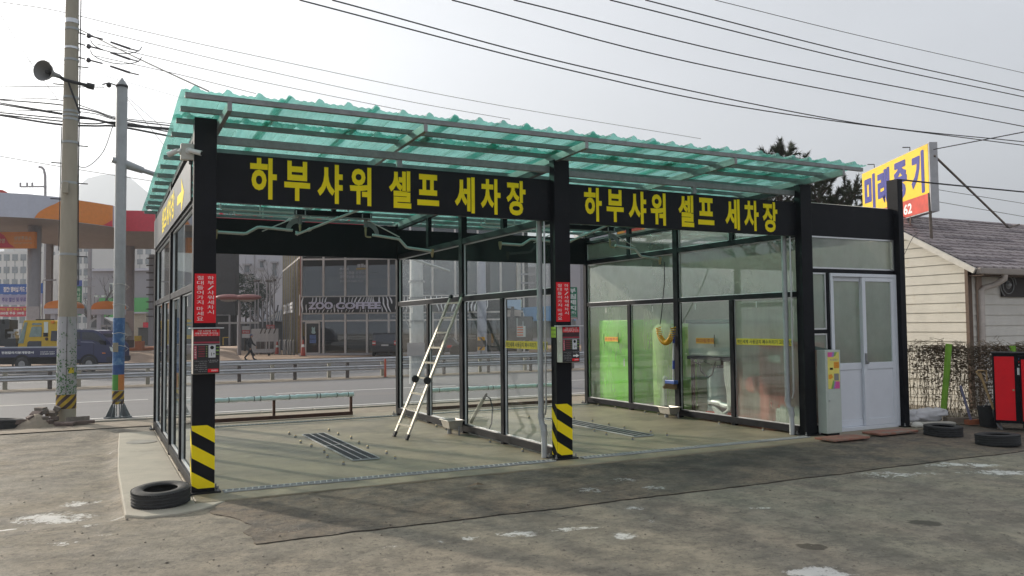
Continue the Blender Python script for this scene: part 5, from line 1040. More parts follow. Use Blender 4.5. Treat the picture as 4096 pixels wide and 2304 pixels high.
for k in range(95):
    s = r7.random()*FL; p = F0+fd*s+ZA*0.0+Vector((r7.uniform(-.04,.04),r7.uniform(-.06,.06),0)); pts = [p.copy()]; v = Vector((r7.uniform(-.02,.02),0,.09))
    for j in range(r7.randint(8, 16)):
        p = p+v+fd*r7.uniform(-.04,.04)+Vector((0,r7.uniform(-.02,.02),0)); p.z = min(p.z, fh+r7.uniform(-.05,.10)); pts.append(p.copy())
    mb.tube(pts, [.0045*(1-.5*i/len(pts)) for i in range(len(pts))], 4)
for k in range(120):
    s = r7.random()*FL; p = F0+fd*s+ZA*(fh+r7.uniform(-.12,.04)); pts = [p.copy()]
    for j in range(8): p = p+fd*r7.uniform(-.10,.12)+Vector((0,r7.uniform(-.03,.03),r7.uniform(-.06,.045))); pts.append(p.copy())
    mb.tube(pts, .004, 4)
mb.build('vine_stems', M_VINE, t)
for k in range(9000):
    s = r7.random()**.6*FL; z = fh*(1-abs(r7.gauss(0,.28 if s < FL*.4 else .5))); 
    if z < .02: z = r7.uniform(.02,.25)
    c = F0+fd*s+ZA*z+Vector((r7.uniform(-.05,.05),r7.uniform(-.08,.05),0)); w_ = r7.uniform(.010,.027); M_ = Matrix.Rotation(r7.uniform(0,6),3,'Z') @ Matrix.Rotation(r7.uniform(0,6),3,'X')
    lv.add([c+M_@Vector(q) for q in ((-w_,0,0),(0,-w_*.7,.004),(w_,0,0),(0,w_*.7,.006))], [(0,1,2,3)])
lv.build('dry_leaves', M_DLEAF, t)
# sacks, boards, bricks, shovel, machines
M_SACK = mat('white_sack_cloth', (0.56,0.55,0.56), 0.85, var=0.12, scale=5, bump=0.6, bscale=14)
def sack(c, sx, sy, sz, label, seed, rz=0):
    mb = MB(); mb.ball((0,0,0), 1, 28, 18, (1,1,1), seed, .35); cz = math.cos(rz); sn = math.sin(rz); vs = []
    for (x,y,z) in mb.v:
        z2 = max(z,-.75); f = 1+.10*noise.noise(Vector((x*4+seed,y*4,z*4)))+.05*noise.noise(Vector((x*11,y*11,z*11+seed))); x, y = x*sx*f, y*sy*f; vs.append((c[0]+x*cz-y*sn, c[1]+x*sn+y*cz, c[2]+(z2+.75)*sz*f))
    mb.v = vs; tag(mb.build('sack', M_SACK, smooth='all'), label, 'sack', 'white sacks by the end post')
sack((10.62,.28,0), .24,.18,.13, 'full white sack lying against the black end post', 2, .1); sack((10.98,.20,.03), .34,.16,.115, 'crumpled half empty white sack lying over the full one', 8, -.2); sack((11.18,.12,.10), .22,.12,.07, 'loose folded end of white sacking on the right of the heap', 14, .25)
tag(MB().obox((10.70,-.10,.03), (.75,.16,.05), Matrix.Rotation(-.35,3,'Z')).build('stone_slab', mat('pale_stone', (0.42,0.40,0.35), 0.9, var=.15), bevel=.02), 'pale stone slab on the ground in front of the white sacks', 'stone slab')
tag(MB().ball((10.36,-.12,.03), .09, 12, 8, (1.2,.9,.55), 5, .3).build('stone', mat('white_stone', (0.60,0.58,0.52), 0.9), smooth='all'), 'whitish stone at the foot of the black end post', 'stone')
bp_ = at(2440, 1070, 12.9); tag(MB().obox((bp_.x-.05,bp_.y-.1,.04), (.26,.10,.07), Matrix.Rotation(-.3,3,'Z')).build('red_brick', mat('orange_brick', (0.36,0.12,0.06), 0.9, var=.2)), 'orange red brick on the ground right of the white sacks', 'brick')
tag(MB().obox((bp_.x-.05,bp_.y+.12,.05), (.5,.12,.08), Matrix.Rotation(-.4,3,'Z')).build('timber_plank', mat('old_timber', (0.22,0.18,0.14), 0.9, var=.2)), 'weathered timber offcut behind the orange brick', 'timber')
a, b_ = at(2416, 970, 12.95), at(2443, 1058, 12.8); tag(MB().bar(a, b_, .085, .02, up=(.4,-1,0)).build('blue_board', mat('slate_blue_board', (0.17,0.17,0.26), 0.7)), 'slate blue board leaning on the vine fence', 'board')
t = thing('shovel', 'shovel with a wooden handle leaning by the red machine', 'shovel', tuple(at(2500, 1040, 12.4)))
a, b_ = at(2465, 938, 12.5), at(2500, 1030, 12.35); M_WOOD = mat('handle_wood', (0.46,0.31,0.15), 0.6, var=.15); hd = MB().tube([a, a.lerp(b_,.5), b_], .018, 10).build('handle', M_WOOD, t, smooth=True)
cc = a; u = (_R*1.0).normalized(); MB().tube([a+(b_-a)*.22, a-u*.055+ZA*.02, a-u*.02+ZA*.035+u*.0, a+u*.10+ZA*.03, a+(b_-a)*.24+u*.06], .014, 8).build('grip', M_WOOD, hd, smooth=True)
bl = at(2516, 1072, 12.25); d = (bl-b_).normalized(); sd_ = d.cross(Vector((.3,-.9,.2))).normalized(); nn = sd_.cross(d); P = []
for v, w_ in ((0,.02),(.12,.10),(.5,.115),(.8,.10),(1,.02)):
    for s in (-1,0,1): P.append(b_+(bl-b_)*v*1.25+sd_*w_*s+nn*(.02 if s == 0 else -.01))
MB().add(P+[p+nn*.004 for p in P], [(i*3+j, i*3+j+1, i*3+j+4, i*3+j+3) for i in range(4) for j in range(2)]+[(15+i*3+j+3, 15+i*3+j+4, 15+i*3+j+1, 15+i*3+j) for i in range(4) for j in range(2)]).build('blade', M_GALV, t, smooth=True)
t = thing('black_bucket', 'black rubber bucket between the shovel and the red machine', 'bucket', tuple(at(2482, 1060, 12.6))); bq = at(2490, 1068, 12.6); MB().lathe([(.0,.03),(.12,.03),(.15,.30),(.165,.30),(.165,.285),(.135,0),(0,0)], (bq.x,bq.y,0), n=22).build('pail', M_RUB, t, smooth=True); MB().tube([(bq.x-.16,bq.y,.29),(bq.x,bq.y-.05,.42),(bq.x+.16,bq.y,.29)], .007, 6).build('handle', M_GALV, t)
def vac(px, d, z0, w, h, label, rz):
    o = at(px, 1085, d); t = thing('vacuum_machine', label, 'vacuum machine', (o.x, o.y, 0), rz, 'red vacuum machines')
    L = dict(local=True); MB().box(0, w, 0, .45, z0, z0+h).build('casing', M_BLACK, t, bevel=.006, **L); MB().box(.02, w*.55, -.012, -.0005, z0+.04, z0+h-.04).build('red_door', M_RED, t, bevel=.004, **L)
    MB().box(-.015, w+.015, -.02, .47, z0+h+.0005, z0+h+.02).build('top_plate', M_BLK2, t, **L)
    p = MB().box(w*.62, w*.93, -.010, -.0005, z0+h*.70, z0+h*.80).build('coin_plate', M_ALU, t, **L); MB().box(w*.70, w*.84, -.013, -.0105, z0+h*.745, z0+h*.765).build('coin_slot', M_BLK2, p, **L)
    for k, m_ in enumerate((mat('blue_lamp', (0.05,0.12,0.35), 0.4), M_RED, M_WTANK)): MB().box(w*.66, w*.86, -.006, -.0005, z0+h*(.93-.045*k)-.012, z0+h*(.93-.045*k)+.012).build('indicator', m_, t, **L)
    MB().lathe([(0,.012),(.014,.012),(.014,0)], (w*.51,-.012,z0+h*.48), (0,-1,0), 10).build('lock', M_BRASS, t, **L)
    for x in (.05, w-.05):
        for y in (.05, .40): MB().box(x-.02, x+.02, y-.02, y+.02, 0, z0-.0005).build('leg', M_RST2, t, **L)
vac(2503, 12.2, .10, .50, 1.02, 'red and black coin vacuum machine beside the shovel', -.98)
vac(2571, 12.0, .10, .50, .98, 'red and black machine cut by the right edge of the picture', -.98)
# pine behind the equipment room
def pine(c, scale, label, seed):
    r = random.Random(seed); t = thing('pine_tree', label, 'tree', tuple(c), 0, 'pine trees behind the wash'); M_NEED = mat('pine_needles', (0.045,0.055,0.028), 0.8, var=.45, scale=1.5); M_BARK = mat('pine_bark', (0.07,0.05,0.04), 0.95, var=.3)
    tb = MB(); nb = MB(); c = Vector(c); H = 7.2*scale; tb.tube([c, c+Vector((.1,.1,H*.5)), c+Vector((0,.05,H))], [.20*scale,.15*scale,.03], 10)
    tips = []
    for k in range(30):
        f = .30+.68*k/30; z = H*f; a = k*2.4+r.uniform(-.4,.4); L_ = (1-f)*3.1*scale+.5; b0 = c+Vector((0,0,z)); d = Vector((math.cos(a),math.sin(a),.30+.5*f)); e = b0+d*L_; mid = b0.lerp(e,.55)-ZA*.15*L_*.4
        tb.tube([b0,mid,e], [.05*scale,.03*scale,.012], 6)
        for j in range(7): g = r.uniform(.3,1.0); p = b0.lerp(mid, g*2) if g < .5 else mid.lerp(e, g*2-1); dd = Vector((r.uniform(-1,1),r.uniform(-1,1),r.uniform(.1,1.0))).normalized(); q_ = p+dd*r.uniform(.25,.6)*scale; tb.tube([p,q_], [.014,.007], 4); tips.append((p,q_))
        tips.append((mid,e))
    tips.append((c+ZA*(H-.7), c+ZA*(H+.35)))
    for (p, q_) in tips:
        d = (q_-p); L_ = d.length; d.normalize()
        for j in range(85):
            g = r.uniform(.15,1.02); o = p+d*(L_*g); v = (Vector((r.gauss(0,1),r.gauss(0,1),r.gauss(0,1))).normalized()*.75+d*.9).normalized(); ln = r.uniform(.12,.22)*scale; s = v.cross(Vector((r.random(),r.random(),1))).normalized()*.013*scale
            nb.add([o-s, o+s, o+v*ln], [(0,1,2)])
    tb.build('trunk', M_BARK, t, smooth=True); nb.build('crown', M_NEED, t)
pc = at(2075, 900, 24); pine((pc.x, pc.y, -.05), .80, 'dark pine tree directly behind the equipment room', 3); pc = at(2150, 900, 27); pine((pc.x, pc.y, -.05), .83, 'dark pine tree showing beside the yellow roof sign', 8); pc = at(1975, 900, 25); pine((pc.x, pc.y, -.05), .95, 'dark pine tree showing its tip over the green roof', 12)
# ------------------------------------------------------------------ overhead lines
def line(name, px, depths, r, label, group, n=40, m=None):
    P = [at(x, y, d) for (x, y), d in zip(px, depths)]; pts = []
    Q = [P[0]*2-P[1]]+P+[P[-1]*2-P[-2]]; n = max(6, n//(len(P)-1))
    for i in range(1, len(Q)-2):
        p0, p1, p2, p3 = Q[i-1:i+3]
        for j in range(n+(i == len(Q)-3)):
            u = j/n; pts.append((p1*2+(p2-p0)*u+(p0*2-p1*5+p2*4-p3)*u*u+(p1*3-p0-p2*3+p3)*u**3)*0.5)
    o = MB().tube(pts, r, 5).build(name, m or M_CABLE); tag(o, label, 'power line', group); return o
zt2 = lambda x, y: ((1050+x/.84570)*.62890, (y/.84570)*.62890)
for k, (P, D, lb) in enumerate([
    ([(125,0),(1050,240),(1700,375),(2576,492)], (13,15.5,18,22.5), 'lowest of the black lines sweeping over the whole roof'),
    ([(235,0),(1100,230),(2000,415),(2576,480)], (13,15.5,19.2,22), 'black line just above the lowest sweeping one'),
    ([(640,0),(1500,222),(2576,428)], (13.5,16.5,21.5), 'black line third from below over the roof'),
    ([(850,0),(1700,205),(2576,375)], (13.8,17,21), 'black line fourth from below over the roof'),
    ([(1175,0),(2000,205),(2576,328)], (14.4,18,21), 'black line fifth from below, upper right sky'),
    ([(1295,0),(2000,180),(2576,308)], (14.8,18,21), 'black line second from the top, upper right sky'),
    ([(1530,0),(2050,128),(2576,247)], (15,18,21), 'thin pale line topmost in the upper right sky')]):
    line('power_line', [zt2(*p) for p in P], D, .0125 if k < 6 else .007, lb, 'lines over the roof')
E1 = lambda x, y: (x*.3751, y*.3751)     # zoom (0,0,1024,864) at 1.677
for k, (P, D, r, lb) in enumerate([
    ([(0,12),(380,72),(900,195),(1717,375),(3200,680),(4700,930)], (17,18.3,19.5,21.5,26,31), .008, 'topmost thin line running from the left edge past the pole'),
    ([(650,205),(1717,460),(2700,672),(3420,800)], (18.5,21.5,25,28), .008, 'line from the upper insulator of the concrete pole'),
    ([(650,295),(1717,540),(2700,740)], (18.5,21.5,25), .008, 'line from the middle insulator of the concrete pole'),
    ([(640,375),(1200,500),(1717,628)], (18.5,20,21.5), .008, 'line from the lower insulator of the concrete pole'),
    ([(500,180),(900,380),(1400,612)], (18.5,16,13.8), .012, 'thick dark cable dropping from the pole to the roof corner'),
    ([(0,415),(380,425),(760,525),(1230,660)], (19,18.6,19.5,21), .005, 'thin grey line passing behind the horn loudspeaker'),
    ([(0,577),(380,582),(700,584)], (20,18.6,18.4), .010, 'dark cable tied to the steel pole near its top'),
    ([(0,95),(200,410),(385,665)], (16,17.3,18.3), .006, 'thin line slanting down from the left edge'),
    ([(0,1048),(480,1130),(1020,1215)], (30,32,35), .012, 'distant cable crossing behind both poles'),
    ([(485,1100),(580,1120),(690,1020),(755,850)], (18.3,18.3,18.3,18.3), .009, 'slack grey cable looping between the two poles'),
    ([(830,635),(1100,975)], (18.6,21), .006, 'thin stay slanting down from the steel pole'),
    ([(840,640),(1130,890)], (18.6,22), .006, 'second thin stay slanting down from the steel pole')]):
    line('power_line', [E1(*p) for p in P], D, r, lb, 'lines at the poles')
r8 = random.Random(2)
for k, (y0, y1, y2, y3, y4) in enumerate([(665,668,735,790,830),(670,700,745,800,845),(690,755,795,830,862),(700,762,802,835,868),(755,790,800,840,872),(768,810,830,822,890),(772,830,843,848,915),(775,835,846,852,920),(745,742,760,810,880)]):
    line('cable_bundle', [E1(0,y0),E1(380,y1),E1(620,y2),E1(800,y3),E1(1160,y4)], (20,18.5,18.3,18.2,21), .010 if k in (0,8) else .016, 'black communication cable sagging between the two poles', 'communication cables at the poles')
for k, (P, D, r, lb) in enumerate([
    ([(2348,376),(2576,332)], (15,14), .009, 'cable rising from the yellow roof sign to the right edge'),
    ([(2262,452),(2400,466),(2576,483)], (12.8,13.6,14.6), .013, 'thick cable from the black end post to the right'),
    ([(2345,475),(2576,512)], (24,26), .008, 'thin distant line behind the roof sign'),
    ([(2345,505),(2576,545)], (24,26), .008, 'lower thin distant line behind the roof sign'),
    ([(2275,640),(2295,600),(2310,585)], (14.8,14.8,14.8), .005, 'thin wire down the gable of the house')]):
    line('service_cable', P, D, r, lb, 'cables on the right')
# ================================================================== ACROSS THE ROAD
class Frame:
    """upright frame facing the viewer at depth d; u(px), z(py) turn measured pixels into its own metres"""
    def __init__(s, px0, d, z0=0.0, turn=0.0):
        o = at(px0, 830, d); s.o = Vector((o.x, o.y, z0)); s.rz = -YAW+turn; s.d = d; s.inv = Matrix.Rotation(-s.rz, 3, 'Z'); s.py0 = 830; s.px0 = px0
    def p(s, px, py, y=0.0):
        """local point on the plane local-y = y seen at the pixel"""
        r = s.inv @ _ray(px, py); c = s.inv @ (CAM-s.o); k = (y-c.y)/r.y; return c+r*k
    def box(s, mb, x0, y0, x1, y1, d0, d1, at_=None):
        a = s.p(x0, y0, d0 if at_ is None else at_); b = s.p(x1, y1, d0 if at_ is None else at_); return mb.box(a.x, b.x, d0, d1, a.z, b.z)
    def thing(s, name, label, cat, group=None): return thing(name, label, cat, tuple(s.o), s.rz, group)
    def part(s, t, nm, m, rects, d0, d1, **k):
        mb = MB()
        for r in rects: s.box(mb, *r, d0, d1)
        return mb.build(nm, m, t, local=True, **k)
    def poly(s, t, nm, m, pts, d0, d1=None):
        P = [s.p(x, y, d0) for x, y in pts]; n = len(P); D = Vector((0, (d1 if d1 is not None else d0+.02)-d0, 0)); return MB().add(P+[p+D for p in P], [tuple(range(n)), tuple(range(2*n-1, n-1, -1))]+[(i, n+i, n+(i+1) % n, (i+1) % n) for i in range(n)]).build(nm, m, t, local=True)
    def text(s, t, body, m, x0, y0, x1, y1, d0, off=.02, nm='lettering', vertical=False):
        mb = MB(); a = s.p(x0, y1, d0); b = s.p(x1, y0, d0)
        if vertical:
            n = len(body); h = (b.z-a.z)/n
            for i, c in enumerate(body): put_text(mb, c, (a.x, d0, b.z-h*(i+.92)), XA, ZA, b.x-a.x, h*.84, off, res=2)
        else: put_text(mb, body, (a.x, d0, a.z), XA, ZA, b.x-a.x, b.z-a.z, off, res=2)
        return mb.build(nm, m, t, local=True)
g4 = lambda x, y: ((x/3.22)*.6289, (1050+y/3.22)*.6289)        # zoom (0,1050,640,1500)
g2 = lambda x, y: ((x/2.07)*.6289, (700+y/2.07)*.6289)         # zoom (0,700,800,1400)
g8 = lambda x, y: ((800+x/2.4153)*.6289, (900+y/2.4153)*.6289) # zoom (800,900,1650,1500)
g9 = lambda x, y: ((900+x/3.6225)*.6289, (1050+y/3.6225)*.6289)# zoom (900,1050,1300,1450)
g7 = lambda x, y: ((1580+x/3.45)*.6289, (1020+y/3.45)*.6289)   # zoom (1580,1020,2200,1440)
# ---- mountain and far apartments
M_MTN = mat('mountain_forest', (0.075,0.085,0.075), 0.95, var=.4, scale=.01)
mb = MB(); prof = [(-900,700),(-300,640),(0,600),(130,505),(205,462),(250,440),(285,431),(330,452),(395,500),(460,560),(560,640),(760,740),(1200,790)]; vs = []; N = 60; rows = 8
for i in range(N+1):
    x = -900+2100*i/N; j = max(k for k in range(len(prof)-1) if prof[k][0] <= x) if x < 1200 else len(prof)-2; f = (x-prof[j][0])/(prof[j+1][0]-prof[j][0]); y = prof[j][1]*(1-f)+prof[j+1][1]*f+6*math.sin(i*2.1)
    top_ = at(x, y, 1500)
    for r_ in range(rows+1):
        g = r_/rows; d = Vector((_F.x,_F.y,0))*(-250*(1-g)**1.0); vs.append((top_.x+d.x, top_.y+d.y, -2+(top_.z+2)*g**1.0+6*noise.noise(Vector((i*.4,r_*.8,2)))*(0 if r_ == 0 else 1)))
fs = [(i*(rows+1)+r_, (i+1)*(rows+1)+r_, (i+1)*(rows+1)+r_+1, i*(rows+1)+r_+1) for i in range(N) for r_ in range(rows)]
struct(mb.add(vs, fs).build('mountain', M_MTN, smooth='all'))
M_APT = mat('apartment_plaster', (0.58,0.56,0.54), 0.85, var=.06, scale=.1); M_WIN = mat('far_window', (0.13,0.15,0.17), 0.25, var=.3, scale=.4); M_APB = mat('apartment_band', (0.36,0.38,0.42), 0.85)
def tower(x0, x1, ytop, d, label, floors=16, cols=4, band=None):
    fr = Frame((x0+x1)/2, d, -.5); t = fr.thing('apartment_tower', label, 'apartment block', 'far apartment towers'); a = fr.p(x0, 900); b = fr.p(x1, ytop); w = b.x-a.x; H = b.z
    MB().box(a.x, b.x, 0, 14, 0, H).build('wall', M_APT, t, local=True); MB().box(a.x+w*.3, a.x+w*.55, 2, 10, H, H+3).build('roof_block', M_APT, t, local=True)
    if band: MB().box(a.x+w*.42, a.x+w*.58, -.25, -.01, 0, H-.2).build('stair_band', M_APB, t, local=True)
    for c in range(cols):
        cx = a.x+w*(c+.5)/cols; hw = w/cols*.33; L = []; nf = int(H/2.9)
        for f in range(nf): L += [(hw, 1.0+f*2.9), (hw, 2.5+f*2.9), (.04, 2.5+f*2.9), (.04, 3.9+f*2.9)]
        L = L[:-2]; MB().prism([(cx+u, v) for u, v in L]+[(cx-u, v) for u, v in L[::-1]], (0,-.005,0), XA, ZA, .12).build('window_column', M_WIN, t, local=True)
tower(-40, 70, 632, 190, 'pale far apartment tower at the left edge behind the banners', cols=5); tower(88, 142, 580, 215, 'pale far apartment tower between the left canopy column and the concrete pole', cols=3, band=1); tower(188, 226, 612, 200, 'pale far apartment tower just right of the concrete pole', cols=2); tower(222, 286, 600, 230, 'pale far apartment tower with stepped roof beside the steel pole', cols=3, band=1); tower(318, 384, 596, 240, 'pale far apartment tower behind the right canopy column', cols=3)
tower(1905, 1990, 640, 150, 'pale far apartment block seen past the partition', cols=4)
# ---- petrol station
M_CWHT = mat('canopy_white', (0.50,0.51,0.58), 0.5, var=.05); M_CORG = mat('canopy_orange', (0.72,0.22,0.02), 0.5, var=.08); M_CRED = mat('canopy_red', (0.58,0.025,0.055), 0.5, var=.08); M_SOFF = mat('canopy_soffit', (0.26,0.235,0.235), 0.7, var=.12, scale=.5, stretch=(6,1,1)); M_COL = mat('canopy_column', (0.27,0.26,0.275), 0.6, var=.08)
st = thing('petrol_station_canopy', 'curved petrol station canopy with white, orange and red fascia on round columns', 'canopy', tuple(at(200, 830, 46)))
ZB, ZT = 7.5, 8.75
def fpt(px, pb): return atZ(px, pb, ZB)
front = [fpt(*p) for p in [(-260,548),(-120,544),(0,545),(70,548),(140,553.5),(182,558.7),(235,565),(284,571.5),(300,577)]]; redp = [fpt(310,581.5), fpt(386,582.4)]
dirr = (redp[1]-redp[0]).normalized(); rend = redp[0]+dirr*14.5
def ribbon(P, nm, m, z0=ZB, z1=ZT, off=0.0):
    vs = [v for p in P for v in ((p.x,p.y,z0),(p.x,p.y,z1))]; return MB().add(vs, [(2*i,2*i+2,2*i+3,2*i+1) for i in range(len(P)-1)]).build(nm, m, st)
def dense(P, n=8): return [P[i].lerp(P[i+1], j/n) for i in range(len(P)-1) for j in range(n)]+[P[-1]]
FD = dense(front); ribbon(FD, 'fascia', M_CWHT)
def arcpart(lo, hi, nm, m, lift=.04):
    """part of the fascia between two curves given as height fraction against pixel x"""
    vs = []; fs = []; k = 0
    for i, p in enumerate(FD):
        q = p-Vector((_F.x,_F.y,0))*lift; a, b_ = lo(i/(len(FD)-1)), hi(i/(len(FD)-1)); vs += [(q.x,q.y,ZB+(ZT-ZB)*a),(q.x,q.y,ZB+(ZT-ZB)*b_)]
    for i in range(len(FD)-1):
        if vs[2*i+1][2]-vs[2*i][2] > .01 or vs[2*i+3][2]-vs[2*i+2][2] > .01: fs.append((2*i,2*i+2,2*i+3,2*i+1))
    us = sorted({i for f in fs for i in f}); ix = {v: k for k, v in enumerate(us)}
    return MB().add([vs[i] for i in us], [tuple(ix[i] for i in f) for f in fs]).build(nm, m, st)
fx = lambda px: min(range(len(FD)), key=lambda i: abs((px)-(_px_of(FD[i]))))/(len(FD)-1)
def _px_of(P): d = Vector((P.x,P.y,ZB))-CAM; return PX/2+FOC*d.dot(_R)/d.dot(_F)
f0, f1, f2 = fx(84), fx(168), fx(262)
arcpart(lambda f: 0.02, lambda f: max(.02, min(.98, ((f-f0)/(f1-f0)))**.6 if f > f0 else .02), 'orange_field', M_CORG, .05)
arcpart(lambda f: .02, lambda f: max(.02, min(.98, (f-f2)/(1-f2)*.95 if f > f2 else .02)), 'red_curve', M_CRED, .09)
ribbon([FD[-1], redp[0], rend], 'red_fascia', M_CRED); e_ = redp[0]
BK = Vector((_F.x,_F.y,0)).normalized(); backp = [p+BK*19 for p in (front[0], rend)]
poly_ = [*front, redp[0], rend, rend+BK*11, front[0]+BK*17]
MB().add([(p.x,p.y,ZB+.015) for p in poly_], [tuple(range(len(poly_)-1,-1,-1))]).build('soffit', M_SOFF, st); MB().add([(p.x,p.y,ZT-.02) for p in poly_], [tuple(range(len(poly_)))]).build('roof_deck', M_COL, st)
bk = [rend, rend+BK*11, front[0]+BK*17]; ribbon(bk, 'rear_fascia', M_CWHT)
def pcol(px, pyb, d, r):
    b = at(px, pyb, d); zt_ = ZB+.012; MB().tube([(b.x,b.y,b.z-.3),(b.x,b.y,zt_)], r, 24).build('column', M_COL, st, smooth=True); MB().tube([(b.x,b.y,b.z-.3),(b.x,b.y,b.z+.55)], r+.03, 24).build('column_foot', mat('column_foot', (0.10,0.09,0.09), .7), st, smooth=True); MB().box(b.x-r*.9,b.x+r*.9,b.y-r-.02,b.y-r+.1,b.z+1.2,b.z+2.6).build('notice_sheet', mat('notice_paper', (0.42,0.37,0.36), .8, var=.1), st); return b
pcol(323, 875, 58, .345); pcol(82, 888, 46, .345)
# emblem at the left end: red and orange wings
fr = Frame(20, 43.3, 0)
for nm, m, P in [('red_wing', mat('emblem_red', (0.52,0.05,0.03), .5), [(-20,475),(6,478),(22,487),(30,495),(22,500),(8,502),(-20,512)]), ('orange_wing', mat('emblem_orange', (0.66,0.23,0.05), .5), [(22,499),(54,490),(46,504),(34,512),(20,514)]), ('red_wing', M_CRED, [(20,497),(34,487),(54,489),(28,498)]), ('red_wing', M_CRED, [(-20,518),(4,508),(-3,520),(8,536),(-6,530),(-20,540)])]:
    o = fr.poly(None, nm, m, P, -.3, -.2); o.location = fr.o; o.rotation_euler = (0,0,fr.rz); mw = Matrix.Translation(fr.o) @ Matrix.Rotation(fr.rz,4,'Z'); o.data.transform(Matrix.Translation(-st.location) @ mw); o.location = (0,0,0); o.rotation_euler = (0,0,0); o.parent = st
fr = Frame(70, 45, 0); t = fr.thing('station_sign', 'orange and red name board hanging under the left of the canopy', 'sign'); bd = fr.part(t, 'board', M_CORG, [(-40,584,86,624)], 0, .25); fr.poly(t, 'red_field', M_CRED, [(-40,585),(0,585),(10,592),(22,612),(38,623),(-40,623)], -.01, -.004); fr.text(t, '생명주유소', mat('pale_lettering', (0.62,0.45,0.30), .6), 34, 594, 80, 605, -.012); fr.text(t, 'Saengmyeong', MATS['pale_lettering'], 34, 608, 80, 614, -.012, .0); fr.text(t, '석영', MATS['pale_lettering'], -8, 600, 12, 612, -.015)
# pumps with rounded orange tops, banners, flag, warehouse
def pump(x0, x1, yt, d, label):
    fr = Frame((x0+x1)/2, d, .2); t = fr.thing('fuel_pump', label, 'fuel pump', 'fuel pumps'); a = fr.p(x0, yt+21); b = fr.p(x1, yt); w = b.x-a.x; h = b.z-a.z; P = [(a.x,a.z)]+[(a.x+w*.5-w*.5*math.cos(x)*(1 if x < 1.57 else 1), a.z+h*math.sin(x)**.7) for x in np.linspace(.15,math.pi-.15,14)]+[(b.x,a.z)]
    MB().prism(P, (0,0,0), XA, ZA, -1.0).build('rounded_top', M_CORG, t, local=True); MB().box(a.x, b.x, .02, .98, a.z-.35, a.z-.002).build('top_band', M_CWHT, t, local=True)
    for x in (a.x+w*.2, b.x-w*.2): MB().box(x-.14, x+.14, .3, .7, .0, a.z-.352).build('upright', M_CWHT, t, local=True)
    for x in (a.x+w*.32, b.x-w*.45): q_ = MB().box(x, x+w*.16, .15, .8, .15, 1.75).build('dispenser', mat('dispenser_body', (0.40,0.40,0.41), .5), t, local=True); MB().box(x+.05, x+w*.16-.05, .13, .149, 1.1, 1.6).build('screen', M_WIN, q_, local=True)
pump(110, 192, 755, 52, 'fuel pump with a rounded orange top behind the concrete pole'); pump(229, 300, 757, 54, 'fuel pump with a rounded orange top beside the steel pole')
def banner(x0, x1, y0, y1, d, label, m, lines, m2=None, sag=3):
    fr = Frame((x0+x1)/2, d, 0); t = fr.thing('banner', label, 'banner', 'banners at the petrol station'); n = 12; vs = []; fs = []
    for i in range(n+1):
        f = i/n; s = sag*math.sin(math.pi*f)
        for y in (y0, y1): p = fr.p(x0+(x1-x0)*f, y+s); vs.append((p.x,0,p.z))
    fs = [(2*i,2*i+1,2*i+3,2*i+2) for i in range(n)]; MB().add(vs, fs).build('cloth', m, t, local=True)
    for (s, u0, v0, u1, v1, mm) in lines: fr.text(t, s, mm, x0+(x1-x0)*u0, y0+(y1-y0)*v0+sag*.7, x0+(x1-x0)*u1, y0+(y1-y0)*v1+sag*.7, -.02, .03)
    for x in (x0, x1): a = fr.p(x, y0-6, .05); MB().tube([(a.x,.05,-.3),(a.x,.05,a.z)], .03, 6).build('pole', M_COL, t, local=True)
M_BNB = mat('banner_blue', (0.045,0.13,0.42), .7, var=.1); M_BNP = mat('banner_pale', (0.46,0.46,0.56), .7, var=.1); M_BNR = mat('banner_red', (0.55,0.05,0.09), .7, var=.1); M_BTX = mat('banner_text_blue', (0.12,0.10,0.32), .7)
banner(-30, 108, 712, 738, 60, 'blue and white printed banner strung at the petrol station', M_BNB, [('잠깐! 멤버십 카드 있으신가요?', .28, .25, .95, .8, M_WHT)])
banner(-30, 108, 739, 764, 60.3, 'pale banner with violet print strung right under the blue one', M_BNP, [('주유 할인 및 무료 세차 할인', .25, .25, .95, .75, M_BTX)])
banner(-30, 90, 769, 794, 58, 'red printed banner strung below the blue and pale ones', M_BNR, [('카드 할인 주유시 할인', .25, .12, .85, .42, mat('banner_yellow', (0.7,.5,.1), .6)), ('1,000원 주유 100원 1주', .22, .50, .88, .85, M_WHT)])
fr = Frame(90, 56, .2); t = fr.thing('station_sign', 'small white sign with a red emblem beside the left canopy column', 'sign'); fr.part(t, 'board', M_WTANK, [(94,772,103,795)], 0, .1); fr.poly(t, 'emblem', M_CRED, [(95,788),(101,778),(98,788),(100,792)], -.01); fr.part(t, 'post', M_COL, [(97.5,795,99.5,900)], .03, .08)
fr = Frame(197, 62, .2); t = fr.thing('flag_banner', 'tall green vertical banner between the two poles', 'banner'); fr.part(t, 'cloth', mat('flag_green', (0.035,0.20,0.09), .7, var=.12), [(191,705,205,793)], 0, .02); fr.part(t, 'blue_top', mat('flag_blue', (0.06,0.10,0.36), .7), [(191,705,206,720)], -.03, -.005); fr.text(t, '하나로마트', mat('flag_text', (0.45,0.62,0.45), .7), 193.5, 724, 202.5, 780, -.03, .03, vertical=True); fr.part(t, 'mast', M_COL, [(189.5,702,191,900)], .0, .06)
M_GW = mat('warehouse_grey', (0.30,0.30,0.325), .8, var=.05, scale=.3); M_GG = mat('warehouse_green', (0.10,0.40,0.13), .7, var=.05)
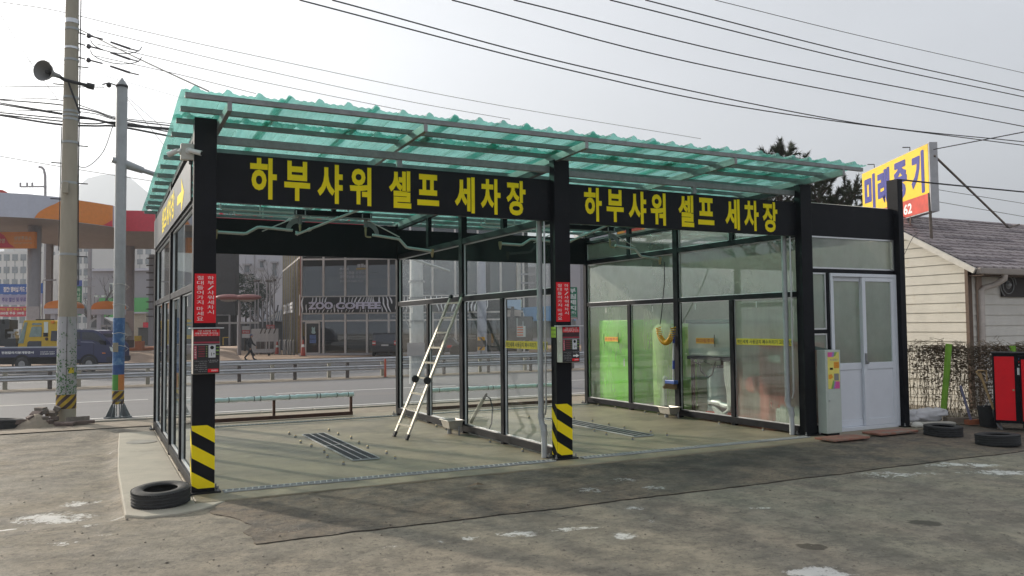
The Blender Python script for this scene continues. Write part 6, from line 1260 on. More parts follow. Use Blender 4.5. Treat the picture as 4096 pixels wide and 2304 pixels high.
fr = Frame(300, 78, .2); t = fr.thing('warehouse', 'grey warehouse with a bright green lower wall behind the petrol station', 'warehouse'); fr.part(t, 'wall', M_GW, [(230,678,420,900)], 0, 14); fr.part(t, 'green_wall', M_GG, [(249,750,420,815)], -.15, -.01); fr.part(t, 'roof_edge', M_CWHT, [(229,676,420,680)], -.3, -.01); w_ = fr.part(t, 'window', M_WTANK, [(275,712,284,738)], -.12, -.01); fr.part(w_, 'pane', M_WIN, [(277,715,282,735)], -.16, -.125)
for x in (241, 259): fr.part(t, 'floodlight', M_WTANK, [(x-4,743,x+4,747)], -.8, -.4)
fr = Frame(345, 66, .3); t = fr.thing('site_hut', 'small cream hut right of the right canopy column', 'hut'); fr.part(t, 'wall', mat('hut_cream', (0.42,0.40,0.33), .8), [(318,788,366,900)], 0, 3); fr.part(t, 'roof', M_CWHT, [(317,785,367,788.5)], -.2, 3.1); fr.part(t, 'red_panel', M_CRED, [(360,811,376,824)], -.3, -.1)
fr = Frame(355, 60, .3); t = fr.thing('storage_bin', 'dark grey storage bin by the right canopy column', 'bin'); fr.part(t, 'body', mat('bin_grey', (0.12,0.14,0.15), .7), [(347,826,376,868)], 0, 1.4, bevel=.05); fr.part(t, 'lid', mat('bin_grey', (0.12,0.14,0.15), .7), [(346,824,377,826)], -.1, 1.5)
fr = Frame(340, 54.5, .3); t = fr.thing('planter_wall', 'low orange brown kerb island at the foot of the right canopy column', 'kerb island'); fr.part(t, 'kerb', mat('island_orange', (0.40,0.14,0.06), .8), [(300,876,357,882)], 0, 5); fr.part(t, 'pier', mat('island_orange', (0.40,0.14,0.06), .8), [(339,858,357,876)], .2, .6); fr.part(t, 'yellow_cap', M_DYEL, [(338,845,349,858)], .2, .6); fr.part(t, 'dark_base', M_GPST, [(300,882,357,892)], .05, 5)
fr = Frame(240, 56, .2); t = fr.thing('parked_car', 'silver car standing at the fuel pump behind the steel pole', 'car'); P = [(222,826),(226,808),(238,800),(262,798),(276,806),(296,812),(300,826)]; fr.poly(t, 'body', mat('silver_car', (0.34,0.35,0.36), .35, .6), [(218,846),(218,830),(222,826),(300,826),(304,846)], 0, 1.7); fr.poly(t, 'cabin', mat('silver_car', (0.34,0.35,0.36), .35, .6), P, .1, 1.6); fr.poly(t, 'window', M_WIN, [(228,824),(231,811),(240,804),(262,802),(274,810),(284,824)], .05, .08)
for x in (234, 288): c = fr.p(x, 847, 0); MB().lathe([(0,.1),(.28,.1),(.31,0),(.31,-.2),(0,-.2)], (c.x,-.02,c.z), (0,-1,0), 18).build('wheel', M_RUB, t, local=True, smooth=True)
fr = Frame(378, 55, .2); t = fr.thing('louvre_post', 'grey post with a ladder of dark louvres beside the left rear post', 'post'); fr.part(t, 'post', M_GW, [(375,640,384,870)], 0, .4)
for k in range(9): fr.part(t, 'louvre', M_GPST, [(368,648+k*18.3,385,651+k*18.3)], -.1, -.01)
t_ = Frame(122, 56, .2); t = t_.thing('utility_pole', 'distant brown utility pole beside the left canopy column', 'utility pole'); t_.part(t, 'pole', mat('brown_pole', (0.17,0.14,0.13), .8), [(117,560,126,860)], 0, .25); t_.part(t, 'crossarm', M_COL, [(108,703,140,706)], -.1, -.01)
t_ = Frame(224, 70, .2); t = t_.thing('utility_pole', 'distant pylon pole with several crossarms between the two near poles', 'utility pole'); t_.part(t, 'pole', M_COL, [(222.5,560,225.5,860)], 0, .2)
for y in (600, 615, 675, 700, 720, 741): t_.part(t, 'crossarm', M_COL, [(211,y,236,y+1.6)], -.1, -.01)
t_ = Frame(113, 95, .2); t = t_.thing('street_lamp', 'distant grey street lamp rising above the canopy', 'street lamp'); mb = MB(); q = [t_.p(x, y) for x, y in ((114,700),(114,470),(113.5,440),(110,426),(105,421),(98,420))]; mb.tube([(p.x,0,p.z) for p in q], .14, 8).build('pole', M_COL, t, local=True, smooth=True); t_.part(t, 'crossarm', M_COL, [(49,468,114,470)], -.2, .1)
for x in (50, 67, 80): t_.part(t, 'insulator', M_COL, [(x-1.2,459,x+1.2,468)], -.1, .1)
# ---- blue truck with the yellow machine on it
TD = 39.0; fr = Frame(170, TD, gzf(34)); tk = fr.thing('flatbed_truck', 'dark blue flatbed truck driving past carrying a yellow forklift', 'truck'); M_TB = mat('truck_blue', (0.018,0.024,0.085), .32, var=.12, coat=.4); M_TW = mat('truck_window', (0.045,0.05,0.065), .12, var=.2)
tz = lambda x, y: g4(x, y)
cab = [tz(880,1285),(tz(880,865)),tz(1200,868),tz(1250,880),tz(1310,920),tz(1400,1010),tz(1440,1060),tz(1455,1110),tz(1458,1285)]
fr.poly(tk, 'cab', M_TB, cab, 0, 1.65); w_ = fr.poly(tk, 'side_window', M_TW, [tz(968,895),tz(1190,898),tz(1255,925),tz(1340,1010),tz(1290,1040),tz(1200,1000),tz(968,985)], -.012, -.003); fr.poly(tk, 'window_pillar', M_TB, [tz(1036,892),tz(1052,892),tz(1052,1000),tz(1036,1000)], -.02, -.013)
fr.poly(tk, 'windscreen', M_TW, [tz(1312,918),tz(1330,918),tz(1440,1050),tz(1425,1060)], .1, 1.55); fr.poly(tk, 'mirror', M_BLK2, [tz(1270,1000),tz(1345,1010),tz(1350,1060),tz(1290,1055)], -.25, -.12); fr.poly(tk, 'headlight', M_WTANK, [tz(1410,1085),tz(1445,1095),tz(1452,1150),tz(1425,1140)], -.015, .1)
fr.poly(tk, 'door_trim', mat('truck_grey_trim', (0.16,0.17,0.24), .4), [tz(1038,1015),tz(1190,1020),tz(1230,1045),tz(1180,1034),tz(1042,1030)], -.012, -.003); fr.poly(tk, 'indicator', M_CORG, [tz(1315,1160),tz(1358,1162),tz(1358,1174),tz(1315,1172)], -.012, -.003)
fr.part(tk, 'door_seam', M_BLK2, [(*tz(962,1000),*tz(965,1240)),(*tz(1205,1040),*tz(1208,1190))], -.008, -.002); fr.part(tk, 'door_handle', M_BLK2, [(*tz(985,1062),*tz(1030,1074))], -.03, -.004); fr.part(tk, 'front_bumper', mat('truck_bumper', (0.02,0.022,0.04), .5), [(*tz(1370,1215),*tz(1466,1275))], -.03, 1.68); fr.part(tk, 'step', M_BLK2, [(*tz(970,1250),*tz(1050,1275))], -.02, .1)
bd = fr.part(tk, 'bed_side', M_TB, [(-60, tz(0,1098)[1], tz(735,0)[0]+20, tz(0,1215)[1])], 0, .05); fr.part(tk, 'bed_rim', mat('bed_rim_grey', (0.34,0.36,0.42), .5), [(-60, tz(0,1090)[1], tz(735,0)[0]+20, tz(0,1097)[1])], -.02, .08); fr.part(tk, 'bed_floor', M_BLK2, [(-60, tz(0,1200)[1], tz(880,0)[0], tz(0,1225)[1])], .052, 1.65); fr.part(tk, 'chassis', M_BLK2, [(-60, tz(0,1226)[1], tz(1400,0)[0], tz(0,1300)[1])], .35, 1.3)
fr.text(bd, '전원칼라지붕개량공사', M_WHT, tz(18,0)[0], tz(0,1142)[1], tz(440,0)[0], tz(0,1180)[1], -.006, .03); fr.text(bd, '02)597-4357', M_WHT, tz(520,0)[0], tz(0,1145)[1], tz(705,0)[0], tz(0,1162)[1], -.006, .02); fr.text(bd, '010-5257-4357', M_WHT, tz(520,0)[0], tz(0,1168)[1], tz(705,0)[0], tz(0,1186)[1], -.006, .02)
for x in (280, 1145):
    c = fr.p(*tz(x, 1290), .0); wz = .36 if True else 0; w_ = MB().lathe([(.17,.02),(.28,.03),(.34,.0),(.345,-.18),(0,-.18)], (c.x,-.0,.345+.02), (0,-1,0), 26).build('wheel', M_RUB, tk, local=True, smooth=True); MB().lathe([(0,.0),(.08,.03),(.16,.01),(.17,-.04)], (c.x,0,.365), (0,-1,0), 20).build('rim', M_GALV, w_, local=True, smooth=True)
    a_ = MB().lathe([(.46,.012),(.365,.012)], (c.x,0,.365), (0,-1,0), 28).build('wheel_arch', M_BLK2, tk, local=True)
fr = Frame(150, TD+.9, gzf(34)); t = fr.thing('forklift', 'yellow forklift with a glazed cab standing on the blue flatbed truck', 'forklift'); M_FY = mat('forklift_yellow', (0.60,0.38,0.015), .4, var=.08)
fr.poly(t, 'cab', M_FY, [tz(225,1098),tz(240,1040),tz(310,745),tz(640,742),tz(735,760),tz(735,1010),tz(800,1015),tz(880,1040),tz(880,1098)], 0, 1.15)
fr.poly(t, 'windscreen', mat('forklift_glass', (0.20,0.27,0.25), .15, var=.2), [tz(228,1042),tz(318,770),tz(352,772),tz(300,1040)], -.02, -.004); fr.poly(t, 'door_window', MATS['forklift_glass'], [tz(372,960),tz(405,838),tz(420,825),tz(530,825),tz(538,850),tz(532,955)], -.02, -.004); fr.poly(t, 'door_window', M_TW, [tz(345,1098),tz(355,1030),tz(375,1012),tz(530,1012),tz(530,1098)], -.02, -.004); fr.poly(t, 'roof_window', MATS['forklift_glass'], [tz(412,808),tz(414,785),tz(430,778),tz(535,780),tz(535,806)], -.02, -.004); fr.poly(t, 'grab_panel', M_WTANK, [tz(566,905),tz(566,765),tz(618,765),tz(618,905)], -.02, -.004); fr.poly(t, 'grille', M_BLK2, [tz(556,955),tz(556,905),tz(616,905),tz(616,955)], -.02, -.004); fr.poly(t, 'engine_bay', M_TW, [tz(650,1010),tz(660,880),tz(735,880),tz(735,1010)], -.03, -.004)
c = fr.p(*tz(600,985), -.02); MB().lathe([(0,.02),(.07,.02),(.08,0)], (c.x,-.02,c.z), (0,-1,0), 14).build('fuel_cap', M_DBRN, t, local=True); fr.part(t, 'beacon', M_CORG, [(*tz(655,750),*tz(690,785))], -.1, -.03); fr.part(t, 'wiper', M_BLK2, [(*tz(460,730),*tz(690,742))], .3, .36)
fr.part(t, 'mast', mat('forklift_mast', (0.025,0.027,0.03), .6), [(-60,*g4(0,735)[1:],*tz(20,1080)),(*tz(60,740),*tz(120,860)),(*tz(20,790),*tz(60,1080)),(*tz(60,980),*tz(205,1098))], .2, .9); fr.part(t, 'hydraulics', M_GALV, [(*tz(95,890),*tz(190,915)),(*tz(140,905),*tz(160,1050)),(*tz(100,970),*tz(200,985)),(*tz(175,930),*tz(195,1000))], .3, .6)
# ---- coffee building, its forecourt and neighbours
ZG = -0.515
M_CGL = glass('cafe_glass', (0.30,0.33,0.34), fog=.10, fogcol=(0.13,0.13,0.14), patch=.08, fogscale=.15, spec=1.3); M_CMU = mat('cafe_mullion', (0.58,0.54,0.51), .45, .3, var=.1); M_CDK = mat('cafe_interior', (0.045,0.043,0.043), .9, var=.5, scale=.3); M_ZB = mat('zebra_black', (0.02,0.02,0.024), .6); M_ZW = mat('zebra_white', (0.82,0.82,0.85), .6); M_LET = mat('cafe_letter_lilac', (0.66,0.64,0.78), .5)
CD = 64.0; fr = Frame(757, CD, ZG); cf = fr.thing('cafe_building', 'two storey glass fronted cafe with a zebra striped sign band', 'cafe')
pz = lambda py: fr.p(757, py).z; xr = fr.p(1330, 830).x; HT = pz(566)
zb0, zb1 = pz(787.5), pz(748.3)
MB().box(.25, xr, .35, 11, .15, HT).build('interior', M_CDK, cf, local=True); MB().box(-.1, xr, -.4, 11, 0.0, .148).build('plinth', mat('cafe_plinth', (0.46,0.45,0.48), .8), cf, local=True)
MB().box(0, xr, -.1, 11, HT, HT+.5).build('parapet', M_CMU, cf, local=True)
mull = [757, 764.5] ; cols = [g8(x, 0)[0] for x in (980, 1194, 1405, 1615, 1825)]+[g8(x,0)[0] for x in (2035,2250,2470,2690,2910,3130)]
for i in range(len(cols)-1):
    a, b_ = fr.p(cols[i], 830).x, fr.p(cols[i+1], 830).x
    for z0, z1 in ((.15, zb0-.03), (zb1+.03, HT)): MB().quad((a+.05,.02,z0),(b_-.05,.02,z0),(b_-.05,.02,z1),(a+.05,.02,z1)).build('window_pane', M_CGL, cf, local=True)
for x in cols: q = fr.p(x, 830).x; MB().box(q-.075, q+.075, -.12, .12, .15, HT).build('mullion', M_CMU, cf, local=True)
for z in (zb1+.04, zb0-.05, pz(653), pz(808)): MB().box(.08, xr, -.09, .10, z-.06, z+.06).build('transom', M_CMU, cf, local=True)
MB().box(-.05,.04,-.125,.05,.15,HT).build('corner_post', mat('cafe_corner_red', (0.36,0.17,0.14), .5), cf, local=True)
# zebra band, built as stripes on a dark board
zx1 = fr.p(g7(1310,0)[0], 760).x; bd = MB().box(.06, zx1, -.22, -.121, zb0, zb1).build('sign_band', M_ZB, cf, local=True); mb = MB(); r9 = random.Random(6); x = .12
while x < zx1-.3:
    lean = .35*math.sin(x*.55)+.15*math.sin(x*1.7); w_ = r9.uniform(.07,.15); n_ = 8; L = []; R_ = []
    f0, f1 = (0, 1) if r9.random() > .35 else ((0, r9.uniform(.4,.7)) if r9.random() > .5 else (r9.uniform(.3,.6), 1))
    for j in range(n_+1):
        f = f0+(f1-f0)*j/n_; wv = w_*(.35+.65*math.sin(math.pi*min(1,max(0,(j+.6)/(n_+1.2))))); cx = x+lean*f+.05*math.sin(f*7+x*3); cx = min(max(cx,.1),zx1-.12); L.append((cx-wv*.5, -.223, zb0+.01+(zb1-zb0-.02)*f)); R_.append((cx+wv*.5, -.223, zb0+.01+(zb1-zb0-.02)*f))
    mb.add(L+R_, [(j, n_+1+j, n_+2+j, j+1) for j in range(n_)]); x += w_+r9.uniform(.13,.20)
mb.build('zebra_stripes', M_ZW, bd, local=True)
tx = MB(); 
def letter3d(fr, s, x0, y0, x1, y1, y, off, par, m, dep=.10):
    a, b_ = fr.p(x0, y1, y), fr.p(x1, y0, y); t_ = MB(); put_text(t_, s, (a.x, y, a.z), XA, ZA, b_.x-a.x, b_.z-a.z, off); n = len(t_.v); k = MB(); k.add(t_.v, t_.f); k.add([(v[0], v[1]+dep, v[2]) for v in t_.v], [f[::-1] for f in t_.f])
    ed = {}
    for f in t_.f:
        for i in range(len(f)): e = (f[i], f[(i+1) % len(f)]); ed[e] = 1
    k.f += [(b2, a2, a2+n, b2+n) for (a2, b2) in ed if (b2, a2) not in ed]; return k.build('lettering', m, par, local=True)
for dx_, dz_ in ((-3,0),(3,0),(0,4),(3,4)):
    for s_, q0, q1 in (('ZOO', (1043,742), (1283,816)), ('COFFEE', (1310,742), (1745,814))): letter3d(fr, s_, *g8(q0[0]+dx_*3,q0[1]+dz_*2), *g8(q1[0]+dx_*3,q1[1]+dz_*2), -.30-.01*dz_-.003*dx_, .05, bd, M_ZB, dep=.02)
letter3d(fr, 'ZOO', *g8(1043,742), *g8(1283,816), -.50, .045, bd, M_LET); letter3d(fr, 'COFFEE', *g8(1310,742), *g8(1745,814), -.50, .045, bd, M_LET)
letter3d(fr, 'ZOO COFFEE', *g7(760,825), *g7(1015,852), -.2, .04, bd, M_CMU)
# window lettering and logo outline
for s, a, b_ in (('주커피', (1348,412), (1435,440)), ('SK주유점을 운영하실', (1348,446), (1612,476)), ('경영주님을 모십니다', (1350,482), (1618,514)), ('문의 010-5640-7272', (1352,530), (1578,553))): fr.text(cf, s, mat('window_print', (0.40,0.40,0.42), .6), *g8(*a), *g8(*b_), .012, .01)
fr.part(cf, 'yellow_ribbon', mat('ribbon_gold', (0.36,0.25,0.05), .6), [(*g8(1510,415),*g8(1605,430))], .010, .014); fr.part(cf, 'cup_print', MATS['window_print'], [(*g8(1520,378),*g8(1550,410)),(*g8(1556,374),*g8(1580,408)),(*g8(1582,384),*g8(1600,410))], .010, .014)
fr.text(cf, '모닝커피 take out 해드립니다', MATS['window_print'], *g8(1850,868), *g7(460,860), -.13, .01)
# entrance
dx0, dy0 = g8(1015,935); dx1, dy1 = g8(1158,1245); dr = fr.part(cf, 'entrance_door', M_CMU, [(dx0,dy0,dx1,dy0+4),(dx0,dy0,dx0+3,dy1),(dx1-3,dy0,dx1,dy1),(dx0,dy1-3,dx1,dy1)], -.16, -.02); fr.part(dr, 'door_glass', mat('door_dark', (0.022,0.02,0.018), .12), [(dx0+3,dy0+4,dx1-3,dy1-3)], -.10, -.06)
fr.poly(dr, 'animal_print', mat('print_pale_blue', (0.34,0.48,0.48), .6), [g9(1250,1020),g9(1258,985),g9(1254,945),g9(1266,928),g9(1275,945),g9(1290,945),g9(1298,928),g9(1306,950),g9(1303,985),g9(1314,1020),g9(1296,1034),g9(1268,1032)], -.115, -.105); fr.part(dr, 'poster', mat('poster_blue', (0.08,0.14,0.34), .5, var=.4, scale=3), [(*g9(1226,1048),*g9(1318,1105)),(*g9(1226,1115),*g9(1318,1168))], -.115, -.105)
fr.part(cf, 'cafe_bench', mat('bench_dark', (0.05,0.045,0.04), .8), [(*g8(1210,1190),*g8(1615,1225))], .22, .30); fr.part(cf, 'counter', mat('counter_grey', (0.16,0.15,0.14), .8), [(*g8(1210,1120),*g8(1820,1135)),(*g8(1010,1150),*g8(1818,1160))], .20, .25); fr.part(cf, 'roller_blind', mat('blind_brown', (0.10,0.085,0.08), .9), [(*g8(1415,330),*g8(1818,470)),(*g8(1010,335),*g8(1185,440))], .26, .29); fr.part(cf, 'inside_panel', mat('panel_tan', (0.15,0.12,0.10), .9, var=.4, scale=.6), [(*g8(1210,500),*g8(1400,640)),(*g8(1625,520),*g8(1815,600)),(*g8(1210,1000),*g8(1310,1110))], .28, .31)
# side wing running back from the corner
turn = math.radians(-62.0)
sw = Frame(757, CD, ZG, turn=turn+math.pi*0); SWL = 17.0
M_SGL = glass('cafe_side_glass', (0.25,0.25,0.20), fog=.16, fogcol=(0.22,0.21,0.17), patch=.1, fogscale=.2, spec=1.3); M_GOLD = mat('gilded_fin', (0.30,0.25,0.13), .35, .6, var=.3)
ca = Vector((math.cos(-turn), math.sin(-turn), 0))
def side(mb, u0, u1, z0, z1, o0, o1):
    """boxes on the side wall: u metres back from the corner"""
    d = Vector((-math.cos(math.radians(70)), math.sin(math.radians(70)), 0)); n_ = Vector((-d.y, d.x, 0)); P = [d*u+n_*o for u, o in ((u0,o0),(u1,o0),(u1,o1),(u0,o1))]
    return mb.add([(p.x,p.y,z0) for p in P]+[(p.x,p.y,z1) for p in P], [(0,1,2,3),(7,6,5,4),(0,4,5,1),(1,5,6,2),(2,6,7,3),(3,7,4,0)])
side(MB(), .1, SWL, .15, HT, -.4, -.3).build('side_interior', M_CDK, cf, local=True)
mb = MB(); side(mb, .1, SWL, .15, zb0-.2, 0, .01); side(mb, .1, SWL, zb1+.1, HT, 0, .01); mb.build('side_glazing', M_SGL, cf, local=True)
side(MB(), .05, SWL, zb0-.2, zb1+.25, 0, .06).build('side_fascia', mat('side_fascia', (0.17,0.155,0.15), .7), cf, local=True)
for k in range(14): side(MB(), .8+k*1.2, .92+k*1.2, .15, HT, .02, .16).build('fin', M_GOLD if k % 2 == 0 else M_COL, cf, local=True)
side(MB(), .05, SWL, pz(650), pz(650)+.15, .02, .12).build('side_transom', M_CMU, cf, local=True); side(MB(), 3.4, 5.0, zb0+.1, zb1, .061, .13).build('side_sign_board', M_ZB, cf, local=True)
d_ = Vector((-math.cos(math.radians(70)), math.sin(math.radians(70)), 0)); sx = MB(); put_text(sx, 'ZOO COFFEE', d_*15.0+Vector((-d_.y,d_.x,0))*.14+ZA*(zb0+.15), -d_, ZA, 9.5, .9, .04); sx.build('lettering', M_ZW, cf, local=True)
# white factory behind, dark wall at its left, shed with striped roof
M_FAC = mat('factory_white', (0.40,0.40,0.43), .8, var=.06, scale=.2); fr = Frame(640, 104, ZG); t = fr.thing('factory_building', 'pale factory building with small hooded windows behind the bare tree', 'factory'); fr.part(t, 'wall', M_FAC, [(586,560,720,900)], 0, 16)
for a, b_ in (((430,390),(475,455)), ((580,350),(608,410)), ((700,370),(735,490))):
    w_ = fr.part(t, 'window', M_WIN, [(*g8(*a),*g8(*b_))], -.08, -.01); x0, y0 = g8(a[0]-20, a[1]-18); x1, y1 = g8(b_[0]+8, a[1]-2); fr.part(w_, 'hood', M_COL, [(x0,y0,x1,y1)], -.7, -.02); x0, y0 = g8(a[0]-22, b_[1]+6); x1, y1 = g8(b_[0]+8, b_[1]+26); fr.part(w_, 'sill', M_COL, [(x0,y0,x1,y1)], -.4, -.02)
for x in (520, 338): fr.part(t, 'rain_pipe', M_COL, [(*g8(x,260),*g8(x+5,900))], -.15, -.01)
fr.part(t, 'low_roof', M_CWHT, [(*g8(420,905),*g8(590,940))], -4, -.02)
for a, b_ in (((500,805),(575,880)),((380,800),(395,870))): fr.part(t, 'dark_window', M_WIN, [(*g8(*a),*g8(*b_))], -.08, -.01)
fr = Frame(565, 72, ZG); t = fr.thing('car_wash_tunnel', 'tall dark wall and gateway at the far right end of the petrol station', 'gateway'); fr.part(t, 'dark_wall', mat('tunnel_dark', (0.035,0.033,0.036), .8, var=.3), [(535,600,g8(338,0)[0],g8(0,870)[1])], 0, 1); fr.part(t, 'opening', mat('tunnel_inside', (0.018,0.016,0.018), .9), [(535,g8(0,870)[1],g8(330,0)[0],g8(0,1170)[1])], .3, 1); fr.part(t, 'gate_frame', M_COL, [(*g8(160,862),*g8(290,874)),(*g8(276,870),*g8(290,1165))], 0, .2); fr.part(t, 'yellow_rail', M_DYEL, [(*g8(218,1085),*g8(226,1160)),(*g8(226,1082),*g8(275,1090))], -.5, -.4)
fr = Frame(670, 80, ZG); t = fr.thing('storage_shed', 'dark shed with a pale blue striped roof behind the signs', 'shed'); fr.part(t, 'wall', mat('shed_dark', (0.085,0.09,0.10), .8, var=.2), [(*g8(395,935),*g8(800,1215))], 0, 4)
fr.poly(t, 'roof', mat('shed_roof_blue', (0.30,0.36,0.46), .6), [g8(600,925),g8(790,815),g8(800,925)], -.6, 4); rs2 = MB()
for k in range(7): a = fr.p(*g8(640+k*25,922), -.61); b_ = fr.p(*g8(690+k*18,872-k*9), -.61); rs2.bar(a, b_, .09, .03, up=(0,-1,0))
rs2.build('roof_stripes', M_WHT, t, local=True)
# signs, gate posts, lamp, bollards, barricades, cones, person
def board(fr, label, rects, cat='sign', name='sign_panel', grp=None):
    t = fr.thing(name, label, cat, grp)
    for nm, m, r in rects: fr.part(t, nm, m, [r], 0, .05)
    return t
M_SGR = mat('sign_grey', (0.36,0.36,0.36), .7); M_SYL = mat('sign_olive_yellow', (0.46,0.38,0.06), .7); M_SRD = mat('sign_dull_red', (0.40,0.06,0.06), .7); M_SWH = mat('sign_offwhite', (0.46,0.46,0.47), .7)
fr = Frame(g9(305,0)[0], 70, ZG); t = board(fr, 'grey and red notice panel behind the walking person', [('grey_panel', M_SGR, (*g9(247,922),*g9(360,978))), ('red_panel', M_SRD, (*g9(247,980),*g9(358,1032))), ('white_panel', M_SWH, (*g9(247,1034),*g9(360,1090)))]); fr.text(t, '화기엄금', M_SWH, *g9(258,990), *g9(350,1020), -.01)
fr = Frame(g9(660,0)[0], 70, ZG); t = board(fr, 'stack of red, yellow and white notice panels by the cafe corner', [('red_panel', M_SRD, (*g9(600,903),*g9(718,964))), ('yellow_panel', M_SYL, (*g9(600,972),*g9(718,1030))), ('white_panel', M_SWH, (*g9(600,1060),*g9(718,1118)))]); fr.text(t, '화기엄금', M_SWH, *g9(612,915), *g9(708,952), -.01); fr.text(t, '주유중엔진정지', M_TBLK, *g9(608,985), *g9(712,1018), -.01); fr.text(t, '주입구', M_TBLK, *g9(612,1072), *g9(708,1106), -.01)
fr = Frame(g9(460,0)[0], 70.3, ZG); board(fr, 'large blank grey panel between the two notice boards', [('panel', M_SGR, (*g9(378,968),*g9(548,1076)))])
for k, (x, yt) in enumerate(((368,650),(440,285),(485,285),(548,560),(610,285),(655,290),(712,275))):
    fr = Frame(g9(x,0)[0], 71, ZG); t = fr.thing('vent_pipe', 'slim grey vent pipe among the pipes behind the notice panels', 'pipe', 'vent pipes behind the notice panels'); a = fr.p(*g9(x,yt)); MB().tube([(a.x,0,0),(a.x,0,a.z)], .07, 8).build('tube', M_COL, t, local=True, smooth=True); MB().lathe([(0,.25),(.16,.2),(.16,.05),(.07,0)], (a.x,0,a.z), n=10).build('cowl', M_GPST, t, local=True)
fr = Frame(g9(210,0)[0], 66, ZG); t = fr.thing('street_lamp', 'grey lamp post with two red petal shaped heads behind the walking person', 'street lamp'); a = fr.p(*g9(212,510)); MB().tube([(a.x,0,0),(a.x,0,a.z)], [.16,.10], 12).build('pole', M_COL, t, local=True, smooth=True)
for s, x in ((-1, 55), (1, 330)):
    b_ = fr.p(*g9(x,505)); arm = MB().tube([(a.x,0,a.z-.1),(b_.x,0,b_.z+.1)], .05, 8).build('arm', M_COL, t, local=True); MB().ball((b_.x,0,b_.z), .9, 16, 8, (1.25,.6,.28)).build('lamp_head', mat('petal_red', (0.24,0.075,0.07), .5), arm, local=True, smooth=True); MB().ball((b_.x,0,b_.z-.22), .55, 12, 6, (1.25,.6,.25)).build('lamp_glass', M_SGR, arm, local=True, smooth=True)
mb = MB(); mb.box(a.x-1.7,a.x+1.6,-.1,.1,a.z-2.1,a.z-1.95); mb.build('sign_arm', M_SGR, t, local=True)
for k, x in enumerate((800, 860, 880, 925, 955, 1000)):
    y0, y1 = (1185,1318) if k < 2 else (1195,1345); fr = Frame(g9(x,0)[0], 66-k*.2, ZG); t = fr.thing('bollard', 'steel hoop bollard standing at the cafe corner', 'bollard', 'bollards at the cafe corner'); MB().tube([(-.03,0,0),(-.03,0,1.05),(0.03,0,1.2)], .075, 10).build('tube', M_GALV, t, local=True, smooth=True); MB().lathe([(.13,0),(.13,.03),(.06,.05)], (0,0,0), n=12).build('foot', M_GPST, t, local=True)
for k, x in enumerate((485, 545, 605, 680)):
    fr = Frame(g9(x,0)[0], 67.5, ZG); t = fr.thing('barricade', 'white folding barricade panel with a dark mark before the notice panels', 'barricade', 'white barricades'); MB().box(-.55,.55,-.04,.04,.15,2.1).build('panel', M_SWH, t, local=True, bevel=.03); MB().box(-.16,.16,-.055,-.0405,.45,1.05).build('mark', M_GPST, t, local=True); MB().prism([(.12,1.7),(.3,2.2),(.42,2.2),(.22,1.7)], (0,-.06,0), XA, ZA, -.012).build('clip', M_GPST, t, local=True); MB().box(-.5,-.42,-.3,.3,0,.149).build('foot', M_GPST, t, local=True); MB().box(.42,.5,-.3,.3,0,.149).build('foot', M_GPST, t, local=True)
def cone(px, d, label, h=1.0, m=None):
    fr = Frame(px, d, ZG); t = fr.thing('traffic_cone', label, 'traffic cone'); MB().lathe([(0,h),(.05,h),(.18,.05),(.0,.05)], (0,0,0), n=16).build('cone_body', mat('cone_red', (0.42,0.055,0.03), .6), t, local=True, smooth=True); MB().lathe([(.185*(1-z)+.05*z+.004,h*z) for z in (.55,.72)], (0,0,0), n=16).build('white_band', M_WHT, t, local=True, smooth=True); MB().box(-.22,.22,-.22,.22,0,.049).build('foot', M_GPST, t, local=True)
cone(g9(757,0)[0], 67, 'red traffic cone left of the cafe bollards', 1.05); cone(g9(1132,0)[0], 62, 'red traffic cone at the cafe corner', 1.25)
fr = Frame(g9(560,0)[0], 64, ZG); t = fr.thing('hand_trolley', 'low grey hand trolley with an upright bar by the barricades', 'trolley'); MB().box(-.9,.7,-.3,.3,.2,.30).build('platform', M_COL, t, local=True, bevel=.02); MB().tube([(.2,0,.30),(.22,0,2.0)], .04, 8).build('upright_bar', M_SWH, t, local=True); 
for x in (-.7,.5): MB().lathe([(0,.05),(.1,.05),(.1,-.05),(0,-.05)], (x,-.2,.1), (0,1,0), 12).build('wheel', M_RUB, t, local=True)
# clipped shrub and bare trees
fr = Frame(g9(290,0)[0], 78, ZG); t = fr.thing('clipped_shrub', 'round clipped dark evergreen behind the double headed lamp', 'shrub'); MB().tube([(0,0,0),(.1,0,4.0)], [.12,.07], 8).build('trunk', mat('shrub_bark', (0.06,0.045,0.035), .9), t, local=True); cr = MB(); r10 = random.Random(17); M_SHR = mat('shrub_leaf', (0.030,0.050,0.034), .8, var=.4, scale=3)
for (cx, cy, cz, rr) in ((.2,0,5.6,1.7),(-1.1,.2,6.6,1.0),(1.1,-.2,5.2,1.2),(-2.0,.1,8.0,.6),(.0,.1,4.4,1.2)):
    for k in range(700):
        v = Vector((r10.gauss(0,1),r10.gauss(0,1),r10.gauss(0,1))).normalized()*rr*r10.uniform(.75,1.05); c_ = Vector((cx,cy,cz))+v; s = r10.uniform(.08,.16); M_ = Matrix.Rotation(r10.uniform(0,6),3,'Z') @ Matrix.Rotation(r10.uniform(0,3),3,'X'); cr.add([c_+M_@Vector(q_) for q_ in ((-s,0,0),(0,-s*.6,0),(s,0,0),(0,s*.6,0))], [(0,1,2,3)])
cr.build('crown', M_SHR, t, local=True)
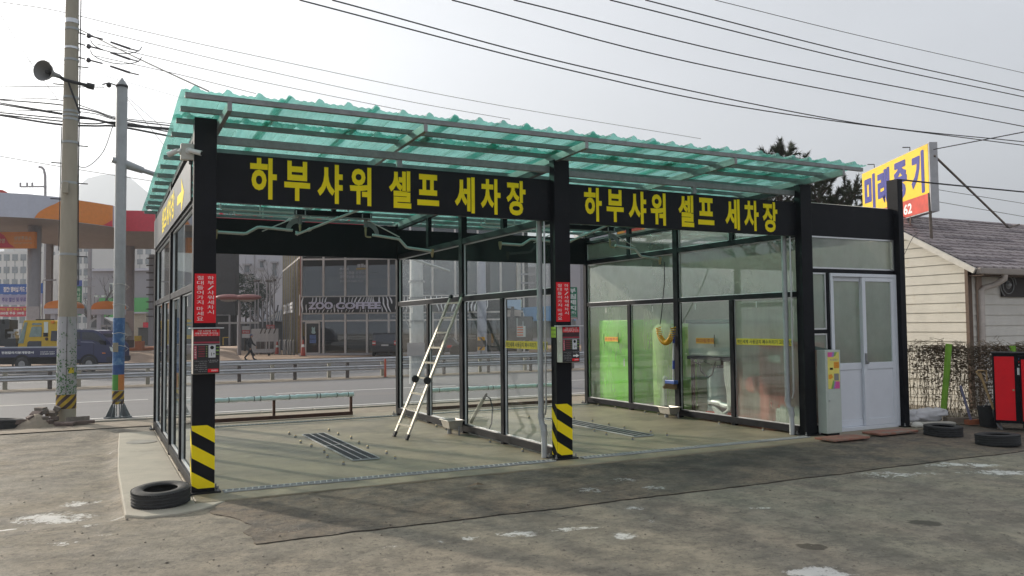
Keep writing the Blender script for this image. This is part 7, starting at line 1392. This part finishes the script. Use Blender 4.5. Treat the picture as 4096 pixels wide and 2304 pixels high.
def bare_tree(px, d, H, label, seed, lean=0.0):
    r = random.Random(seed); fr = Frame(px, d, ZG); t = fr.thing('bare_tree', label, 'tree', 'bare winter trees'); tb = MB(); tw = MB()
    def grow(p, v, L, rad, lev):
        pts = [p]; n_ = 4; q_ = p
        for i in range(n_): v = (v+Vector((r.uniform(-.12,.12),r.uniform(-.12,.12),r.uniform(-.02,.10)))).normalized(); q_ = q_+v*(L/n_); pts.append(q_)
        (tb if lev < 2 else tw).tube(pts, [rad*(1-.5*i/n_) for i in range(n_+1)], 6 if lev < 2 else 3)
        if lev < 4:
            for k in range(4 if lev < 2 else 3): f = r.uniform(.4,1.0); b = pts[min(n_, int(f*n_))]; dv = (v+Vector((r.uniform(-1,1),r.uniform(-1,1),r.uniform(-.1,.5)))*.75).normalized(); grow(b, dv, L*r.uniform(.5,.75), rad*.5, lev+1)
    grow(Vector((0,0,0)), Vector((lean,0,1)).normalized(), H*.38, .17, 0); tb.build('trunk', mat('bare_bark', (0.085,0.075,0.075), .9, var=.3), t, local=True, smooth=True); tw.build('twigs', MATS['bare_bark'], t, local=True)
bare_tree(g9(600,0)[0], 88, 15, 'bare winter tree before the pale factory wall', 4); bare_tree(g9(500,0)[0], 90, 13, 'second bare winter tree before the pale factory wall', 9, -.1); bare_tree(g9(690,0)[0], 84, 12, 'bare winter tree close to the cafe side wall', 14, .1)
bare_tree(229, 72, 11, 'bare winter tree behind the green flag banner', 22)
# person walking
fr = Frame(628, 55.5, -.53); pn = fr.thing('person', 'person in dark jacket and cap with a backpack walking to the right', 'person')
def skin_mesh(name, verts, edges, radii, m, par, sub=2):
    me = bpy.data.meshes.new(name); me.from_pydata(verts, edges, []); o = bpy.data.objects.new(name, me); COL.objects.link(o); o.parent = par
    sk = o.modifiers.new('skin', 'SKIN'); sk.use_smooth_shade = True; me.skin_vertices.new() if not me.skin_vertices else None
    for v, r in zip(me.skin_vertices[0].data, radii): v.radius = r if isinstance(r, tuple) else (r, r)
    me.skin_vertices[0].data[0].use_root = True; sb = o.modifiers.new('sub', 'SUBSURF'); sb.levels = sub; sb.render_levels = sub; me.materials.append(m); return o
PV = [(0,0,.90),(0,0,1.12),(.03,0,1.36),(.06,0,1.48),(.08,0,1.56),(.09,0,1.66),(.10,0,1.74), (.02,-.10,.86),(.20,-.10,.50),(.30,-.10,.12),(.42,-.10,.07), (-.02,.10,.86),(-.08,.10,.48),(-.36,.10,.18),(-.28,.10,.09), (.03,-.19,1.38),(-.08,-.24,1.12),(.06,-.24,.92),(.11,-.23,.84), (.03,.19,1.38),(.14,.24,1.13),(.30,.22,1.00),(.36,.21,.95)]
PE = [(0,1),(1,2),(2,3),(3,4),(4,5),(5,6),(0,7),(7,8),(8,9),(9,10),(0,11),(11,12),(12,13),(13,14),(2,15),(15,16),(16,17),(17,18),(2,19),(19,20),(20,21),(21,22)]
PR = [.15,.15,(.16,.17),.075,.058,.085,.07,.105,.075,.055,.05,.105,.075,.055,.05,.085,.062,.05,.04,.085,.062,.05,.04]
M_DARKC = mat('dark_clothing', (0.022,0.024,0.032), .9, var=.2); body = skin_mesh('body', PV, PE, PR, M_DARKC, pn)
M_SKIN = mat('skin', (0.36,0.22,0.16), .6); hd = MB(); hd.ball((.115,0,1.625), .098, 16, 12, (.95,.78,1.18)); hd.ball((.212,0,1.615), .018, 8, 6); 
for s in (-1,1): hd.ball((.115,s*.078,1.62), .022, 8, 6, (.7,.4,1.2)); hd.ball((.197,s*.034,1.645), .010, 6, 5)
hd.box(.196,.206,-.025,.025,1.565,1.572); hd.build('face', M_SKIN, pn, local=True, smooth=True); hr = MB(); hr.ball((.098,0,1.645), .102, 16, 10, (.95,.82,1.02)); hr.build('hair', M_CABLE, pn, local=True, smooth=True)
cp = MB(); cp.ball((.108,0,1.70), .104, 16, 8, (1.0,.86,.62)); cp.prism([(.10,.0),(.27,.0),(.27,.012),(.10,.02)], (0,.07,1.685), XA, ZA, .14); cp.build('cap', mat('cap_blue', (0.10,0.11,0.22), .8), pn, local=True, smooth=True)
MB().box(-.30,-.13,-.15,.15,1.05,1.45).build('backpack', mat('backpack_black', (0.015,0.015,0.018), .8), pn, local=True, bevel=.05)
for hx, hy, hz in ((.12,-.23,.80),(.38,.21,.91)):
    h_ = MB(); h_.ball((hx,hy,hz), .040, 8, 6, (.8,.5,1.1))
    for k in range(4): h_.tube([(hx+.012*(k-1.5)*1.2,hy,hz-.03),(hx+.012*(k-1.5)*1.2+.008,hy,hz-.075),(hx+.012*(k-1.5)*1.2+.02,hy,hz-.10+.006*abs(k-1))], .0085, 6)
    h_.tube([(hx+.03,hy-.01,hz+.01),(hx+.05,hy-.015,hz-.03)], .009, 6); h_.build('hand', M_SKIN, pn, local=True, smooth=True)
for x, y, z in ((.43,-.10,.05),(-.27,.10,.06)): MB().ball((x,y,z), .06, 10, 6, (1.9,.75,.8)).build('shoe', M_CABLE, pn, local=True, smooth=True)
# dark car parked at the cafe
g5 = lambda x, y: ((850+x/3.22)*.6289, (1350+y/3.22)*.6289)
fr = Frame(968, 60, ZG, turn=0.15); t = fr.thing('parked_car', 'dark grey people carrier parked before the cafe, seen from behind', 'car'); M_CAR = mat('car_dark_grey', (0.045,0.047,0.055), .3, .3, var=.1, coat=.5)
MB().prism([(0,.35),(0,.95),(.06,1.05),(.22,1.62),(.45,1.70),(2.9,1.68),(3.6,1.12),(4.5,.98),(4.6,.5),(4.55,.35)], (-.9,0,0), YA, ZA, 1.8).build('body', M_CAR, t, local=True, bevel=.06)
bm = MB().box(-.92,.92,-.06,.12,.32,.72).build('bumper', mat('bumper_dark', (0.03,0.03,0.034), .6), t, local=True, bevel=.04); MB().add([(-.74,.055,1.08),(.74,.055,1.08),(.66,.19,1.56),(-.66,.19,1.56)], [(0,1,2,3)]).build('rear_window', M_TW, t, local=True)
for s in (-1,1):
    MB().box(s*.90,s*.66,-.012,.03,.82,1.14).build('tail_lamp', mat('tail_red', (0.45,0.03,0.03), .3), t, local=True, bevel=.01); MB().box(s*.90,s*.68,-.014,-.0125,.93,1.02).build('reverse_lamp', M_WTANK, t, local=True); MB().add([(s*.905,.5,1.12),(s*.905,2.9,1.12),(s*.905,2.4,1.58),(s*.905,.62,1.58)], [(0,1,2,3)]).build('side_window', M_TW, t, local=True)
    for y in (.75,3.65): w_ = MB().lathe([(.2,.02),(.30,.02),(.33,0),(.33,-.2),(0,-.2)], (s*.90,y,.33), (s,0,0), 20).build('wheel', M_RUB, t, local=True, smooth=True); MB().lathe([(0,.03),(.19,.03),(.2,0)], (s*.90,y,.33), (s,0,0), 14).build('rim', M_ALU, w_, local=True)
    MB().box(s*.92,s*1.08,2.6,2.7,1.08,1.2).build('mirror', M_CAR, t, local=True)
MB().box(-.26,.26,-.02,.0-.001,.76,.88).build('number_plate', M_SWH, t, local=True); MB().tube([(0,.22,1.35),(.35,.12,1.16)], .012, 6).build('wiper', M_BLK2, t, local=True)
# ---- things seen through the glass partition and beyond the right bay
def slim_pole(px, d, ytop, r, label, mats, zg=ZG, extra=None, name='utility_pole', cat='utility pole'):
    fr = Frame(px, d, zg); t = fr.thing(name, label, cat); a = fr.p(px, ytop); MB().tube([(0,0,0),(0,0,a.z)], [r*1.1,r*.9], 16).build('pole', mats, t, local=True, smooth=True); return fr, t, a
fr, t, a = slim_pole(g7(300,0)[0], 24.8, 615, .21, 'pale concrete pole standing at the road edge seen through the partition', mat('pale_pole', (0.46,0.47,0.47), .7, var=.1), -.12); mb = MB(); 
for z in (1.9,2.6,3.1): mb.lathe([(.225,-.03),(.24,-.03),(.24,.03),(.225,.03)], (0,0,z), n=16)
mb.tube([(-.2,-.1,2.4),(-.34,-.1,2.2),(-.3,-.1,1.9),(-.2,-.1,1.7)], .02, 6); mb.build('clamp_band', M_GALV, t, local=True); MB().box(-.26,.26,-.26,-.215,.85,1.25).build('grey_plate', M_GW, t, local=True)
st_ = MB(); 
fr, t, a = slim_pole(g7(1200,0)[0], 58, 610, .32, 'pale lilac signal pole beside the cafe seen through the partition', mat('lilac_pole', (0.40,0.41,0.47), .7)); 
fr = Frame(g7(1190,0)[0], 52, ZG); t = fr.thing('hazard_board', 'yellow and black hazard marker post seen through the partition', 'hazard board'); fr.part(t, 'board', M_ORG, [(*g7(1140,1132),*g7(1240,1315))], 0, .3); fr.part(t, 'dark_band', M_GPST, [(*g7(1135,1180),*g7(1260,1265))], -.05, -.005); fr.poly(t, 'chevron', M_GPST, [g7(1155,1135),g7(1185,1135),g7(1215,1178),g7(1185,1178)], -.02, -.004); fr.poly(t, 'chevron', M_GPST, [g7(1185,1268),g7(1215,1268),g7(1185,1312),g7(1155,1312)], -.02, -.004); fr.part(t, 'post', M_GALV, [(*g7(1178,1316),*g7(1200,1360))], .1, .2)
fr = Frame(g7(1320,0)[0], 66, ZG); t = fr.thing('shop_building', 'tall reddish brown shop building right of the cafe', 'building'); fr.part(t, 'wall', mat('shop_brown', (0.20,0.125,0.105), .8, var=.15), [(g7(1225,0)[0],560,g7(1425,0)[0],900)], .4, 10); fr.part(t, 'light_pier', M_CMU, [(g7(1095,0)[0],560,g7(1108,0)[0],900),(g7(1308,0)[0],560,g7(1335,0)[0],900)], .1, .39); fr.part(t, 'window', M_WIN, [(*g7(1240,640),*g7(1300,800)),(*g7(1345,640),*g7(1415,760)),(*g7(1240,880),*g7(1300,1180))], .3, .39)
fr = Frame(g7(1470,0)[0], 72, ZG); t = fr.thing('green_panel_building', 'pale building with a green strip beside the brown shop', 'building'); fr.part(t, 'wall', M_FAC, [(g7(1425,0)[0],570,g7(1520,0)[0],900)], .1, 9); fr.part(t, 'green_strip', mat('strip_green', (0.16,0.26,0.13), .7), [(*g7(1463,250),*g7(1500,430))], 0, .09); fr.part(t, 'window', M_WIN, [(*g7(1468,285),*g7(1490,310)),(*g7(1468,350),*g7(1490,405))], -.03, -.005)
fr = Frame(g7(1740,0)[0], 92, ZG); t = fr.thing('paper_mill', 'large grey factory block with pale edges behind the blue roofs', 'factory'); fr.part(t, 'wall', M_FAC, [(g7(1520,0)[0],600,2345,900)], 0, 20); fr.part(t, 'dark_cladding', mat('mill_grey', (0.185,0.175,0.185), .8, var=.06, scale=.3), [(*g7(1525,170),*g7(1690,600)),(*g7(1735,165),*g7(1945,720))], -.12, -.01); w_ = fr.part(t, 'window', M_WTANK, [(2275,672,2296,697)], -.2, -.01); fr.part(w_, 'pane', M_WIN, [(2277,674,2283.5,695),(2286,674,2294,695)], -.23, -.205); fr.part(t, 'rain_pipe', M_COL, [(*g7(1960,100),*g7(1968,760))], -.2, -.02)
fr, t, a = slim_pole(g7(1715,0)[0], 56, 628, .15, 'slim concrete pole with crossarms before the grey factory', mat('cream_pole', (0.42,0.39,0.35), .8)); mb = MB()
for y in (640, 655, 690, 712): b_ = fr.p(g7(1715,0)[0], y); mb.box(-.1,1.3,-.08,.02,b_.z-.05,b_.z+.05)
mb.build('crossarm', M_COL, t, local=True)
M_BLR = mat('blue_sheet_roof', (0.20,0.36,0.56), .6, var=.12, scale=1.2); M_SHW = mat('shed_wall_cream', (0.38,0.37,0.33), .8, var=.1)
fr = Frame(g7(1900,0)[0], 50, ZG); t = fr.thing('blue_roof_shed', 'low cream shed with a large blue corrugated roof', 'shed'); fr.poly(t, 'roof', M_BLR, [g7(1765,725),g7(2230,700),g7(2330,900),g7(1915,890),(g7(1900,0)[0],g7(0,850)[1]),(g7(1800,0)[0],g7(0,850)[1])], -.3, 3); fr.part(t, 'wall', M_SHW, [(*g7(1900,895),*g7(2500,1140))], .3, 5); fr.part(t, 'door', M_WIN, [(*g7(1985,940),*g7(2045,1135))], .22, .295); fr.part(t, 'eave', M_BLR, [(*g7(1905,890),*g7(2500,905))], -.5, .29); rb = MB()
for k in range(12): p0 = fr.p(*g7(1785+k*38,725-k*2), -.31); p1 = fr.p(*g7(1830+k*40,848+k*4), -.31); rb.bar(p0, p1, .06, .06, up=(0,-1,0))
rb.build('roof_ribs', M_BLR, t, local=True)
fr = Frame(g7(1640,0)[0], 48, ZG); t = fr.thing('blue_roof_shed', 'smaller shed with a pale blue roof and broken tiles below it', 'shed'); fr.poly(t, 'roof', mat('pale_blue_sheet', (0.34,0.47,0.62), .6, var=.1), [g7(1545,620),g7(1750,615),g7(1745,765),g7(1540,720)], 0, 2); fr.poly(t, 'tile_roof', mat('broken_tiles', (0.46,0.40,0.36), .9, var=.4, scale=3), [g7(1540,760),g7(1740,755),g7(1725,840),g7(1540,850)], -.2, 1.8); fr.part(t, 'wall', mat('shed_wall_dark', (0.14,0.135,0.125), .9, var=.3, scale=1.5), [(*g7(1540,850),*g7(1900,1180))], .2, 4); fr.part(t, 'railing', M_GPST, [(*g7(1540,712),*g7(1640,716)),(*g7(1555,716),*g7(1558,800)),(*g7(1600,716),*g7(1603,800))], -.5, -.45); fr.part(t, 'corner_post', M_WTANK, [(*g7(1680,870),*g7(1690,980)),(*g7(1762,915),*g7(1772,985))], -.4, -.3); fr.poly(t, 'leaning_plank', M_GPST, [g7(1605,715),g7(1645,712),g7(1640,1000),g7(1575,1010)], -.3, -.2)
fr = Frame(g7(1745,0)[0], 44, ZG); t = fr.thing('striped_board', 'white board with orange bands before the dark shed', 'sign'); fr.part(t, 'board', M_WTANK, [(*g7(1680,980),*g7(1802,1130))], 0, .15)
for k in range(4): fr.part(t, 'orange_band', mat('band_orange', (0.55,0.15,0.07), .7), [(*g7(1686,988+36*k),*g7(1768,1006+36*k))], -.03, -.005)
fr = Frame(2294, 34, -.35); t = fr.thing('shop_sign', 'tall green roadside sign with white lettering past the middle post', 'sign'); gm = lambda x, y: ((2160+x/3.45)*.6289, (1080+y/3.45)*.6289)
x0, y0 = gm(340,237); x1, y1 = gm(515,655); fr.part(t, 'board', mat('sign_green', (0.025,0.17,0.10), .5, var=.06), [(x0,y0,x1,y1)], 0, .25); fr.part(t, 'pink_strip', mat('sign_pinkish', (0.40,0.30,0.30), .6), [(x0,y1,x1,gm(0,680)[1])], 0, .25); fr.part(t, 'edge_frame', M_WTANK, [(x1,y0-1,gm(520,0)[0],gm(0,680)[1])], -.02, .27); fr.text(t, '부림제지', mat('sign_white', (0.60,0.64,0.62), .6), *gm(400,245), *gm(495,565), -.012, .035, vertical=True); fr.text(t, '(주)', MATS['sign_white'], *gm(418,572), *gm(495,615), -.012, .02); fr.text(t, '재활용원지공급', MATS['sign_white'], *gm(400,630), *gm(498,648), -.012, .0); a = fr.p(*gm(440,690)); MB().tube([(a.x,.12,0),(a.x,.12,a.z+.3)], .09, 10).build('post', M_GALV, t, local=True)
fr = Frame(2330, 46, ZG); t = fr.thing('low_white_wall', 'low whitish wall under the blue roof past the middle post', 'wall'); fr.part(t, 'wall', M_SHW, [(2240,812,2480,860)], 0, .3); fr.part(t, 'coping', M_WTANK, [(2240,808,2480,812)], -.05, .35)
fr = Frame(1640, 62, 3.0); t = fr.thing('shop_sign', 'orange and yellow shop sign glimpsed above the right bay rear beam', 'sign'); fr.part(t, 'board', mat('sign_amber', (0.74,0.33,0.02), .5), [(1553,560,1622,600)], 0, .4); [fr.part(t, 'white_panel', M_WTANK, [r_], 0, .4) for r_ in ((1540,560,1552,600),(1622,560,1640,600))]; fr.text(t, '물', mat('sign_scarlet', (0.55,0.05,0.02), .5), 1566, 564, 1614, 590, -.02, .06); fr.part(t, 'rear_wall', M_FAC, [(1450,560,1720,640)], 1, 4); [fr.part(t, 'support', M_COL, [r_], 1.5, 1.9) for r_ in ((1460,640,1470,900),(1650,640,1660,900))]
fr = Frame(1560, 40, -.4); t = fr.thing('parked_car', 'dark car with red tail lamps parked across the road behind the partition', 'car'); P = [g7(x, y) for x, y in ((540,1330),(540,1230),(600,1210),(650,1150),(780,1145),(840,1210),(900,1235),(900,1330))]; fr.poly(t, 'body', M_CAR, P, 0, 1.7); fr.poly(t, 'window', M_TW, [g7(x, y) for x, y in ((615,1208),(660,1160),(770,1158),(820,1208))], -.02, -.004); fr.part(t, 'tail_lamp', MATS['tail_red'], [(*g7(720,1245),*g7(785,1280))], -.02, -.004)
for x in (600, 840): c = fr.p(*g7(x,1325), 0); MB().lathe([(0,.05),(.28,.05),(.31,0),(.31,-.2),(0,-.2)], (c.x,-.02,c.z), (0,-1,0), 18).build('wheel', M_RUB, t, local=True, smooth=True)
# ------------------------------------------------------------------ haze in the air
HAZE = 0.0008
HZ = bpy.data.materials.new('haze_air'); HZ.use_nodes = True; n = HZ.node_tree.nodes; l = HZ.node_tree.links; n.remove(n['Principled BSDF']); pv = n.new('ShaderNodeVolumePrincipled'); pv.inputs['Color'].default_value = (0.84,0.91,1.0,1); pv.inputs['Density'].default_value = HAZE; pv.inputs['Anisotropy'].default_value = 0.35; l.new(pv.outputs[0], n['Material Output'].inputs['Volume'])
hz = MB().box(-2900, 3000, -2800, 3000, -6, 310).build('haze', HZ); hz['kind'] = 'stuff'
